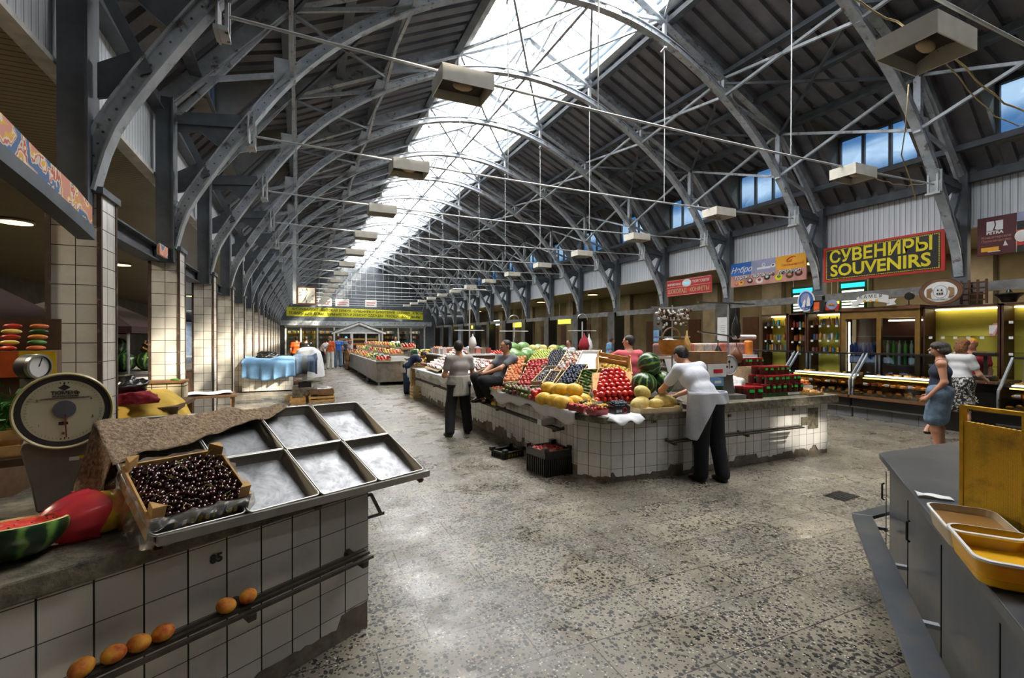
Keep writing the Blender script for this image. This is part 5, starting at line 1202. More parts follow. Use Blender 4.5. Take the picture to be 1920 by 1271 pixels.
packs((2.97, 8.9, .80), (.2, 0, 0), (.0, .5, 0), 2, 4, (.075, .11, .05), 'small bright food carton on the aisle edge behind the standing man', 'small cartons on the aisle edge', 'apple_mix', 0, 'pk3')
# crates on the floor beside the island
def bincrate(loc, rz, W, D, H_, mat, label, name='plastic_crate'):
    t = thing(name, label, 'crate', loc, rz); mb = MB(); mb.bb((-W / 2, -D / 2, 0), (W / 2, D / 2, .015)); mb.build('bottom', mat, t)
    for s in (-1, 1):
        for ax in (0, 1):
            mb = MB(); 
            if ax: mb.bb((-W / 2, s * D / 2 - .006, 0), (W / 2, s * D / 2 + .006, H_)); n = 14
            else: mb.bb((s * W / 2 - .006, -D / 2, 0), (s * W / 2 + .006, D / 2, H_)); n = 10
            for k in range(n):
                if ax: mb.box((-W / 2 + (k + .5) * W / n, s * (D / 2 + .01), H_ * .38), (.012, .012, H_ * .7))
                else: mb.box((s * (W / 2 + .01), -D / 2 + (k + .5) * D / n, H_ * .38), (.012, .012, H_ * .7))
            mb.build('side_wall', mat, t)
    mb = MB()
    for a, b in (((-W / 2, -D / 2, H_), (W / 2, -D / 2, H_)), ((W / 2, -D / 2, H_), (W / 2, D / 2, H_)), ((W / 2, D / 2, H_), (-W / 2, D / 2, H_)), ((-W / 2, D / 2, H_), (-W / 2, -D / 2, H_))): mb.beam(a, b, .03, .02)
    for sx in (-1, 1):
        for sy in (-1, 1): mb.box((sx * W / 2 * .96, sy * D / 2 * .94, H_ + .025), (.07, .06, .05))
    mb.build('rim', mat, t); return t
bincrate((2.88, 5.30, 0), .12, .40, .42, .30, 'plastic_black', 'tall black plastic crate of old fruit standing at the island corner')
slope_pile('oldf', 'fruit', 'nectarine', .034, (2.72, 5.14, .25), (.32, .04, 0), (-.04, .32, .0), 6, 6, 'bruised red fruit in the tall black crate on the floor', 'fruit', 'bruised fruit in the black crate', 1, n=10)
bincrate((2.72, 6.25, 0), .3, .34, .30, .08, 'black_paint', 'shallow dark box with yellow print on the floor by the island', 'fruit_box')
mb = MB(); [mb.bb((-.12 + k * .05, -.162, .02), (-.09 + k * .05, -.160, .06)) for k in range(5)]; 
o = mb.build('print_mark', 'yellow_paint'); o.parent = [q for q in bpy.data.objects if q.name.startswith('fruit_box')][0]
crate((3.02, 13.3, 0), .1, .34, .3, .34, 'tall slatted wooden crate standing on the floor behind the standing man', 'crate_pale', slats=4)
bt = crate((3.28, 13.0, .60), .1, .36, .26, .1, 'small wooden crate on top of a stool near the boy', 'crate_wood', slats=1)
# seat crate of the seated man and the note pad shelf
t = thing('shelf_board', 'small wooden board shelf at the island edge before the seated man', 'board', (2.86, 8.75, .76)); mb = MB(); mb.bb((-.12, -.2, 0), (.16, .2, .03)); mb.build('panel', 'crate_wood', t); mb = MB(); mb.bb((-.1, -.16, .031), (.12, .14, .036)); mb.build('paper_sheet', 'cloth_white', t)
# ---- jar end of the front wing
def jar(key, mat, r, h, p, label, group, lid='plastic_red', sticker=True):
    if key not in FR:
        t = thing('jar', '', 'jar'); mb = MB(); mb.lathe([(0, 0), (r, 0), (r, h * .8), (r * .95, h * .86)], 14); mb.build('glass_body', mat, t, smooth='auto'); mb = MB(); mb.lathe([(r * .98, h * .82), (r * .98, h), (0, h)], 14); mb.build('lid', lid, t, smooth='auto')
        if sticker: mb = MB(); mb.bb((-r * .45, -r - .004, h * .55), (r * .45, -r + .004, h * .8)); mb.build('price_sticker', 'label_green', t)
        FR[key] = [t, False]
    f = FR[key]; o = f[0] if not f[1] else copy_tree(f[0]); f[1] = True; o.location = p; o.rotation_euler = (0, 0, random.uniform(-.4, .4)); o['label'] = label; o['group'] = group; return o
dm('jar_dark', '#4a1c14', .2, var=.2)
JX, JY = 6.32, 4.80
for L in range(3):
    for j in range(3):
        for i in range(7 - L):
            if L == 2 and j == 0: continue
            jar('jar', 'jar_dark', .055, .12, (JX - .35 + .118 * i + .06 * L, JY - .16 + .13 * j, .915 + .122 * L), 'dark plastic jar with red lid and green price label in the stacked jars', 'red lidded jars in the stack')
for i in range(7): jar('jar', 'jar_dark', .055, .12, (JX - .52 + .116 * i, JY + .36, 1.26), 'red lidded jar in the raised back row', 'red lidded jars in the raised row')
mb = MB(); mb.bb((-.6, -.14, 0), (.3, .14, .395)); tag(mb.build('support_box', 'crate_pale', loc=(JX + .0, JY + .40, .862)), 'pale box lifting the back row of red lidded jars', 'box')
for i in range(4): jar('jar_l', 'jar_dark', .075, .16, (5.60 + .15 * (i % 2), 4.60 + .15 * (i // 2), .862), 'larger dark jar with red lid standing left of the stacked jars', 'larger red lidded jars')
t = thing('green_tray', 'green printed cardboard tray under the stacked jars', 'tray', (6.28, 4.66, .862)); mb = MB(); mb.bb((-.42, -.06, 0), (.42, .3, .055)); mb.build('body', 'leaf_dark', t); mb = MB(); mb.bb((.1, -.064, .01), (.4, -.06, .045)); mb.build('label_panel', 'plastic_white', t)
t = crate((6.80, 4.60, .862), 0, .34, .26, .05, 'shallow orange wooden box of nuts at the right end of the island', 'crate_wood', slats=1)
slope_pile('nut', 'nut', 'pastry', .018, (6.66, 4.50, .885), (.28, 0, 0), (0, .2, .03), 8, 6, 'brown nut in the shallow orange box', 'nut', 'nuts in the shallow orange box', 1, n=7, m=5)
mb = MB(); mb.bb((-.17, -.12, 0), (.17, .12, .1)); tag(mb.build('white_box', 'plastic_white', loc=(7.0, 4.88, .862)), 'white box of dried apricots at the right end of the island', 'box')
slope_pile('apr', 'dried_apricot', 'orange_fruit', .02, (6.85, 4.78, .97), (.3, 0, 0), (0, .2, .02), 8, 6, 'dried apricot heaped on the white box', 'dried fruit', 'dried apricots on the white box', 2, n=7, m=5)
slope_pile('dat', 'dried_date', 'dark_cherry', .022, (6.62, 5.12, 1.03), (.5, 0, 0), (0, .35, .08), 10, 7, 'dark dried date in the heap behind the nuts', 'dried fruit', 'dark dates behind the nuts', 2, n=7, m=5)
mb = MB(); mb.bb((-.3, -.2, 0), (.3, .2, .16)); tag(mb.build('support_box', 'cloth_white', loc=(6.82, 5.30, .862)), 'white covered box under the dark dates', 'box')
for k in range(4):
    mb = MB() if k == 0 else mb
heap('plastic_bag', (5.75, 5.05, .87), (.26, .18, .28), 'plastic_white', 'white crumpled plastic bag between scale and jar stack', 'bag', 31, amp=.15)
# scale, boxes next to the man in white
t = thing('dial_scale', 'grey shop scale with round white dial beside the man in white', 'scale', (5.36, 4.74, .862), -.15)
mb = MB(); mb.bb((-.16, -.16, 0), (.16, .16, .06)); mb.prism([(-.11, .0, .06), (.11, .0, .06), (.075, .0, .34), (-.075, .0, .34)], (0, .12, 0)); mb.build('body', 'stainless_dull', t); dial(t, .135, ('steel_light', 'steel_light', 'plastic_white'), ticks=40, depth=.1)
for ch in t.children:
    if ch.name.split('.')[0] in ('dial_housing', 'dial_ring', 'dial_face', 'graduation'): ch.location = (0, -.02, .455)
mb = MB(); mb.beam((0, -.03, .41), (0, -.03, .53), .008, .003); mb.build('needle', 'ink', t)
mb = MB()
for a in (0, 2.1, 4.2): mb.ell((.045 * math.sin(a), -.027, .455 + .045 * math.cos(a)), (.02, .002, .016), 8, 4)
mb.build('dial_mark', 'ink', t)
def carton(p, d, mat, label, rz=0, mark=None):
    t = thing('carton', label, 'box', p, rz); mb = MB(); mb.bb((-d[0] / 2, -d[1] / 2, 0), (d[0] / 2, d[1] / 2, d[2])); mb.build('body', mat, t, bevel=.003)
    if mark: mb = MB(); mb.bb((-d[0] * .2, -d[1] / 2 - .002, d[2] * .3), (d[0] * .3, -d[1] / 2, d[2] * .6)); mb.build('printed_mark', mark, t)
    return t
carton((5.02, 4.72, .862), (.22, .2, .19), 'leaf_dark', 'dark box with a green pear picture at the bottom of the box stack', 0, 'cucumber'); carton((5.02, 4.72, 1.053), (.23, .22, .12), 'cloth_blue', 'blue and white printed box in the middle of the box stack', 0, 'plastic_white')
carton((5.03, 4.73, 1.175), (.30, .24, .17), 'plastic_white', 'white cardboard box with a small red flag mark', -.1, 'red_paint'); carton((4.98, 4.76, 1.347), (.46, .28, .16), 'cardboard', 'flat brown cardboard box on top of the box stack', -.06)
carton((4.62, 4.52, .862), (.0001 + .3, .2, .012), 'newsprint' if 'newsprint' in _DEF else 'cloth_white', 'folded newspaper under the arms of the man in white')
mb = MB(); mb.tube([(0, 0, 0), (0, 0, 1.42)], .014, 8); mb.beam((-.55, 0, 1.34), (.55, 0, 1.42), .03, .02); mb.beam((-.45, 0, .95), (.35, 0, .78), .03, .02)
t = thing('hanging_stand', 'tall metal pole with crossbars for hanging bags behind the scale', 'stand', (5.88, 5.2, .862)); mb2 = MB(); mb2.tube([(0, 0, 0), (0, 0, 1.36)], .014, 8); mb2.build('pole', 'steel_grey', t)
for z, a in ((1.345, 0), (.86, .12)): mb2 = MB(); mb2.beam((-.6, 0, z + a / 2), (.55, 0, z - a / 2), .03, .02); mb2.build('crossbar', 'tray_rim', t)
def hangbag(p, r3, mat, label, n=1): return heap('hanging_bag', p, r3, mat, label, 'bag', int(p[0] * 97) % 50, amp=.12)
for x, y, z, r3, mt, lb in ((6.05, 5.2, 1.90, (.07, .06, .24), 'plastic_black', 'dark netted bag hanging from the right arm of the metal pole'), (6.0, 5.15, 1.46, (.09, .07, .16), 'pastry', 'clear bag of nuts hanging below the white paper roll'), (5.62, 5.15, 1.46, (.09, .07, .2), 'dark_cherry', 'string of dried fruit hanging left of the pole')):
    mb2 = MB(); mb2.lathe([(.0, -r3[2]), (r3[0] * .6, -r3[2] * .9), (r3[0], -r3[2] * .5), (r3[0] * .85, 0), (r3[0] * .3, r3[2] * .45), (.008, r3[2] * .6), (.006, r3[2])], 12); tag(mb2.build('hanging_bag', mt, loc=(x, y, z), smooth=True), lb, 'bag')
mb = MB(); mb.tube([(-.25, 0, 0), (.2, 0, 0)], .035, 12); tag(mb.build('paper_roll', 'plastic_white', loc=(6.25, 5.2, 1.70), smooth='auto'), 'white paper roll on the lower crossbar of the metal pole', 'roll')
# raised rear shelf with bags
t = thing('bag_shelf', 'raised white shelf carrying a row of wrapped bags behind the jars', 'shelf', (6.15, 6.25, 0)); mb = MB(); mb.bb((-1.0, -.5, 1.36), (1.05, .1, 1.40)); mb.build('shelf_board', 'plastic_white', t)
mb = MB(); mb.quad((-1.0, -.5, 1.36), (1.05, -.5, 1.36), (1.05, -.62, 1.05), (-1.0, -.62, 1.05)); mb.build('plastic_sheet', 'cloth_white', t, solid=.004)
for sx in (-.95, 1.0):
    for sy in (-.30, .05): mb = MB(); mb.bb((sx - .02, sy - .02, 0), (sx + .02, sy + .02, 1.36)); mb.build('leg', 'steel_grey', t)
for k in range(11):
    kk = 'rbag'
    if kk not in FR: mb = MB(); mb.box((0, 0, 0), (.15, .22, .2)); FR[kk] = [mb.build('wrapped_bag', 'packs', bevel=.03), False]
    f = FR[kk]; o = f[0] if not f[1] else f[0].copy()
    if f[1]: COL.objects.link(o)
    f[1] = True; o.location = (5.25 + k * .185, 5.95, 1.50); o.rotation_euler = (0, 0, random.uniform(-.1, .1)); tag(o, 'plastic wrapped bag standing in the row on the raised white shelf', 'bag', 'wrapped bags on the raised shelf')
mb = MB(); mb.lathe([(0, 0), (.07, 0), (.07, .22), (.05, .24)], 14); tag(mb.build('jar', 'orange_fruit', loc=(7.1, 5.85, 1.40), smooth='auto'), 'tall jar of orange fruit at the right end of the raised shelf', 'jar')
# wicker basket and dried garlands on hanging rail, left of the pole
t = thing('hanging_rail', 'metal rail stand with dried garlands above the brown basket', 'stand', (5.12, 5.55, .862)); mb = MB(); mb.tube([(0, 0, 0), (0, 0, 1.32)], .012, 6); mb.build('pole', 'steel_grey', t); mb = MB(); mb.tube([(-.4, 0, 1.28), (.42, 0, 1.28)], .008, 6); mb.build('crossbar', 'tray_rim', t); mb = MB(); mb.tube([(-.35, 0, .84), (.35, 0, .84)], .008, 6); mb.build('crossbar', 'tray_rim', t)
rr = random.Random(4)
for nm, x, lb in (('a', 4.92, 'garland of pale dried mushrooms hanging from the left of the rail'), ('b', 5.14, 'garland of brown and white dried fruit in the middle of the rail'), ('c', 5.34, 'curled string of dark dried fruit at the right of the rail')):
    mb = MB()
    for k in range(34): mb.ell((rr.gauss(0, .05), rr.gauss(0, .035), -abs(rr.gauss(0, .11))), (rr.uniform(.015, .035), .015, rr.uniform(.012, .03)), 7, 5, rr.choice((0, 1)))
    tag(mb.build('dried_garland', ['plastic_white', 'wood_dark'], loc=(x, 5.54, 2.12), smooth=True), lb, 'garland')
t = thing('wicker_basket', 'brown wicker basket with hoop handle hanging full of nuts', 'basket', (5.06, 5.5, 1.44)); mb = MB(); mb.lathe([(0, 0), (.14, 0), (.18, .06), (.19, .22), (.18, .22), (.16, .06), (0, .02)], 20); mb.build('bowl', 'pastry', t, smooth='auto'); mb = MB(); mb.tube([(.18 * math.cos(a), 0, .2 + .2 * math.sin(a)) for a in [math.pi * k / 12 for k in range(13)]], .012, 6); mb.build('handle', 'wood_brown', t)
heap('nut_heap', (5.06, 5.5, 1.60), (.15, .15, .08), 'plastic_white', 'white wrapped goods heaped in the wicker basket', 'goods', 41, amp=.18)
mb = MB(); mb.lathe([(.0, -.16), (.05, -.13), (.06, 0), (.02, .1), (.01, .2)], 10); tag(mb.build('hanging_bag', 'pastry', loc=(5.36, 5.5, 1.60), smooth=True), 'net of nuts hanging right of the wicker basket', 'bag')
# ================================================================ right side shops, cases and signs (hall side faces -X)
RZ = -math.pi / 2     # local x runs along -Y, local -y faces the hall
tile_mat('tile_case', '#6d6e70', '#606164', '#3a3a3a', .45, .006, .4, .3)
dm('ledge_brown', '#6b4a30', .4, vs=4); dm('case_black', '#1c1a18', .35); dm('yellow_lit', '#cfc04a', .7, vs=2, var=.06); dm('frame_ochre', '#7a5a22', .5, vs=5); dm('frame_brown', '#4a2a1a', .5)
dm('strip_warm', '#ffffff', .5, emis='#ffc25a', es=3.2); dm('strip_white', '#ffffff', .5, emis='#fff3c4', es=5)
dm('sky_glint_blue', '#ffffff', .5, emis='#cfe6ff', es=2.2); dm('sign_black', '#191817', .5); dm('sign_yellow', '#d8c81c', .5, var=.03); dm('sign_red', '#b3281f', .5, var=.05); dm('sign_maroon', '#4a1218', .5, vs=2); dm('sign_blue', '#1f5fae', .5, vs=2, var=.12); dm('sign_lilac', '#8d90b0', .5, vs=2, var=.1); dm('sign_ochre', '#d79a1c', .5, vs=2, var=.06); dm('sign_pink', '#b88478', .6, vs=3)
dm('sign_cyan', '#27a8c8', .5, emis='#27b8e0', es=1.2); dm('sign_lit', '#eef4ec', .5, emis='#f0fff0', es=1.3); dm('sign_lit_yellow', '#f0e04a', .5, emis='#ffe640', es=1.5)
def box_part(t, name, mat, a, b, **kw): mb = MB(); mb.bb(a, b); return mb.build(name, mat, t, **kw)
def display_case(yc, L, label, n_past=26, seed=1):
    t = thing('display_case', label, 'display case', (10.7, yc, 0), RZ)
    box_part(t, 'tiled_base', 'tile_case', (-L / 2, .08, 0), (L / 2, 1.0, .2)); box_part(t, 'kick_rail', 'stainless', (-L / 2, .0, .215), (L / 2, .05, .24)); box_part(t, 'body', 'case_black', (-L / 2, .03, .24), (L / 2, 1.0, .42)); box_part(t, 'ledge', 'ledge_brown', (-L / 2, -.06, .42), (L / 2, 1.0, .475)); box_part(t, 'lower_shelf', 'stainless_dull', (-L / 2 + .04, .04, .475), (L / 2 - .04, .95, .49)); box_part(t, 'mid_shelf', 'clear_glass', (-L / 2 + .03, .22, .66), (L / 2 - .03, .85, .668)); box_part(t, 'deck', 'stainless', (-L / 2, .28, .84), (L / 2, 1.0, .86)); box_part(t, 'back_wall', 'frame_ochre', (-L / 2, .93, .475), (L / 2, .96, .84))
    box_part(t, 'light_tube', 'strip_warm', (-L / 2 + .06, .30, .815), (L / 2 - .06, .33, .835)); box_part(t, 'top_board', 'case_black', (-L / 2, .52, 1.32), (L / 2, 1.0, 1.35)); box_part(t, 'sky_glint', 'sky_glint_blue', (-L / 2 + .08, .32, .862), (L / 2 - .08, .46, .885))  # blue glowing strip paints the skylight's reflection on the glass deck
    mb = MB(); mb.grid(lambda u, v: (-L / 2 + .02 + (L - .04) * u, (-.0 + .05 * v if v < .5 else .025 + (v - .5) * 2 * .5 + 0), .48 + .30 * min(1, v * 2) + max(0, v - .5) * 2 * .55), 2, 8); mb.build('front_glass', 'clear_glass', t)
    for sx in (-L / 2, L / 2 - .035):
        mb = MB(); mb.beam((sx + .017, .03, .47), (sx + .017, .04, .79), .03, .04); mb.beam((sx + .017, .04, .79), (sx + .017, .54, 1.34), .03, .04); mb.beam((sx + .017, .98, .47), (sx + .017, .98, 1.34), .03, .03); mb.build('end_frame', 'steel_grey', t)
    rr = random.Random(seed); protos = []
    for lev, (zz, y0, y1) in enumerate(((.495, .15, .8), (.67, .3, .75), (.865, .45, .85))):
        n = int(L / .17)
        for i in range(n):
            for j in range(3 if lev < 2 else 2):
                if rr.random() < .12: continue
                k = rr.randrange(3)
                if len(protos) <= k or protos[k] is None:
                    while len(protos) <= k: protos.append(None)
                    mb = MB()
                    if k == 0: mb.ell((0, 0, .025), (.055, .04, .025), 10, 6)
                    elif k == 1: mb.box((0, 0, .03), (.10, .07, .06))
                    else: mb.lathe([(0, .0), (.05, 0), (.055, .035), (.03, .05), (0, .055)], 10)
                    o = mb.build('pastry', 'pastry', smooth=(k == 0)); protos[k] = o
                else: o = protos[k].copy(); COL.objects.link(o)
                lx = -L / 2 + .12 + i * (L - .24) / max(1, n - 1); ly = y0 + (y1 - y0) * j / 2
                o.location = (10.7 + ly, yc - lx, zz + .002); o.rotation_euler = (0, 0, rr.uniform(0, 3)); tag(o, 'pastry on the %s shelf of the %s' % (('lower', 'middle', 'upper')[lev], label.split(' glass')[0]), 'pastry', 'pastries, %s shelf, %s' % (('lower', 'middle', 'upper')[lev], label.split(' glass')[0]))
    for i in range(int(L / .4)):
        box_part(t, 'price_card', 'plastic_white', (-L / 2 + .2 + i * .4, .06, .70), (-L / 2 + .28 + i * .4, .065, .75))
display_case(5.56, 1.44, 'large curved glass pastry case standing in front of the woman in denim', seed=1)
display_case(7.08, 1.52, 'second curved glass pastry case behind the nuts end of the island', seed=2)
display_case(8.68, 1.56, 'third curved glass pastry case mostly behind the jars', seed=3)
display_case(3.20, 1.56, 'right curved glass pastry case at the picture edge past the black scale', seed=4)
t = thing('service_counter', 'dark service counter gap with ledge between the two right pastry cases', 'counter', (10.7, 4.41, 0), RZ); box_part(t, 'body', 'case_black', (-.42, .12, 0), (.42, .9, .9)); box_part(t, 'worktop', 'ledge_brown', (-.42, .0, .9), (.42, .95, .94)); box_part(t, 'shelf', 'ledge_brown', (-.42, -.05, .42), (.42, .12, .46))
text_obj('emblem', '&', .16, 'plastic_white', t, (.12, .11, .60))
t = thing('shop_scale', 'black electronic scale with raised display pole on the service counter', 'scale', (11.0, 4.28, .94), RZ); box_part(t, 'base', 'case_black', (-.17, -.12, 0), (.17, .15, .07)); box_part(t, 'pan', 'stainless_dull', (-.15, -.12, .07), (.15, .12, .085)); box_part(t, 'pole', 'case_black', (-.025, .12, .07), (.025, .16, .42)); box_part(t, 'display_head', 'case_black', (-.16, .06, .42), (.16, .2, .49), bevel=.01)
# shelving
def shelf_unit(y0, y1, label, back, frame, rows, seed, key, itemh=.2, z1=2.32, litm=True, density=.072):
    L = y1 - y0; yc = (y0 + y1) / 2; t = thing('shelf_unit', label, 'shelves', (11.75, yc, 0), RZ)
    box_part(t, 'cabinet_base', frame, (-L / 2, 0, 0), (L / 2, .42, .8)); box_part(t, 'back_panel', back, (-L / 2, .40, .8), (L / 2, .42, z1)); box_part(t, 'top_board', frame, (-L / 2, 0, z1 - .04), (L / 2, .42, z1))
    for sx in (-L / 2, L / 2 - .035): box_part(t, 'side_post', frame, (sx, 0, .8), (sx + .035, .42, z1))
    gs_ = {z: box_part(t, 'glass_shelf', 'clear_glass', (-L / 2 + .035, .03, z - .012), (L / 2 - .035, .4, z)) for z in rows}
    if litm: box_part(t, 'light_tube', 'strip_white', (-L / 2 + .06, .32, z1 - .075), (L / 2 - .06, .35, z1 - .05))
    rr = random.Random(seed); protos = {}
    for ri, z in enumerate(rows):
        x = -L / 2 + .08
        while x < L / 2 - .08:
            if density and rr.random() < .95:
                k = rr.randrange(3)
                if k not in protos:
                    mb = MB()
                    if k == 0: mb.lathe([(0, 0), (.03, 0), (.032, itemh * .65), (.012, itemh * .85), (.012, itemh), (0, itemh)], 10)
                    elif k == 1: mb.box((0, 0, itemh * .4), (.065, .05, itemh * .8))
                    else: mb.lathe([(0, 0), (.034, 0), (.034, itemh * .6), (.03, itemh * .7), (0, itemh * .7)], 10)
                    o = mb.build(('bottle', 'carton', 'jar')[k], 'bottle_mix', smooth='auto'); protos[k] = o
                else: o = protos[k].copy(); COL.objects.link(o)
                o.location = (11.75 + .12 + rr.uniform(0, .08), yc - x, z); tag(o, '%s on the %s shelf of the %s' % (('bottle', 'carton', 'jar')[k], ('lowest', 'second', 'third', 'fourth')[ri], label.split(' with')[0]), ('bottle', 'carton', 'jar')[k], 'goods, shelf %d, %s' % (ri, label.split(' with')[0]))
            x += density + rr.uniform(.0, .03)
        for i in range(max(1, int(L / .2))): box_part(gs_[z], 'price_card', 'plastic_white', (-L / 2 + .1 + i * .2, .0, z - .055), (-L / 2 + .16 + i * .2, .004, z - .008))
    return t
shelf_unit(8.50, 9.26, 'yellow backed shop shelves with bright lamp, far left unit', 'yellow_lit', 'frame_brown', (1.35, 1.62, 2.0), 1, 'a')
shelf_unit(7.98, 8.48, 'narrow brown shop shelves with price cards below each board', 'frame_ochre', 'frame_brown', (1.3, 1.6, 1.95), 2, 'b', litm=False)
shelf_unit(7.12, 7.96, 'wide yellow green shop shelves with bottles and orange cartons', 'yellow_lit', 'frame_brown', (1.3, 1.64, 2.0), 3, 'c')
shelf_unit(4.32, 5.50, 'nearly empty yellow glass shelving with pink framed picture behind the women', 'yellow_lit', 'frame_brown', (1.15, 1.42, 1.72), 4, 'd', density=0)
shelf_unit(2.9, 4.30, 'nearly empty yellow shelving with thin glass boards at the right picture edge', 'yellow_lit', 'frame_brown', (1.42, 1.72, 2.0), 5, 'e', density=0)
t = thing('framed_picture', 'small tilted picture with white swirl on the yellow glass shelf', 'picture', (11.9, 4.48, 1.722), RZ); mb = MB(); mb.beam((0, .0, 0), (.05, .05, .24), .2, .02); mb.build('frame', 'sign_pink', t); box_part(t, 'canvas', 'plastic_white', (-.04, -.02, .04), (.09, -.012, .2))
mb = MB(); mb.bb((-.04, -.04, 0), (.04, .04, .2)); tag(mb.build('gift_tin', 'frame_ochre', loc=(11.95, 4.85, 1.422)), 'brown patterned tin on the middle yellow glass shelf', 'tin')
# wooden fridge
t = thing('drinks_fridge', 'large ochre wooden framed drinks fridge with two sliding glass doors', 'fridge', (11.7, 6.31, 0), RZ); L = 1.56
box_part(t, 'body', 'frame_ochre', (-L / 2, .03, 0), (L / 2, .6, .5)); box_part(t, 'top_board', 'frame_ochre', (-L / 2, 0, 2.12), (L / 2, .6, 2.32)); box_part(t, 'back_panel', 'sign_maroon', (-L / 2, .57, .5), (L / 2, .6, 2.12)); box_part(t, 'cornice', 'ledge_brown', (-L / 2 - .02, -.04, 2.30), (L / 2 + .02, .6, 2.37))
for x in (-L / 2, -.03, L / 2 - .09): box_part(t, 'door_frame', 'frame_ochre', (x, 0, .5), (x + .09, .06, 2.12))
for x0, x1 in ((-L / 2 + .09, -.03), (.06, L / 2 - .09)): box_part(t, 'glass_door', 'clear_glass', (x0, .025, .5), (x1, .032, 2.12))
box_part(t, 'light_tube', 'strip_white', (-L / 2 + .1, .1, .9), (-L / 2 + .125, .13, 2.05)); box_part(t, 'light_tube', 'strip_white', (.05, .3, 2.05), (L / 2 - .1, .33, 2.08))
for z in (.8, 1.1, 1.35, 1.72): box_part(t, 'wire_shelf', 'stainless_dull', (-L / 2 + .09, .08, z - .01), (L / 2 - .09, .55, z))
dm('bottle_blue', '#2a4fb8', .15, spec=.8); dm('bottle_green', '#3fae3f', .2); dm('bottle_clear', '#b8c8c4', .15)
bp = {}
for z in (1.1, 1.35):
    for i in range(6):
        for j in range(2):
            k = 'bottle_blue'
            if k not in bp: mb = MB(); mb.lathe([(0, 0), (.042, 0), (.044, .15), (.018, .2), (.018, .225), (0, .225)], 12); o = mb.build('water_bottle', k, smooth='auto'); bp[k] = o
            else: o = bp[k].copy(); COL.objects.link(o)
            o.location = (11.82 + .12 * j, 6.31 + .62 - .09 * i, z); tag(o, 'blue water bottle on the %s wire shelf of the drinks fridge, left door' % ('upper' if z > 1.2 else 'lower'), 'bottle', 'blue water bottles, %s fridge shelf' % ('upper' if z > 1.2 else 'lower'))
for z in (1.1, 1.35):
    for i in range(5):
        k = ('bottle_clear', 'bottle_green')[i % 2]
        if k not in bp: mb = MB(); mb.lathe([(0, 0), (.03, 0), (.03, .17), (.012, .24), (.012, .28), (0, .28)], 12); o = mb.build('drink_bottle', k, smooth='auto'); bp[k] = o
        else: o = bp[k].copy(); COL.objects.link(o)
        o.location = (11.85, 6.31 - .12 - .11 * i, z); tag(o, '%s drink bottle behind the right door of the drinks fridge, %s shelf' % (k[7:], 'upper' if z > 1.2 else 'lower'), 'bottle', '%s bottles in the right half of the fridge, %s shelf' % (k[7:], 'upper' if z > 1.2 else 'lower'))
for z_, e_, y_ in ((2.2, 14, 8.9), (2.2, 14, 7.55), (2.2, 16, 4.9), (2.2, 16, 3.6)): pass
def rlamp(y, e, x=14.2):
    ceil_lamp((x, y, 3.99), 'flat round ceiling lamp in the right aisle, %s shop bay' % ORD[int((y - 3) / 2.93) % 16], 'lamp_warm', e)
for i, (y, e) in enumerate(((3.7, 55), (6.6, 60), (9.6, 50), (12.5, 32), (15.4, 32), (21.3, 32), (27.2, 32), (33, 32), (39, 32))): rlamp(y, e)
# shop back wall inside the right aisle
def struct_box(name, a, b, mat): mb = MB(); mb.bb(a, b); return struct(name, mb, mat)
struct_box('wall_shops', (16.4, -2, 0), (16.55, YEND, 4.0), 'tan_wall')
for k in range(13): struct_box('trim_pilaster_%d' % k, (16.2, T(k) + .9, 0), (16.4, T(k) + 1.7, 4.0), 'cream_wall')
for k in range(1, 13): box = struct_box('door_%d' % k, (16.36, T(k) + 2.0, 0), (16.42, T(k) + 2.7, 2.5), 'frame_brown')
# ---- signs
def sign(name, yc, zc, W, Hh, X, label, base_mat, cat='sign', th=.04):
    t = thing(name, label, cat, (X, yc, zc), RZ); box_part(t, 'board', base_mat, (-W / 2, 0, -Hh / 2), (W / 2, th, Hh / 2)); return t
def rect(t, name, mat, x0, z0, x1, z1, y=-.004): mb = MB(); mb.bb((x0, y, z0), (x1, y + .0035, z1)); return mb.build(name, mat, t)
def tx(t, s_, size, mat, x, z, y=-.006, bold=0, shear=0, sx=1, align='CENTER', space=1.0, name='lettering', fit=None): return text_obj(name, s_, size, mat, t, (x, y, z), (math.pi / 2, 0, 0), .0015, bold, shear, sx, align, space, fit)
t = sign('shop_sign', 6.64, 3.53, 2.52, .87, 12.30, 'black shop sign with red border and yellow СУВЕНИРЫ SOUVENIRS lettering', 'sign_red')
rect(t, 'field', 'sign_black', -1.20, -.385, 1.19, .385)
mb = MB()
for k in range(64):
    a = -1.17 + k * 2.33 / 63
    for zz in (-.36, .36): mb.box((a, -.007, zz), (.022, .003, .016))
for k in range(19):
    z = -.33 + k * .66 / 18
    for xx in (-1.175, 1.165): mb.box((xx, -.007, z), (.016, .003, .022))
mb.build('dotted_border', 'sign_yellow', t)
tx(t, 'СУВЕНИРЫ', .40, 'sign_yellow', -.02, .165, bold=.010, fit=2.14); tx(t, 'SOUVENIRS', .40, 'sign_yellow', -.03, -.175, bold=.010, fit=2.10)
t = sign('shop_sign', 9.56, 3.60, 2.42, .72, 12.30, 'long bakery advertising sign with blue, grey and ochre panels and cakes', 'sign_pink')
rect(t, 'blue_panel', 'sign_blue', -1.21, -.05, -.48, .36); rect(t, 'grey_panel', 'sign_lilac', -.48, -.05, .32, .36); rect(t, 'ochre_panel', 'sign_ochre', .32, -.08, 1.21, .36); rect(t, 'cake_strip', 'sign_pink', -1.21, -.36, 1.21, -.02, y=-.005)
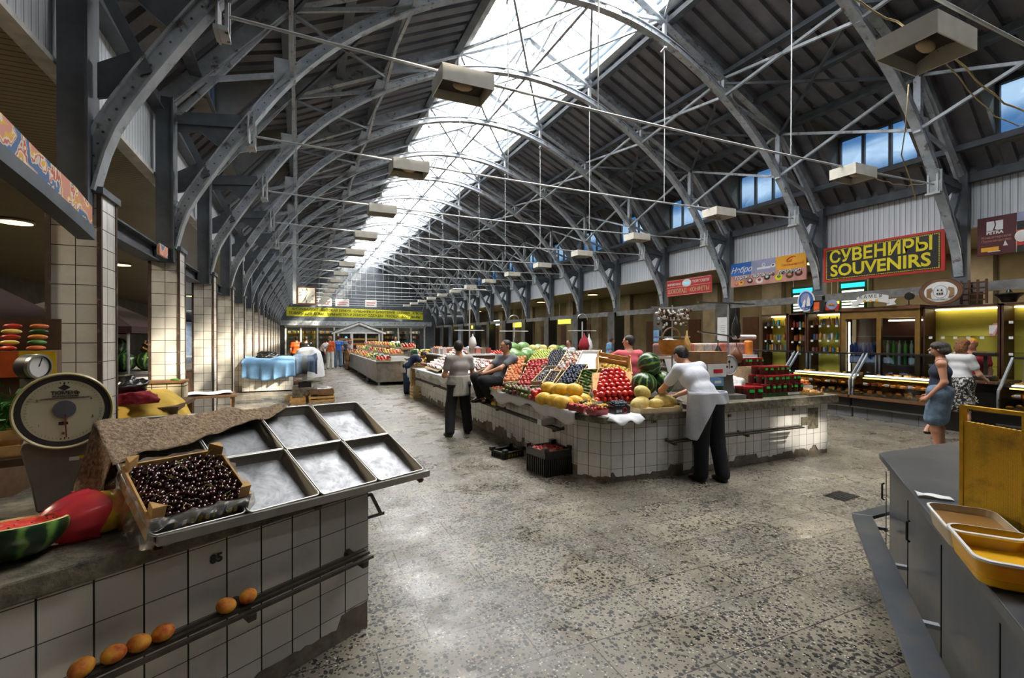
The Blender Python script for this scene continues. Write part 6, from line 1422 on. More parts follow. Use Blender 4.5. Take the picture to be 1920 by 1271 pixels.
tx(t, 'Небро', .24, 'plastic_white', -.84, .14, shear=.4, bold=.003); rect(t, 'white_label', 'plastic_white', -.28, .08, .16, .14, y=-.006); mb = MB(); mb.tube([(-.06 + .05 * math.cos(a), -.007, .2 + .05 * math.sin(a)) for a in [k * .5 for k in range(13)]], .012, 6, closed=True); mb.build('ring_emblem', 'plastic_white', t)
mb = MB(); mb.tube([(.78 + .13 * math.cos(a), -.007, .24 + .07 * math.sin(a + .5)) for a in [k * .45 for k in range(12)]], .010, 6); mb.tube([(.76 + .07 * math.cos(a), -.008, .25 + .04 * math.sin(a + .5)) for a in [k * .5 for k in range(12)]], .008, 6); mb.build('swirl_emblem', 'sign_red', t); tx(t, 'Смольнинский', .10, 'sign_red', .82, .10, sx=.9)
for o_, m_ in ((.0, 'plastic_white'),):
    for s_, x, fw_ in (('торты', -.82, .50), ('пирожные', -.10, .76), ('печенье', .73, .66)):
        tx(t, s_, .175, 'black_paint', x + .006, -.088, y=-.008, bold=.008, shear=.25, name='lettering_outline', fit=fw_ + .02); tx(t, s_, .175, 'plastic_white', x, -.08, y=-.011, bold=.002, shear=.25, fit=fw_)
for k, (x, z, r, m1, m2) in enumerate(((-1.0, -.27, .07, 'orange_paint', 'tub_clear'), (-.82, -.25, .09, 'yellow_paint', 'red_paint'), (-.52, -.22, .1, 'sign_maroon', 'plastic_white'), (-.2, -.24, .12, 'plastic_white', 'red_paint'), (.05, -.18, .1, 'sign_black', 'plastic_white'), (.42, -.22, .12, 'sign_yellow', 'leaf_green'), (.74, -.2, .11, 'frame_brown', 'pastry'), (1.0, -.17, .11, 'sign_maroon', 'sign_pink'), (.24, .14, .08, 'plastic_white', 'frame_brown'))):
    mb = MB(); mb.ell((x, -.006, z), (r, .005, r * .75), 16, 8); mb.build('cake_picture', m1, t, smooth=True); mb = MB(); mb.ell((x, -.010, z + r * .2), (r * .5, .005, r * .35), 12, 6); mb.build('cake_topping', m2, t, smooth=True)
t = sign('shop_sign', 12.58, 3.46, 2.06, .57, 12.30, 'red chocolate and sweets shop sign with white oval emblem', 'sign_red')
for zz in (-.27, .26, .02): rect(t, 'thin_line', 'plastic_white', -1.0, zz, 1.0, zz + .008)
mb = MB(); mb.ell((-.05, -.004, .13), (.22, .006, .13), 28, 8); mb.build('oval_emblem', 'plastic_white', t, smooth=True); tx(t, 'ТОРОЗ', .08, 'sign_cyan', -.05, .12, y=-.012)
tx(t, 'ФИРМЕННАЯ', .105, 'plastic_white', -.66, .12, bold=.002, fit=.66); tx(t, 'ТОРГОВЛЯ', .125, 'plastic_white', .58, .14, bold=.002, fit=.74); tx(t, 'ШОКОЛАД · КОНФЕТЫ', .2, 'tub_clear', 0, -.13, bold=.004, fit=1.9)
t = sign('shop_sign', 4.58, 3.67, .56, .74, 12.30, 'dark red confectionery sign reading PETRA below the white panels', 'sign_maroon')
mb = MB(); mb.poly([(-.14, -.006, .10), (-.14, -.006, .28), (-.03, -.006, .28), (-.02, -.006, .2), (-.05, -.006, .1)]); mb.poly([(-.02, -.006, .12), (.0, -.006, .2), (-.01, -.006, .28), (.10, -.006, .28), (.10, -.006, .10), (.02, -.006, .10)]); mb.build('emblem', 'cloth_white', t)
tx(t, 'PETRA', .085, 'plastic_white', -.02, .055, bold=.003); tx(t, 'Кондитерское', .062, 'sign_pink', .0, -.03); tx(t, 'Производство', .062, 'sign_pink', .0, -.10); mb = MB(); mb.poly([(.10, -.006, -.22), (.13, -.006, -.12), (.17, -.006, -.22)]); mb.build('sail_mark', 'plastic_white', t); rect(t, 'gold_stripe', 'sign_ochre', -.22, -.30, .04, -.22, y=-.006); rect(t, 'white_stripe', 'plastic_white', -.12, -.315, .06, -.30, y=-.007)
t = sign('shop_sign', 3.98, 3.67, .62, .74, 12.30, 'dark picture sign beside the red confectionery sign at the right edge', 'sign_black'); rect(t, 'sky_patch', 'sign_lilac', -.31, .2, .31, .37, y=-.006); rect(t, 'orange_patch', 'orange_paint', -.31, -.1, .31, .04, y=-.006); rect(t, 'red_band', 'sign_red', -.31, -.25, .31, -.15, y=-.006); mb = MB(); mb.ell((-.24, -.006, -.08), (.1, .006, .11), 14, 8); mb.build('white_mark', 'plastic_white', t)
# oval and round emblems above the shelves
t = thing('oval_sign', 'oval brown rimmed emblem sign with two tan animals leaning on the shop shelves', 'sign', (11.62, 5.15, 2.60), RZ)
def disc(t, name, mat, rx, rz_, y, c=(0, 0), n=40, th=.015): mb = MB(); mb.lathe([(0, -th), (1, -th), (1, 0), (0, 0)], n, M=Matrix.Translation((c[0], y, c[1])) @ Matrix.Diagonal((rx, 1, rz_, 1)) @ Matrix.Rotation(math.pi / 2, 4, 'X')); return mb.build(name, mat, t, smooth='auto')
disc(t, 'rim', 'frame_brown', .36, .27, 0); disc(t, 'rim_band', 'ledge_brown', .345, .255, -.004); disc(t, 'field', 'plastic_white', .27, .2, -.008); disc(t, 'centre_ring', 'sign_lilac', .115, .13, -.012); disc(t, 'centre_field', 'plastic_white', .105, .12, -.016)
for s in (-1, 1): mb = MB(); mb.poly([(s * .13, -.024, -.14), (s * .22, -.024, -.10), (s * .22, -.024, .06), (s * .14, -.024, .09), (s * .12, -.024, .04), (s * .16, -.024, .0)]); mb.build('animal_figure', 'cardboard', t)
mb = MB()
for x, z in ((-.03, .03), (.03, .03), (-.04, -.04), (0, -.04), (.04, -.04)): mb.ell((x, -.034, z), (.014, .004, .02), 8, 5)
mb.build('centre_mark', 'black_paint', t); tx(t, 'АССОРТИМЕНТ', .035, 'black_paint', 0, -.155, y=-.026)
t = thing('round_sign', 'round blue emblem sign with white wolf shapes on the shop shelves', 'sign', (11.62, 7.90, 2.61), RZ)
disc(t, 'rim', 'plastic_white', .22, .27, 0); disc(t, 'field', 'sign_blue', .19, .235, -.004); disc(t, 'sky', 'sign_lilac', .13, .15, -.008, (.0, .04)); 
mb = MB(); mb.poly([(-.10, -.025, -.16), (-.05, -.025, -.02), (-.01, -.025, .05), (.01, -.025, -.02), (-.01, -.025, -.16)]); mb.poly([(.03, -.025, -.14), (.05, -.025, .04), (.08, -.025, .13), (.12, -.025, .02), (.13, -.025, -.13)]); mb.build('wolf_shape', 'plastic_white', t); tx(t, 'ВОЛК', .05, 'plastic_white', 0, -.2, y=-.026)
t = sign('box_sign', 7.62, 2.46, .34, .28, 11.62, 'small black sign with glowing orange picture beside the blue round emblem', 'sign_black'); rect(t, 'picture', 'orange_paint', -.08, -.09, .06, .1); rect(t, 'lettering_band', 'plastic_white', -.08, -.125, .06, -.11)
t = sign('crest_sign', 7.26, 2.42, .30, .14, 11.62, 'small red crest sign with painted fruit on top of the shelves', 'sign_red'); disc(t, 'arch_field', 'sign_lilac', .13, .12, -.006, (0, .06)); mb = MB(); [mb.ell((-.06 + .03 * k, -.024, .05 + .02 * (k % 2)), (.02, .005, .02), 8, 5) for k in range(5)]; mb.build('painted_fruit', 'sign_ochre', t, smooth=True)
t = thing('ribbon_sign', 'white ribbon shaped sign reading КАМЕЯ on top of the drinks fridge', 'sign', (11.58, 6.36, 2.52), RZ)
mb = MB(); mb.grid(lambda u, v: (-.32 + .64 * u, -.06 * math.sin(math.pi * u), -.09 + .17 * v + .06 * math.sin(math.pi * u)), 20, 3); mb.build('ribbon', 'plastic_white', t, solid=.008)
for s in (-1, 1): mb = MB(); mb.poly([(s * .28, .01, -.14), (s * .46, .01, -.12), (s * .42, .01, -.06), (s * .47, .01, .01), (s * .28, .01, -.01)]); mb.build('ribbon_tail', 'plastic_white', t, solid=.008)
tx(t, 'К А М Е Я', .10, 'black_paint', 0, .075, y=-.075); 
for k in range(3): disc(t, 'medal', 'sign_ochre', .026, .026, -.07, (-.12 + .12 * k, -.02), 14, .006)
def hang_rods(t, w_, z0, z1):
    for s in (-1, 1): mb = MB(); mb.tube([(s * w_, .02, z0), (s * w_, .02, z1)], .008, 5); mb.build('hanging_rod', 'steel_grey', t)
def menu(yc, zc, label, X=13.6):
    t = thing('menu_board', label, 'menu board', (X, yc, zc), RZ); box_part(t, 'board', 'leaf_dark', (-.36, 0, -.42), (.36, .05, .42)); rect(t, 'heading', 'sign_cyan', -.3, .24, .3, .36); hang_rods(t, .3, .42, 4.0 - zc)
    for k in range(6): rect(t, 'price_line', 'sign_lit', -.28, .12 - k * .085, .28, .17 - k * .085)
menu(9.35, 2.78, 'lit green menu board with cyan heading left of the blue round emblem'); menu(7.95, 2.80, 'lit green menu board with cyan heading below the souvenirs sign')
t = sign('crest_sign', 8.25, 2.72, .22, .26, 13.3, 'small glowing yellow sign between the two menu boards', 'sign_lit_yellow'); hang_rods(t, .08, .13, 1.28)
for yy, w_, m_, lb, zz in ((22.6, 1.3, 'sign_lit_yellow', 'glowing yellow shop sign in the right aisle, nearest of the yellow ones', 2.62), (28.6, 1.6, 'sign_lit_yellow', 'glowing yellow shop sign in the right aisle behind the fifth far pillar', 2.55), (37.0, 2.0, 'sign_lit_yellow', 'small glowing yellow shop sign at the far right end', 2.6), (32.6, 1.5, 'sign_lit', 'whitish lit shop sign between two yellow ones in the right aisle', 2.75)):
    t = sign('aisle_sign', yy, zz, w_, .38, 13.2, lb, m_); hang_rods(t, w_ * .4, .19, 4.0 - zz)
for yy, xx, lb in ((14.0, 12.15, 'pale blue notice sheet taped to a steel pillar behind the pink shirt'), (10.95, 12.15, 'white notice board with small print behind the hanging garlands')):
    t = sign('notice', yy, 1.75 if yy > 12 else 1.95, .3 if yy > 12 else .42, .42 if yy > 12 else .75, xx, lb, 'cloth_blue' if yy > 12 else 'plastic_white', 'notice', .01); [rect(t, 'print_line', 'scale_grey', -.09, .1 - k * .06, .09, .11 - k * .06) for k in range(4)]
for y in (9.9, 8.5):
    pass
# little objects above the shelves
t = thing('lattice_sign', 'dark brown wooden lattice ornament standing on the shelves right of the pillar', 'ornament', (11.8, 4.72, 2.34), RZ)
for k in range(4): box_part(t, 'slat', 'frame_brown', (-.2, 0, .06 + k * .11), (.2, .03, .09 + k * .11)); box_part(t, 'post', 'frame_brown', (-.2 + k * .125, -.01, 0), (-.17 + k * .125, .03, .46))
mb = MB(); mb.lathe([(0, 0), (.10, 0), (.13, .08), (.2, .14), (.2, .16), (.05, .18), (.02, .24), (0, .24)], 18); tag(mb.build('samovar_pot', 'plastic_black', loc=(11.9, 4.25, 2.34), smooth='auto'), 'black lidded pot on the shelves at the right edge', 'pot')
t = thing('desk_fan', 'small black desk fan on top of the drinks fridge', 'fan', (11.85, 5.80, 2.372), RZ); mb = MB(); mb.lathe([(0, 0), (.07, 0), (.06, .015), (.01, .02), (.01, .13), (0, .13)], 14); mb.build('stand', 'plastic_black', t); disc(t, 'fan_cage', 'plastic_black', .085, .085, 0, (0, .2), 20, .05)
# ================================================================ steel counter, right foreground
SA = math.atan2(-1.36, -1.87)
dm('steel_counter', '#5f646b', .30, .6, .12, 3, wear='#6e6a66', wears=3)
t = thing('steel_counter', 'grey sheet steel counter with foot shelf, lower right foreground', 'counter', (3.67, 1.97, 0))
pts = [(0, 0), (1.55, -.06), (1.2, -2.6), (-3.0, -2.18)]
mb = MB(); mb.prism([(.0 + .03, -.05, 0), (1.5, -.1, 0), (1.2, -2.5, 0), (-2.95, -2.2, 0)], (0, 0, .86)); mb.build('body', 'steel_counter', t)
mb = MB(); mb.prism([(x, y, .86) for x, y in pts], (0, 0, .04)); mb.build('worktop', 'steel_counter', t, bevel=.004)
d1 = Vector((-.809, -.588, 0)); nrm = Vector((-.588, .809, 0))
mb = MB(); a = nrm * .155; b = nrm * .035; mb.prism([a + d1 * .0 + Vector((0, 0, .425)), a + d1 * 3.4 + Vector((0, 0, .425)), b + d1 * 3.4 + Vector((0, 0, .425)), b + Vector((0, 0, .425))], (0, 0, .025)); mb.build('foot_shelf', 'steel_counter', t, bevel=.003); mb = MB(); mb.prism([a + Vector((0, 0, .425)), b + Vector((0, 0, .425)), Vector((.30, .03, .425)), Vector((.34, .13, .425))], (0, 0, .025)); mb.build('foot_shelf', 'steel_counter', t, bevel=.003)
for k in range(4): mb = MB(); p = d1 * (.12 + .62 * k) + Vector((0, 0, .415)); mb.beam(p - nrm * .03, p + nrm * .15, .03, .02); mb.build('shelf_bracket', 'steel_grey', t)
for k in range(4): mb = MB(); p = d1 * (.30 + .62 * k) + nrm * .004; mb.beam(p + Vector((0, 0, .03)), p + Vector((0, 0, .84)), .006, .004, up=tuple(nrm)); mb.build('panel_seam', 'case_black', t)
for k, q in enumerate((.28, 1.0)): mb = MB(); p = d1 * q + nrm * .01; mb.tube([p + Vector((0, 0, .76)), p + nrm * .012 + Vector((0, 0, .75)), p + nrm * .012 + Vector((0, 0, .66)), p + Vector((0, 0, .65))], .006, 6); mb.build('handle', 'case_black', t)
# honeycomb frame
fa, fb = Vector((2.66, 1.11, .902)), Vector((2.615, .915, .902)); hv = (fb - fa); hl = .235; hd = hv.normalized()
t = thing('honeycomb_frame', 'wooden frame of golden honeycomb standing upright on the steel counter', 'honeycomb', fa, math.atan2(hd.y, hd.x))
box_part(t, 'side_bar', 'wax_yellow', (0, 0, 0), (.014, .025, .50)); box_part(t, 'side_bar', 'wax_yellow', (hl - .014, 0, 0), (hl, .025, .50)); box_part(t, 'top_bar', 'wax_yellow', (0, 0, .485), (hl, .025, .50)); box_part(t, 'bottom_bar', 'wax_yellow', (0, 0, 0), (hl, .025, .012))
mb = MB(); n = 24; top = [(.016 + (hl - .032) * i / n, .43 + (.0015 * math.sin(i * 2.9) - .006 * i / n)) for i in range(n + 1)]; mb.prism([(.016, .004, .012), (hl - .016, .004, .012)] + [(x, .004, z) for x, z in reversed(top)], (0, .018, 0)); mb.build('comb', 'honeycomb', t)
t = thing('honeycomb_frame', 'dark edge of a second honeycomb frame just behind the golden one', 'honeycomb', fa + Vector((.10, -.24, 0)), math.atan2(hd.y, hd.x) - .1); box_part(t, 'side_bar', 'wood_dark', (0, 0, 0), (.02, .03, .49)); box_part(t, 'side_bar', 'wood_dark', (.21, 0, 0), (.23, .03, .49)); box_part(t, 'top_bar', 'wood_dark', (0, 0, .47), (.23, .03, .49)); box_part(t, 'comb', 'wood_dark', (.02, .006, .01), (.21, .024, .40))
mb = MB(); rr = random.Random(5)
for k in range(60): a = rr.uniform(0, 6.28); q = rr.random(); mb.ell((q * .045 * math.cos(a), .02 * rr.random(), q * .035 * math.sin(a)), (.009, .006, .012), 6, 4, rr.choice((0, 0, 1, 2)))
tag(mb.build('rosette', ['plastic_white', 'cloth_blue', 'grape_green'], loc=fb + Vector((.01, -.06, .49)), smooth=True), 'small frilly white and blue rosette on the corner of the honeycomb frame', 'rosette')
def tub(p, rz, L, W, H_, mat, label, fill=None, fillz=.5):
    t = thing('plastic_tub', label, 'tub', p, rz)
    def ring(l, w, z, c=.045, n=6):
        out = []
        for sx, sy, a0 in ((1, 1, 0), (-1, 1, 90), (-1, -1, 180), (1, -1, 270)):
            for k in range(n + 1): a = math.radians(a0 + 90 * k / n); out.append((sx * (l - c) + c * math.cos(a), sy * (w - c) + c * math.sin(a), z))
        return out
    def loop(mb, rs):
        for a, b in zip(rs[:-1], rs[1:]): n = len(a); mb.add(a + b, [(i, (i + 1) % n, n + (i + 1) % n, n + i) for i in range(n)])
    mb = MB(); loop(mb, [ring(L * .40, W * .38, 0), ring(L * .44, W * .43, .01), ring(L * .48, W * .48, H_)]); mb.poly(list(reversed(ring(L * .40, W * .38, 0)))); loop(mb, [ring(L * .475, W * .475, H_), ring(L * .43, W * .42, .014)]); mb.poly(ring(L * .43, W * .42, .014)); mb.build('bowl', mat, t, smooth='auto')
    mb = MB(); loop(mb, [ring(L * .47, W * .47, H_ - .006), ring(L * .5, W * .5, H_ - .008), ring(L * .5, W * .5, H_), ring(L * .47, W * .47, H_ + .002)]); mb.build('rim', 'plastic_white', t, smooth='auto')
    if fill: mb = MB(); mb.poly(ring(L * .455, W * .455, H_ * fillz)); mb.build('contents', fill, t)
tub((2.17, .78, .902), math.radians(36), .36, .24, .095, 'tub_yellow', 'open yellow plastic tub with pale rim on the steel counter', 'tub_yellow', .35)
tub((2.40, .96, .902), math.radians(36), .36, .22, .085, 'tub_clear', 'open pale plastic tub of brown honey behind the yellow tub', 'honey_brown', .7)
mb = MB(); mb.grid(lambda u, v: (-.07 + .14 * u, -.03 + .06 * v, .004 + .012 * abs(math.sin(5 * u + 2 * v)) * (1 - u)), 14, 8); tag(mb.build('paper_napkin', 'cloth_white', loc=(2.88, 1.30, .903), rot=(0, 0, -.9), smooth=True, solid=.002), 'torn white paper napkin on the steel counter beside the honeycomb', 'napkin')
# floor drain
t = thing('floor_drain', 'rectangular dark slotted drain grate set in the floor', 'drain', (5.29, 3.2, .0), .1); box_part(t, 'pit', 'case_black', (-.16, -.11, .001), (.16, .11, .004))
for k in range(7): box_part(t, 'slat', 'dial_ring', (-.14, -.09 + k * .028, .004), (.14, -.08 + k * .028, .008))
# ================================================================ light fixtures
def make_fix():
    t = thing('box_lamp', '', 'lamp', (0, 0, 0)); W, D, H_ = .30, .22, .085
    for a, b in (((-W, -D, -H_), (W, -D + .01, H_)), ((-W, D - .01, -H_), (W, D, H_)), ((-W, -D, -H_), (-W + .01, D, H_)), ((W - .01, -D, -H_), (W, D, H_))): box_part(t, 'housing_side', 'lamp_housing', a, b)
    box_part(t, 'housing_top', 'lamp_housing', (-W, -D, H_), (W, D, H_ + .01)); mb = MB(); mb.grid(lambda u, v: (-W + .02 + (2 * W - .04) * u, -D + .02 + (2 * D - .04) * v, .02 + .05 * math.sin(math.pi * v)), 4, 10); mb.build('reflector', 'reflector_dark', t); mb = MB(); mb.ell((0, 0, .0), (.12, .05, .05), 12, 8); mb.build('bulb', 'tub_clear', t, smooth=True)
    mb = MB(); mb.tube([(-.12, 0, H_), (-.12, 0, H_ + .07)], .008, 5); mb.build('hanger', 'steel_grey', t); mb = MB(); mb.tube([(.12, 0, H_), (.12, 0, H_ + .07)], .008, 5); mb.build('hanger', 'steel_grey', t); return t
dm('lamp_housing', '#cfccc0', .45, 0, vs=4, var=.06); dm('reflector_dark', '#3b342b', .4, .4)
f0 = make_fix(); f0.location = (4.85, 2.26, 4.17); f0['label'] = 'open grey box lamp hanging nearest overhead at the top right'; f0['group'] = 'grey box lamps on the tie rods'
for n in range(NT - 1):
    z = 4.72 - .10 * math.sin(math.pi * (1.70 + .65) / 12.1) - .16
    dup(f0, (1.70, T(n), 4.56), label='grey box lamp on the left half of the %s tie rod' % ORD[n])
    dup(f0, (8.88, T(n), 4.56), label='grey box lamp on the right half of the %s tie rod' % ORD[n])
def cable(name, pts, r, mat, label, cat='cable'):
    mb = MB(); mb.tube(pts, r, 6); return tag(mb.build(name, mat, smooth=True), label, cat)
dm('cable_cream', '#b9a578', .6)
def sag(a, b, s, n=14): return [tuple(Vector(a).lerp(Vector(b), i / n) - Vector((0, 0, s * math.sin(math.pi * i / n) + .015 * math.sin(i * 2.3)))) for i in range(n + 1)]
cable('cable', sag((3.4, 2.9, 5.4), (4.65, 2.28, 4.27), .12), .008, 'cable_cream', 'loose cream cable running down to the nearest box lamp')
cable('cable', sag((5.12, 2.26, 4.25), (8.6, 2.6, 4.5), .25), .009, 'cable_cream', 'thick cream cable sagging right from the nearest box lamp')
cable('cable', sag((5.12, 2.3, 4.22), (8.6, 2.7, 4.45), .32), .006, 'cable_cream', 'thin cream cable sagging below the thick one at top right')
cable('cable', [(5.5, 2.7, 4.2), (5.55, 2.75, 3.8), (5.58, 2.8, 3.55), (5.75, 2.8, 3.3), (5.95, 2.85, 3.15)], .006, 'cable_cream', 'dangling cream wire below the cables at top right')
cable('cable', sag((9.15, T(0), 4.62), (11.35, T(0), 4.74), .12), .008, 'cable_cream', 'cream cable from the first right box lamp to the first right truss foot')
# dark loudspeaker on the first arch
mb = MB(); mb.lathe([(0, -.16), (.13, -.16), (.17, 0), (.17, .1), (0, .1)], 16); tag(mb.build('loudspeaker', 'plastic_black', loc=(-.62, T(0) - .25, 4.93), rot=(.6, .5, 0), smooth='auto'), 'dark drum loudspeaker fixed to the first arch at top left', 'loudspeaker')
# ================================================================ clock
dm('clock_face', '#a9a89e', .7, var=.02)
t = thing('hall_clock', 'square white hall clock with black hands hanging on a steel arm', 'clock', (.24, 19.7, 3.28))
box_part(t, 'case', 'frame_brown', (-.34, 0, -.34), (.34, .14, .34)); box_part(t, 'face', 'clock_face', (-.29, -.006, -.29), (.29, 0, .29))
mb = MB()
for k in range(12): a = k * math.pi / 6; mb.beam((.23 * math.sin(a), -.01, .23 * math.cos(a)), (.27 * math.sin(a), -.01, .27 * math.cos(a)), .03, .003)
mb.build('hour_mark', 'ink', t); mb = MB(); mb.beam((0, -.012, 0), (-.05, -.012, -.16), .05, .003); mb.build('hour_hand', 'ink', t); mb = MB(); mb.beam((.03, -.014, .06), (-.11, -.014, -.22), .035, .003); mb.build('minute_hand', 'ink', t)
for s_, x, z in (('12', 0, .2), ('6', 0, -.2), ('3', .2, 0), ('9', -.2, 0)): text_obj('numeral', s_, .085, 'ink', t, (x, -.009, z))
mb = MB(); mb.beam((-.42, .07, -.30), (-.34, .07, -.30), .04, .04); mb.build('arm', 'steel_light', t)
mb = MB(); mb.beam((-.42, .07, -.32), (-.42, .07, 2.5), .12, .10); mb.build('hanging_post', 'steel_light', t)
# ================================================================ banner and end shops
t = thing('banner', 'long yellow banner with two lines of black Russian lettering across the hall', 'banner', (4.98, 46.1, 3.86)); dm('banner_yellow', '#c9c92a', .6, var=.03)
mb = MB(); n = 40; W = 12.1
mb.grid(lambda u, v: (-W / 2 + W * u + (0 if v > .5 else -.0), .03 * math.sin(u * 19), -.40 + .80 * v + (.45 - .9 * u) * .0 + .10 * (1 - 2 * u) + .05 * math.sin(u * 3.1)), n, 4); mb.build('cloth', 'banner_yellow', t, solid=.01)
tx(t, 'АНТИКВАРИАТ   БЫТОВАЯ ХИМИЯ   СУВЕНИРЫ И БИЖУТЕРИЯ   ОПТИКА   КЛЮЧИ', .31, 'ink', .25, .22, y=-.06, bold=.006, fit=11.7); tx(t, 'ТОВАРЫ ДЛЯ ДОМА   ХИМЧИСТКА И РЕМОНТ ОДЕЖДЫ   ПОСУДА   ЗООТОВАРЫ', .31, 'ink', -.05, -.14, y=-.06, bold=.006, fit=11.6)
for o in t.children:
    if o.name.startswith('lettering'): o.rotation_euler = (math.pi / 2, .0165, 0)
for s in (-1, 1): mb = MB(); mb.tube([(s * 6.0, 0, .3), (s * 6.2, 0, 1.2)], .02, 5); mb.build('rope', 'steel_grey', t)
for k, (x, w_) in enumerate(((2.3, 1.15), (3.75, 1.15), (6.2, 1.0))):
    t = thing('hanging_sign', '%s white information board above the yellow banner' % ('left', 'middle', 'right')[k], 'sign', (x - .3, 44.6, 4.75)); box_part(t, 'board', 'plastic_white', (-w_ / 2, 0, -.32), (w_ / 2, .05, .32)); box_part(t, 'print_block', 'sign_red', (-w_ * .4, -.01, .02), (w_ * .4, 0, .08)); box_part(t, 'print_block', 'sign_red', (-w_ * .4, -.01, -.18), (w_ * .3, 0, -.12))
    for s in (-1, 1): mb = MB(); mb.tube([(s * w_ * .4, .02, .32), (s * w_ * .4, .02, 2.2)], .012, 5); mb.build('chain', 'steel_light', t)
# storefront: white framed glass bays
fx = [-1.2, .1, 1.55, 3.05, 4.6, 7.6, 9.2, 10.5, 11.9]
for k in range(len(fx)): struct_box('trim_frame_%d' % k, (fx[k] - .07, YEND - .1, 0), (fx[k] + .07, YEND, 2.7), 'white_paint')
struct_box('trim_frame_top', (-1.3, YEND - .12, 2.62), (12.0, YEND, 2.8), 'white_paint')
for k in range(len(fx) - 1): mb = MB(); mb.bb((fx[k] + .07, YEND - .05, .2), (fx[k + 1] - .07, YEND - .04, 2.62)); o = mb.build('window_%d' % (60 + k), 'clear_glass'); o['kind'] = 'structure'
struct_box('wall_storefront_base', (-1.3, YEND - .08, 0), (12.0, YEND, .2), 'grey_wall'); struct_box('trim_fascia', (-1.7, YEND - .3, 2.8), (12.6, YEND, 3.25), 'steel_grey')
rr = random.Random(9)
for k in range(8):
    x0, x1 = fx[k] + .15, fx[k + 1] - .15; t = thing('shop_shelves', 'stocked shelves inside the %s bay of the far storefront' % ORD[k], 'shelves', ((x0 + x1) / 2, YEND + 1.2, 0)); w_ = (x1 - x0) / 2
    box_part(t, 'back_panel', ('yellow_lit' if k < 2 else 'grey_wall'), (-w_, .3, 0), (w_, .34, 2.3))
    for j in range(4): box_part(t, 'shelf_board', 'frame_brown', (-w_, 0, .5 + j * .5), (w_, .3, .53 + j * .5))
    for j in range(4):
        for i in range(5):
            mb = MB(); mb.box((0, 0, .13), (.16, .16, rr.uniform(.18, .3))); o = mb.build('shop_item', 'bottle_mix', loc=((x0 + x1) / 2 - w_ + .2 + i * (2 * w_ - .4) / 4, YEND + 1.32, .55 + .5 * j)); tag(o, 'packed goods on the shelves in the %s bay of the far storefront' % ORD[k], 'goods', 'goods in far storefront bay ' + ORD[k])
for k in (0, 2, 5, 7): ceil_lamp((fx[k] + .7, YEND + 1.0, 2.99), 'ceiling lamp inside the far storefront, %s bay' % ORD[k], 'lamp_warm', 25)
# ================================================================ far stalls in the hall
dm('steel_stall', '#8f8b84', .35, .7, .15, 4)
def longstall(x0, x1, y0, y1, h, label):
    t = thing('market_stall', label, 'stall', ((x0 + x1) / 2, (y0 + y1) / 2, 0)); a, b = (x1 - x0) / 2, (y1 - y0) / 2
    box_part(t, 'steel_cladding', 'steel_stall', (-a, -b, .12), (a, b, h - .03)); box_part(t, 'worktop', 'stainless', (-a - .04, -b - .04, h - .03), (a + .04, b + .04, h))
    for sx in (-a + .1, a - .1):
        for k in range(5): box_part(t, 'leg', 'steel_grey', (sx - .03, -b + .1 + k * (2 * b - .2) / 4 - .03, 0), (sx + .03, -b + .1 + k * (2 * b - .2) / 4 + .03, .12))
    return t
longstall(2.45, 4.3, 17.1, 30.5, .84, 'long steel clad stall heaped with fruit in the middle distance')
longstall(6.2, 8.0, 17.0, 30.0, .84, 'second long steel stall right of the fruit heaped one, middle distance')
longstall(8.9, 10.4, 8.2, 30.0, .9, 'long stall running beside the right hand pillars behind the island')
longstall(.9, 1.0 + .9, 33.5, 40.0, .84, 'small steel stall near the far end of the hall on the left')
FN = {'apple_mix': ('apple', 'mixed red and green apple'), 'grape_green': ('pear', 'pale green pear'), 'yellow_plum': ('lemon', 'yellow lemon'), 'tomato': ('tomato', 'red tomato'), 'orange_fruit': ('orange', 'orange coloured fruit'), 'nectarine': ('nectarine', 'dark red nectarine'), 'cucumber': ('pepper', 'green pepper'), 'peachy': ('peach', 'pale peach')}
def crateheap(x, y, z, cols, label, grp, tilt=.3):
    nm, ds = FN[cols]; t = crate((x, y, z), random.uniform(-.15, .15), .5, .36, .1, label + ', filled with ' + ('pears', 'lemons', 'tomatoes', 'oranges', 'nectarines', 'peppers', 'peaches', 'apples')[['grape_green', 'yellow_plum', 'tomato', 'orange_fruit', 'nectarine', 'cucumber', 'peachy', 'apple_mix'].index(cols)], 'crate_pale', 'crates of %s, %s' % (nm, grp), 1, True, (tilt, 0, random.uniform(-.2, .2)))
    for i in range(4):
        for j in range(3):
            place('far' + cols, nm, cols, .052, (x - .18 + i * .12, y - .12 + j * .12, z + .07 + (j - 1) * .12 * math.tan(tilt) + random.uniform(0, .03)), ds + ' in a tilted crate on the %s' % grp, nm, ds + ', ' + grp, n=8, m=6)
mats = ['apple_mix', 'grape_green', 'yellow_plum', 'tomato', 'orange_fruit', 'nectarine', 'cucumber', 'peachy']
k = 0
for r_ in range(3):
    for q in range(9):
        k += 1; crateheap(2.75 + .45 * r_, 17.5 + q * 1.35, .86 + .22 * r_, mats[(k * 3 + r_) % 8], 'tilted crate on the long steel stall', 'middle steel stall')
for q in range(5):
    for r_ in range(2): crateheap(6.6 + .6 * r_, 17.6 + 2.2 * q, .86 + .15 * r_, mats[(q + 2 * r_ + 1) % 8], 'tilted crate on the second steel stall', 'second steel stall')
for q in range(6): crateheap(9.3, 9.0 + 1.9 * q, .92, mats[(q * 2 + 1) % 8], 'crate on the stall beside the right pillars', 'stall beside the right pillars')
for k in range(8): place('lwm', 'watermelon', 'wm_light', (.19, .14, .14), (8.95 + .3 * (k % 3), 15.2 + .35 * (k // 3), 1.04 + .22 * (k // 6)), 'green watermelon on the long stall beside the right pillars', 'watermelon', 'watermelons beside the right pillars', (0, 0, k), 1, 20, 12)
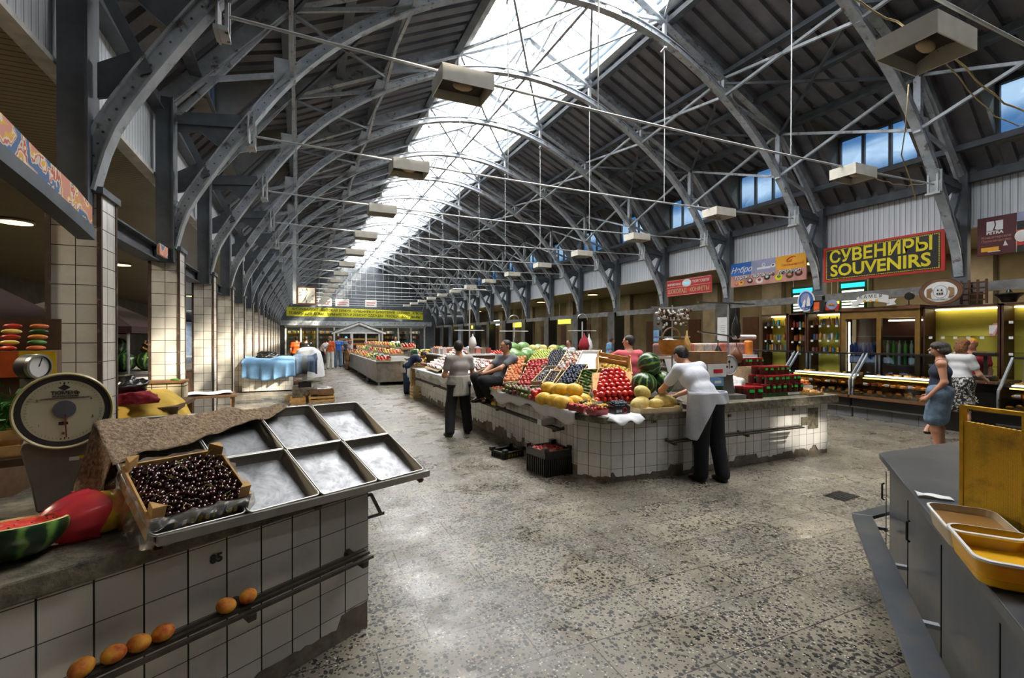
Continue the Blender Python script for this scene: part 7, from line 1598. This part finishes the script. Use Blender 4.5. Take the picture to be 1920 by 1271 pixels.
for k in range(6): place('dwm2', 'watermelon', 'wm_skin', (.15, .15, .16), (3.45 + .30 * (k % 3), 15.3 + .32 * (k // 3) - .1, 1.16 + .27 * 0), 'dark green watermelon on the stall end behind the standing man', 'watermelon', 'dark watermelons behind the standing man', (.3 * k, 0, k), 1, 18, 12)
boxtable((3.75, 15.35, 0), 1.1, .95, 1.0, 'crate_wood', 'wooden stand with dark watermelons behind the standing man', 'crate_wood', 'stand', 'display_stand')
# stuff behind the standing man: tilted trays by the boy
board((3.05, 14.3, .80), (.3, 0, 0), (.5, .9, .45), .02, 'crate_pale', 'steep wooden tray of corn and squash beside the boy', 'crate', 'fruit_crate', .04)
slope_pile('corn', 'corn_cob', 'yellow_plum', (.07, .03, .03), (3.05, 14.3, .81), (.3, 0, 0), (.5, .88, .44), 3, 9, 'yellow vegetable on the steep tray beside the boy', 'vegetable', 'yellow vegetables beside the boy', 1, n=8, m=6)
# kiosk with gable roof
t = thing('kiosk', 'small white kiosk with a gabled roof on the far stalls', 'kiosk', (3.45, 31.6, 0))
for x in (-1.25, -.42, .42, 1.25): box_part(t, 'post', 'white_paint', (x - .05, -.05, .84), (x + .05, .05, 1.98))
box_part(t, 'counter_body', 'white_paint', (-1.3, -.06, 0), (1.3, 1.5, .9)); box_part(t, 'lintel', 'white_paint', (-1.35, -.07, 1.92), (1.35, .03, 2.02)); mb = MB(); mb.prism([(-1.3, -.02, 2.02), (1.3, -.02, 2.02), (0, -.02, 2.5)], (0, .04, 0)); mb.build('gable_board', 'steel_light', t)
for s in (-1, 1): mb = MB(); mb.beam((s * 1.65, -.1, 1.93), (0, -.1, 2.56), .10, .12); mb.build('barge_board', 'white_paint', t); mb = MB(); mb.quad((s * 1.7, -.15, 1.98), (0, -.15, 2.64), (0, 1.6, 2.64), (s * 1.7, 1.6, 1.98)); mb.build('roof_slope', 'steel_dark', t, solid=.05)
for z in (1.2, 1.5): box_part(t, 'shelf_board', 'pastry', (-1.2, .4, z), (1.2, .8, z + .12))
# blue cloth stall on the left
t = thing('market_counter', 'low white tiled counter under blue cloths by the left columns', 'counter', (-.75, 16.9, 0)); box_part(t, 'tiled_body', 'tile_white', (-.85, -.35, .04), (.55, 3.2, .8)); box_part(t, 'worktop', 'concrete_top', (-.88, -.38, .8), (.6, 3.25, .86))
def cloth_over(x0, x1, y0, y1, z, drop, mat, label, seed=0, humps=.12):
    rr = random.Random(seed); p = [rr.uniform(0, 6) for _ in range(4)]
    def fn(u, v):   # v: 0 hem in front (-Y), up, across top
        x = x0 + (x1 - x0) * u
        if v < .45: k = v / .45; return (x + .03 * math.sin(25 * u + p[0]), y0 - .05 + .05 * math.sin(30 * u + p[1]) * (1 - k), z - drop * (1 - k) - .05 * (1 - k) * math.sin(7 * u + p[2]))
        k = (v - .45) / .55; return (x, y0 + (y1 - y0) * k, z + .01 + humps * (.4 + .6 * math.sin(4 * u + p[3]) ** 2) * math.sin(3.1 * k) + .008 * math.sin(21 * u))
    mb = MB(); mb.grid(fn, 60, 20); return tag(mb.build('draped_cloth', mat, smooth=True, solid=.006), label, 'cloth')
cloth_over(-1.62, -.15, 16.45, 18.4, .93, .52, 'cloth_blue', 'light blue cloth hanging in folds over the low tiled counter', 1, .14)
cloth_over(-.22, .55, 17.2, 19.6, .96, .45, 'cloth_blue_dark', 'grey blue cloth right of the light blue one', 2, .15)
heap('covered_goods', (-1.0, 17.9, 1.0), (.35, .4, .22), 'plastic_black', 'dark bundle lying on the blue cloth stall', 'bundle', 51, amp=.15)
heap('covered_goods', (.3, 19.8, .2), (.6, .7, 1.15), 'cloth_white', 'goods covered with a white sheet behind the blue cloths', 'bundle', 52, amp=.035)
t = thing('dial_scale', 'tall shop scale seen edge on, standing by the wooden crates', 'scale', (.12, 13.9, .36)); box_part(t, 'base', 'case_black', (-.16, -.16, 0), (.16, .16, .14)); box_part(t, 'neck', 'scale_grey', (-.06, -.05, .14), (.06, .08, .36)); box_part(t, 'platform', 'stainless_dull', (-.2, -.2, .18), (.2, .1, .2)); mb = MB(); mb.lathe([(0, -.07), (.24, -.07), (.25, .0), (.25, .06), (0, .06)], 28, M=Matrix.Translation((0, 0, .60)) @ Matrix.Rotation(math.pi / 2, 4, 'Y')); mb.build('dial_housing', 'steel_dark', t, smooth='auto')
box_part(thing('low_stand', 'low concrete stand under the tall shop scale', 'stand', (.12, 13.9, 0)), 'block', 'concrete_top', (-.3, -.3, 0), (.3, .4, .36))
crate((.52, 13.55, 0), .05, .62, .42, .17, 'wooden slatted crate on the floor by the tall scale', 'crate_wood', slats=2); crate((.52, 13.58, .2), .05, .58, .4, .12, 'printed fruit box with crumpled plastic on top of the slatted crate', 'wood_brown', slats=1)
heap('plastic_bag', (.5, 13.58, .33), (.28, .18, .09), 'film', 'crumpled clear plastic over the printed fruit box', 'bag', 61, amp=.2); crate((-.05, 13.35, 0), .1, .34, .3, .14, 'small wooden crate left of the slatted crate', 'crate_wood', slats=2); mb = MB(); mb.bb((-.16, -.1, 0), (.16, .1, .17)); tag(mb.build('carton', 'crate_pale', loc=(-.22, 13.95, .0)), 'pale box on the floor beside the tall scale', 'box')
for k, (x, y) in enumerate(((-.35, 11.6), (-.15, 11.4), (.3, 11.3))): crate((x, y, 0), .3 * k, .3, .22, .16, ('broken wooden crate behind the burlap cloth', 'second broken crate above the trays', 'flat broken crate right of the other two above the trays')[k], 'wood_brown', slats=1)
# hanging bag stands along the aisle
for x, y, lb in ((3.95, 11.5, 'tall white metal T shaped stand above the standing man'), (5.6, 12.4, 'thin metal stand with hoop and dark umbrella'), (7.0, 11.0, 'thin metal stand with hoop and red and white bags')):
    t = thing('hanging_stand', lb, 'stand', (x, y, .82)); mb = MB(); mb.tube([(0, 0, 0), (0, 0, 2.15 if x < 4 else 1.3)], .018, 6); mb.build('pole', 'steel_light', t); mb = MB(); mb.tube([(-.45, 0, (2.1 if x < 4 else 1.05)), (.45, 0, (2.1 if x < 4 else 1.05))], .014, 6); mb.build('crossbar', 'steel_light', t)
    if x > 5: mb = MB(); mb.tube([(.16 * math.cos(a), 0, 1.35 + .16 * math.sin(a)) for a in [math.pi * k / 10 for k in range(11)]], .012, 6); mb.build('hoop', 'tray_rim', t)
    else: mb = MB(); mb.tube([(-.4, 0, 1.05), (.4, 0, 1.05)], .014, 6); mb.build('crossbar', 'steel_light', t)
for x, y, z, r3, mt, lb in ((4.0, 11.4, 1.62, (.10, .08, .2), 'cloth_white', 'white bags hanging from the T shaped stand'), (5.6, 12.3, 1.35, (.13, .1, .5), 'plastic_black', 'folded black umbrella hanging on the hoop stand'), (7.0, 10.9, 1.58, (.16, .1, .3), 'cloth_red', 'red cloth bag hanging on the right hoop stand'), (7.12, 10.85, 1.55, (.1, .1, .3), 'cloth_white', 'white bag hanging beside the red one on the hoop stand')):
    mb2 = MB(); mb2.lathe([(.0, -r3[2]), (r3[0] * .7, -r3[2] * .9), (r3[0], -r3[2] * .4), (r3[0] * .7, .05), (r3[0] * .2, r3[2] * .5), (.01, r3[2] * .8)], 12); tag(mb2.build('hanging_bag', mt, loc=(x, y, z), smooth=True), lb, 'bag')
boxtable((5.75, 12.3, 0), 2.2, 1.4, .82, 'tile_white', 'inner stall behind the watermelon stand in the island', 'concrete_top'); boxtable((7.3, 11.2, 0), .9, 2.6, .82, 'wood_brown', 'wooden stall table under the red bags', 'wood_dark')
# ================================================================ people (local front is -Y)
def V3(*a): return Vector(a)
STAND = dict(pel=(0, 0, .96), chest=(0, 0, 1.26), neck=(0, .01, 1.46), head=(0, -.015, 1.62), shL=(.18, .01, 1.40), shR=(-.18, .01, 1.40), elL=(.24, .03, 1.12), elR=(-.24, .03, 1.12), wrL=(.25, -.06, .88), wrR=(-.25, -.06, .88), hipL=(.095, 0, .92), hipR=(-.095, 0, .92), knL=(.11, -.02, .50), knR=(-.11, -.02, .50), anL=(.12, .02, .09), anR=(-.12, .02, .09))
def person(label, loc, rz, J=None, shirt='shirt_grey', legs='trousers_black', sleeve=.45, legcover=1.0, hair='hair_dark', skin='skin', scale=1.0, h=.012, hair_len=0, apron=None, skirt=None, head_yaw=0, female=False, grip=.5, shoe='case_black', legs2=True, tank=False, extra=None, wide=1.0):
    P = dict(STAND); P.update(J or {}); P = {k: Vector(v) for k, v in P.items()}
    t = thing('person', label, 'person', loc, rz); t.scale = (scale * wide, scale * wide, scale)
    f = .96 if female else 1.0; pr = []
    c = lambda a, b, ra, rb, k=.03: pr.append(('c', tuple(a), tuple(b), ra, rb, k))
    up = (P['neck'] - P['pel']).normalized(); side = (P['shL'] - P['shR']).normalized(); fwd = side.cross(up)   # points to -Y front for upright
    if fwd.dot(Vector((0, -1, 0))) < 0 and abs(up.z) > .8 and not extra: pass
    hd = P['head']; Rh = Matrix.Rotation(head_yaw, 3, 'Z'); face = Rh @ Vector((0, -1, 0)); hs = Rh @ Vector((1, 0, 0))
    if 'face' in (extra or {}): face = Vector(extra['face']).normalized(); hs = face.cross(Vector((0, 0, 1))).normalized() * -1
    hu = Vector((0, 0, 1)) if 'hup' not in (extra or {}) else Vector(extra['hup']).normalized()
    RM = [tuple(hs), tuple(-face), tuple(hu)]; RA = np.array(RM).T
    # head: skull, jaw, nose, brow, lips, ears
    pr.append(('e', tuple(hd + hu * .02 - face * .008), (.073, .092, .09), RA, .02)); pr.append(('e', tuple(hd - hu * .045 + face * .028), (.052, .058, .062), RA, .025))
    c(hd + face * .088 + hu * .012, hd + face * .108 - hu * .018, .009, .013, .012); c(hd + face * .078 - hu * .052 + hs * .018, hd + face * .078 - hu * .052 - hs * .018, .010, .010, .01)
    c(hd + face * .074 + hu * .03 + hs * .03, hd + face * .074 + hu * .03 - hs * .03, .014, .014, .015)
    for s in (-1, 1): pr.append(('e', tuple(hd + hs * s * .078 - face * .0 - hu * .005), (.011, .02, .031), RA, .008))
    c(P['neck'] - up * .02, hd - hu * .05 - face * .01, .056 * f, .052 * f)
    c(P['shL'], P['shR'], .062 * f, .062 * f, .06); c(P['chest'] + side * .06, P['chest'] - side * .06, .118 * f, .118 * f, .05); mid = P['pel'].lerp(P['chest'], .45); c(mid + side * .04, mid - side * .04, .108 * f, .108 * f, .05); c(P['hipL'] + up * .02, P['hipR'] + up * .02, .112, .112, .05)
    for s in 'LR':
        c(P['sh' + s], P['el' + s], .050 * f, .039 * f); c(P['el' + s], P['wr' + s], .041 * f, .026 * f)
        c(P['hip' + s], P['kn' + s], .085, .056); c(P['kn' + s], P['kn' + s].lerp(P['an' + s], .35), .054, .056); c(P['kn' + s].lerp(P['an' + s], .35), P['an' + s], .056, .036)
        ft = extra.get('foot' + s) if extra else None; fd = Vector(ft).normalized() if ft else Vector((.12 if s == 'L' else -.12, -1, 0)).normalized(); an = P['an' + s]; c(an - Vector((0, 0, .045)) - fd * .03, an - Vector((0, 0, .055)) + fd * .15, .036, .026)
        # hand
        d = (P['wr' + s] - P['el' + s]).normalized(); inn = Vector((-1 if s == 'L' else 1, 0, 0)); hn = inn - d * inn.dot(d)
        if hn.length < .2: hn = Vector((0, 0, -1)) - d * Vector((0, 0, -1)).dot(d)
        hn.normalize(); w_ = d.cross(hn); w0 = P['wr' + s]
        if w_.dot(face) < 0 and abs(w_.dot(face)) > .1: w_ = -w_
        c(w0, w0 + d * .05, .024 * f, .026 * f, .015); k0 = w0 + d * .075
        c(w0 + d * .04 + w_ * .018, k0 + w_ * .024, .015, .013, .012); c(w0 + d * .04 - w_ * .018, k0 - w_ * .024, .015, .013, .012); c(w0 + d * .04, k0, .016, .014, .012)
        for i, (o_, ln) in enumerate(((.030, .068), (.010, .078), (-.010, .072), (-.030, .056))):
            a = k0 + w_ * o_; b = a + (d * (1 - grip * .5) + hn * grip * .8).normalized() * ln * .5; e = b + (d * (1 - grip * 1.2) + hn * grip * 1.5).normalized() * ln * .5; c(a, b, .0095, .009, .005); c(b, e, .009, .008, .004)
        a = w0 + d * .025 + w_ * .026; b = a + (w_ * .6 + d * .7 + hn * .3).normalized() * .035; c(a, b, .012, .010, .006); c(b, b + (d + hn * .4).normalized() * .03, .010, .009, .004)
    sdf_obj('body', pr, h, skin, t, k=.02)
    # eyes, brows
    if h < .016:
        for s in (-1, 1):
            mb = MB(); mb.ell(tuple(hd + face * .083 + hs * s * .03 + hu * .008), .010, 8, 6); mb.build('eye', 'plastic_white', t, smooth=True); mb = MB(); mb.ell(tuple(hd + face * .0905 + hs * s * .03 + hu * .008), .0045, 6, 5); mb.build('pupil', 'ink', t, smooth=True)
    g = .013
    def garment(name, prims, mat, hh=h): return sdf_obj(name, prims, max(hh, .012), mat, t, k=.03)
    q = []
    c2 = lambda a, b, ra, rb, k=.03: q.append(('c', tuple(a), tuple(b), ra, rb, k))
    if not tank: c2(P['shL'], P['shR'], .062 * f + g, .062 * f + g, .06)
    else: c2(P['shL'] * .7 + P['shR'] * .3, P['shR'] * .7 + P['shL'] * .3, .058 * f + g, .058 * f + g, .06)
    c2(P['chest'] + side * .06, P['chest'] - side * .06, .118 * f + g, .118 * f + g, .05); c2(mid + side * .045, mid - side * .045, .112 * f + g, .112 * f + g, .05); c2(P['hipL'] + up * .04, P['hipR'] + up * .04, .112 + g * 1.3, .112 + g * 1.3, .05)
    if not tank:
        for s in 'LR': e = P['sh' + s].lerp(P['el' + s], min(1, sleeve * 1.2)); c2(P['sh' + s], e, .056 * f + g, .048 * f + g * 1.4)
    garment('shirt', q, shirt)
    if skirt:
        q = []; hz = skirt[1]; c2(P['hipL'] + V3(0, 0, .05), P['hipR'] + V3(0, 0, .05), .118 + g, .118 + g, .05)
        for s in 'LR': e = P['hip' + s].lerp(P['kn' + s], hz); c2(P['hip' + s], e, .105 + g, .10 + g, .09)
        c2((P['hipL'] + P['hipR']) / 2, (P['hipL'].lerp(P['knL'], hz) + P['hipR'].lerp(P['knR'], hz)) / 2, .12, .12, .08); garment('skirt', q, skirt[0])
    elif legs2:
        q = []; c2(P['hipL'] + up * .03, P['hipR'] + up * .03, .112 + g, .112 + g, .05)
        for s in 'LR':
            c2(P['hip' + s], P['kn' + s], .098 + g, .076 + g, .03); e = P['kn' + s].lerp(P['an' + s], legcover); c2(P['kn' + s], e, .076 + g, .068 + g, .03)
        garment('trousers', q, legs)
    for s in 'LR':
        if shoe:
            ft = extra.get('foot' + s) if extra else None; fd = Vector(ft).normalized() if ft else Vector((.12 if s == 'L' else -.12, -1, 0)).normalized(); an = P['an' + s]
            sdf_obj('shoe', [('c', tuple(an - V3(0, 0, .06) - fd * .035), tuple(an - V3(0, 0, .068) + fd * .155), .036, .030, .02), ('c', tuple(an - V3(0, 0, .05) + fd * .07), tuple(an - V3(0, 0, .062) + fd * .10), .044, .038, .02)], max(h, .012), shoe, t)
    # hair
    q = [('e', tuple(hd + hu * .034 - face * .020), (.081, .094, .085), RA, .01), ('e', tuple(hd - face * .045 - hu * .005), (.074, .062, .075), RA, .02)]
    if hair_len: q += [('e', tuple(hd - face * .05 - hu * .03 * hair_len), (.10, .085, .10 * hair_len), RA, .03), ('e', tuple(hd + hu * .05 - face * .01), (.098, .105, .075), RA, .02)]
    sdf_obj('hair', q, max(h, .012), hair, t, k=.01)
    if apron == 'waist':   # cloth tied round the waist, hanging down in front and to one side
        def ap(u, v): a = math.pi * 2 * u; r_ = 1 + .03 * math.sin(9 * a); drop = .20 + (.42 if math.cos(a + math.pi / 2) > .15 else 0) * max(0, math.cos(a + math.pi / 2) - .15); return (P['pel'].x + .185 * r_ * math.cos(a), P['pel'].y + .148 * r_ * math.sin(a), P['pel'].z + .14 - (.17 + drop) * v)
        mb = MB(); mb.grid(ap, 48, 10); apo = mb.build('apron', 'apron_white', t, smooth=True, solid=.005); mb = MB(); mb.tube([(.0, .16, P['pel'].z + .1), (-.01, .175, P['pel'].z - .02), (.0, .17, P['pel'].z - .12)], .008, 5); mb.build('apron_string', 'plastic_white', apo)
    return t
# standing man with his back to the camera
person('person in grey T-shirt, white waist apron and black trousers standing with his back turned', (2.53, 7.93, 0), math.pi + .12, dict(knL=(.15, -.02, .50), anL=(.20, .07, .09), knR=(-.14, -.03, .50), anR=(-.19, -.05, .09), elL=(.26, -.02, 1.10), elR=(-.27, .0, 1.10), wrL=(.13, -.22, 1.08), wrR=(-.16, -.23, 1.05)), scale=.945, head_yaw=-.45, apron='waist', h=.010, wide=1.08)
# seated man
person('person in grey shirt seated on the island edge holding his knee, facing left', (3.22, 7.72, 0), math.radians(-78), dict(pel=(0, .02, .93), chest=(0, .14, 1.20), neck=(0, .15, 1.38), head=(0, .11, 1.535), shL=(.18, .14, 1.32), shR=(-.18, .14, 1.32), elL=(.17, -.12, 1.16), elR=(-.17, -.12, 1.14), wrL=(.06, -.33, 1.08), wrR=(-.06, -.33, 1.06), hipL=(.09, .0, .90), hipR=(-.09, 0, .90), knL=(.10, -.40, .96), knR=(-.08, -.42, 1.0), anL=(.04, -.22, .66), anR=(-.02, -.36, .68)), shirt='shirt_grey_dark', h=.010, legcover=.85, wide=1.06, shoe='case_black', grip=.9)
# man in white leaning on the counter
person('person in white T-shirt and long white apron leaning on the island counter', (4.42, 4.16, 0), math.pi - .05, dict(pel=(.02, -.02, .93), chest=(.04, -.22, 1.20), neck=(.05, -.36, 1.36), head=(.06, -.44, 1.47), shL=(.21, -.30, 1.30), shR=(-.12, -.30, 1.32), elL=(.30, -.50, 1.03), elR=(-.20, -.52, 1.02), wrL=(.10, -.62, .93), wrR=(-.02, -.64, .93), hipL=(.11, -.01, .90), hipR=(-.07, -.01, .90), knL=(.12, -.02, .48), knR=(-.10, .0, .48), anL=(.11, -.03, .09), anR=(-.12, .07, .09)), shirt='shirt_white', h=.010, extra=dict(face=(.1, -.85, -.5), hup=(.05, -.5, .86)), grip=.6)
wp = [o for o in bpy.data.objects if o.name.startswith('person') and o.get('label', '').startswith('person in white T-shirt and long')][0]
def ap(u, v):
    a = math.radians(-20 + 250 * u); r_ = 1 + .03 * math.sin(8 * a + 3 * v); ln = .13 + .42 * max(0, min(1, (u - .50) * 5))
    return (.02 - (.232 + .015 * v) * r_ * math.cos(a), -.03 + (.20 + .01 * v) * r_ * math.sin(a), 1.06 - ln * v)
mb = MB(); mb.grid(ap, 48, 14); mb.build('apron', 'shirt_white', wp, smooth=True, solid=.005)
# pink shirt seller inside the island
person('person in coral pink T-shirt behind the watermelons, arm stretched to the left', (5.25, 6.75, 0), math.radians(165), dict(elL=(.36, -.15, 1.30), wrL=(.58, -.28, 1.36), elR=(-.26, -.02, 1.12), wrR=(-.2, -.2, 1.0)), shirt='shirt_pink', skin='skin_pale', h=.014, scale=1.0, head_yaw=.9)
# boy bending at the stall end
person('person in navy shirt with white apron bending over the stall, middle distance', (2.95, 14.35, 0), math.radians(75), dict(pel=(0, .04, .88), chest=(0, -.22, 1.08), neck=(0, -.38, 1.16), head=(0, -.50, 1.18), shL=(.16, -.30, 1.12), shR=(-.16, -.30, 1.12), elL=(.2, -.46, .92), elR=(-.2, -.46, .92), wrL=(.12, -.62, .86), wrR=(-.12, -.62, .86), hipL=(.08, .04, .86), hipR=(-.08, .04, .86), knL=(.09, .0, .48), knR=(-.09, .02, .48)), shirt='cloth_navy', legs='cloth_navy', h=.016, scale=.98, apron='waist', extra=dict(face=(0, -.8, -.6), hup=(0, -.6, .8)))
# two women at the pastry cases
person('person in sleeveless navy top and denim skirt standing in front of the pastry cases', (8.62, 3.82, 0), math.radians(204), dict(elL=(.22, .04, 1.12), elR=(-.22, .05, 1.12), wrL=(.2, -.12, .88), wrR=(-.2, -.12, .88), knL=(.08, -.06, .50), anL=(.09, -.02, .09)), shirt='navy_knit', hair='hair_greying', hair_len=.7, female=True, skirt=('denim', .92), tank=True, scale=.94, h=.012, grip=.3, wide=1.14)
person('person in white T-shirt and black patterned skirt at the shop counter', (10.25, 4.28, 0), math.radians(75), dict(chest=(0, -.05, 1.26), neck=(0, -.06, 1.46), head=(0, -.08, 1.62), elL=(.26, -.08, 1.12), elR=(-.26, -.08, 1.12), wrL=(.2, -.30, 1.02), wrR=(-.2, -.30, 1.02), knL=(.16, .08, .50), anL=(.34, .26, .09)), shirt='cloth_white', hair='hair_brown', hair_len=1.2, female=True, skirt=('skirt_pattern', .85), scale=.96, h=.014, skin='skin_pale')
person('person in dark red shirt and yellow cap serving behind the shop counter', (11.35, 4.55, 0), math.radians(-80), None, shirt='cloth_red', hair='sign_ochre', scale=.97, h=.018)
person('person in navy jacket standing behind the third tiled column', (-2.05, 10.35, 0), math.radians(-60), dict(head=(0, -.06, 1.60)), shirt='cloth_navy', h=.018, scale=1.0)
# far group
person('person in blue T-shirt and jeans with shoulder strap in the far group', (1.95, 28.2, 0), math.pi, None, shirt='sign_blue', legs='denim', h=.03, scale=1.02)
person('person in orange top and white trousers in the far group', (1.50, 27.4, 0), math.pi * .9, None, shirt='orange_paint', legs='plastic_white', h=.03, hair='hair_brown', hair_len=1, female=True)
person('person in white shirt and dark trousers bending at the far left stall', (1.05, 26.6, 0), math.pi * .6, dict(chest=(0, -.15, 1.22), neck=(0, -.26, 1.38), head=(0, -.36, 1.48), shL=(.18, -.2, 1.33), shR=(-.18, -.2, 1.33)), shirt='cloth_white', h=.03)
person('person in brown dress leaning at the fruit heaped stall, far group', (2.25, 26.2, 0), math.radians(100), dict(chest=(0, -.08, 1.22), neck=(0, -.14, 1.40), head=(0, -.18, 1.54)), shirt='shirt_grey_dark', skirt=('wood_brown', .9), hair='hair_brown', h=.03, female=True, scale=.93, hair_len=1)
person('person in orange shirt behind the blue cloth stall', (-.15, 24.5, 0), math.pi, None, shirt='orange_paint', h=.03)
person('person in black shirt behind the white covered goods', (.25, 23.0, 0), math.pi, None, shirt='plastic_black', h=.03)
person('person in pink and white behind the far fruit stall', (4.9, 27.0, 0), 0, None, shirt='cloth_white', h=.03); person('person in teal cap behind the far fruit stall near the kiosk', (2.6, 32.0 - 1.2, 0), 0, None, shirt='cloth_blue_dark', hair='sign_cyan', h=.03)
person('person in red shirt behind the second steel stall', (8.4, 24.0, 0), -1.0, None, shirt='cloth_red', h=.03); person('person in blue shirt at the aisle table behind the melons', (11.2, 15.6, 0), 1.2, dict(head=(0, -.1, 1.56)), shirt='cloth_blue', h=.03)
person('person with dark hair behind the tan melons', (7.9, 13.2, 0), -1.2, None, shirt='shirt_white', h=.03, scale=.93); person('person in blue shirt behind the dried food rows', (5.2, 14.8, 0), -.6, None, shirt='sign_blue', h=.03, scale=.95)
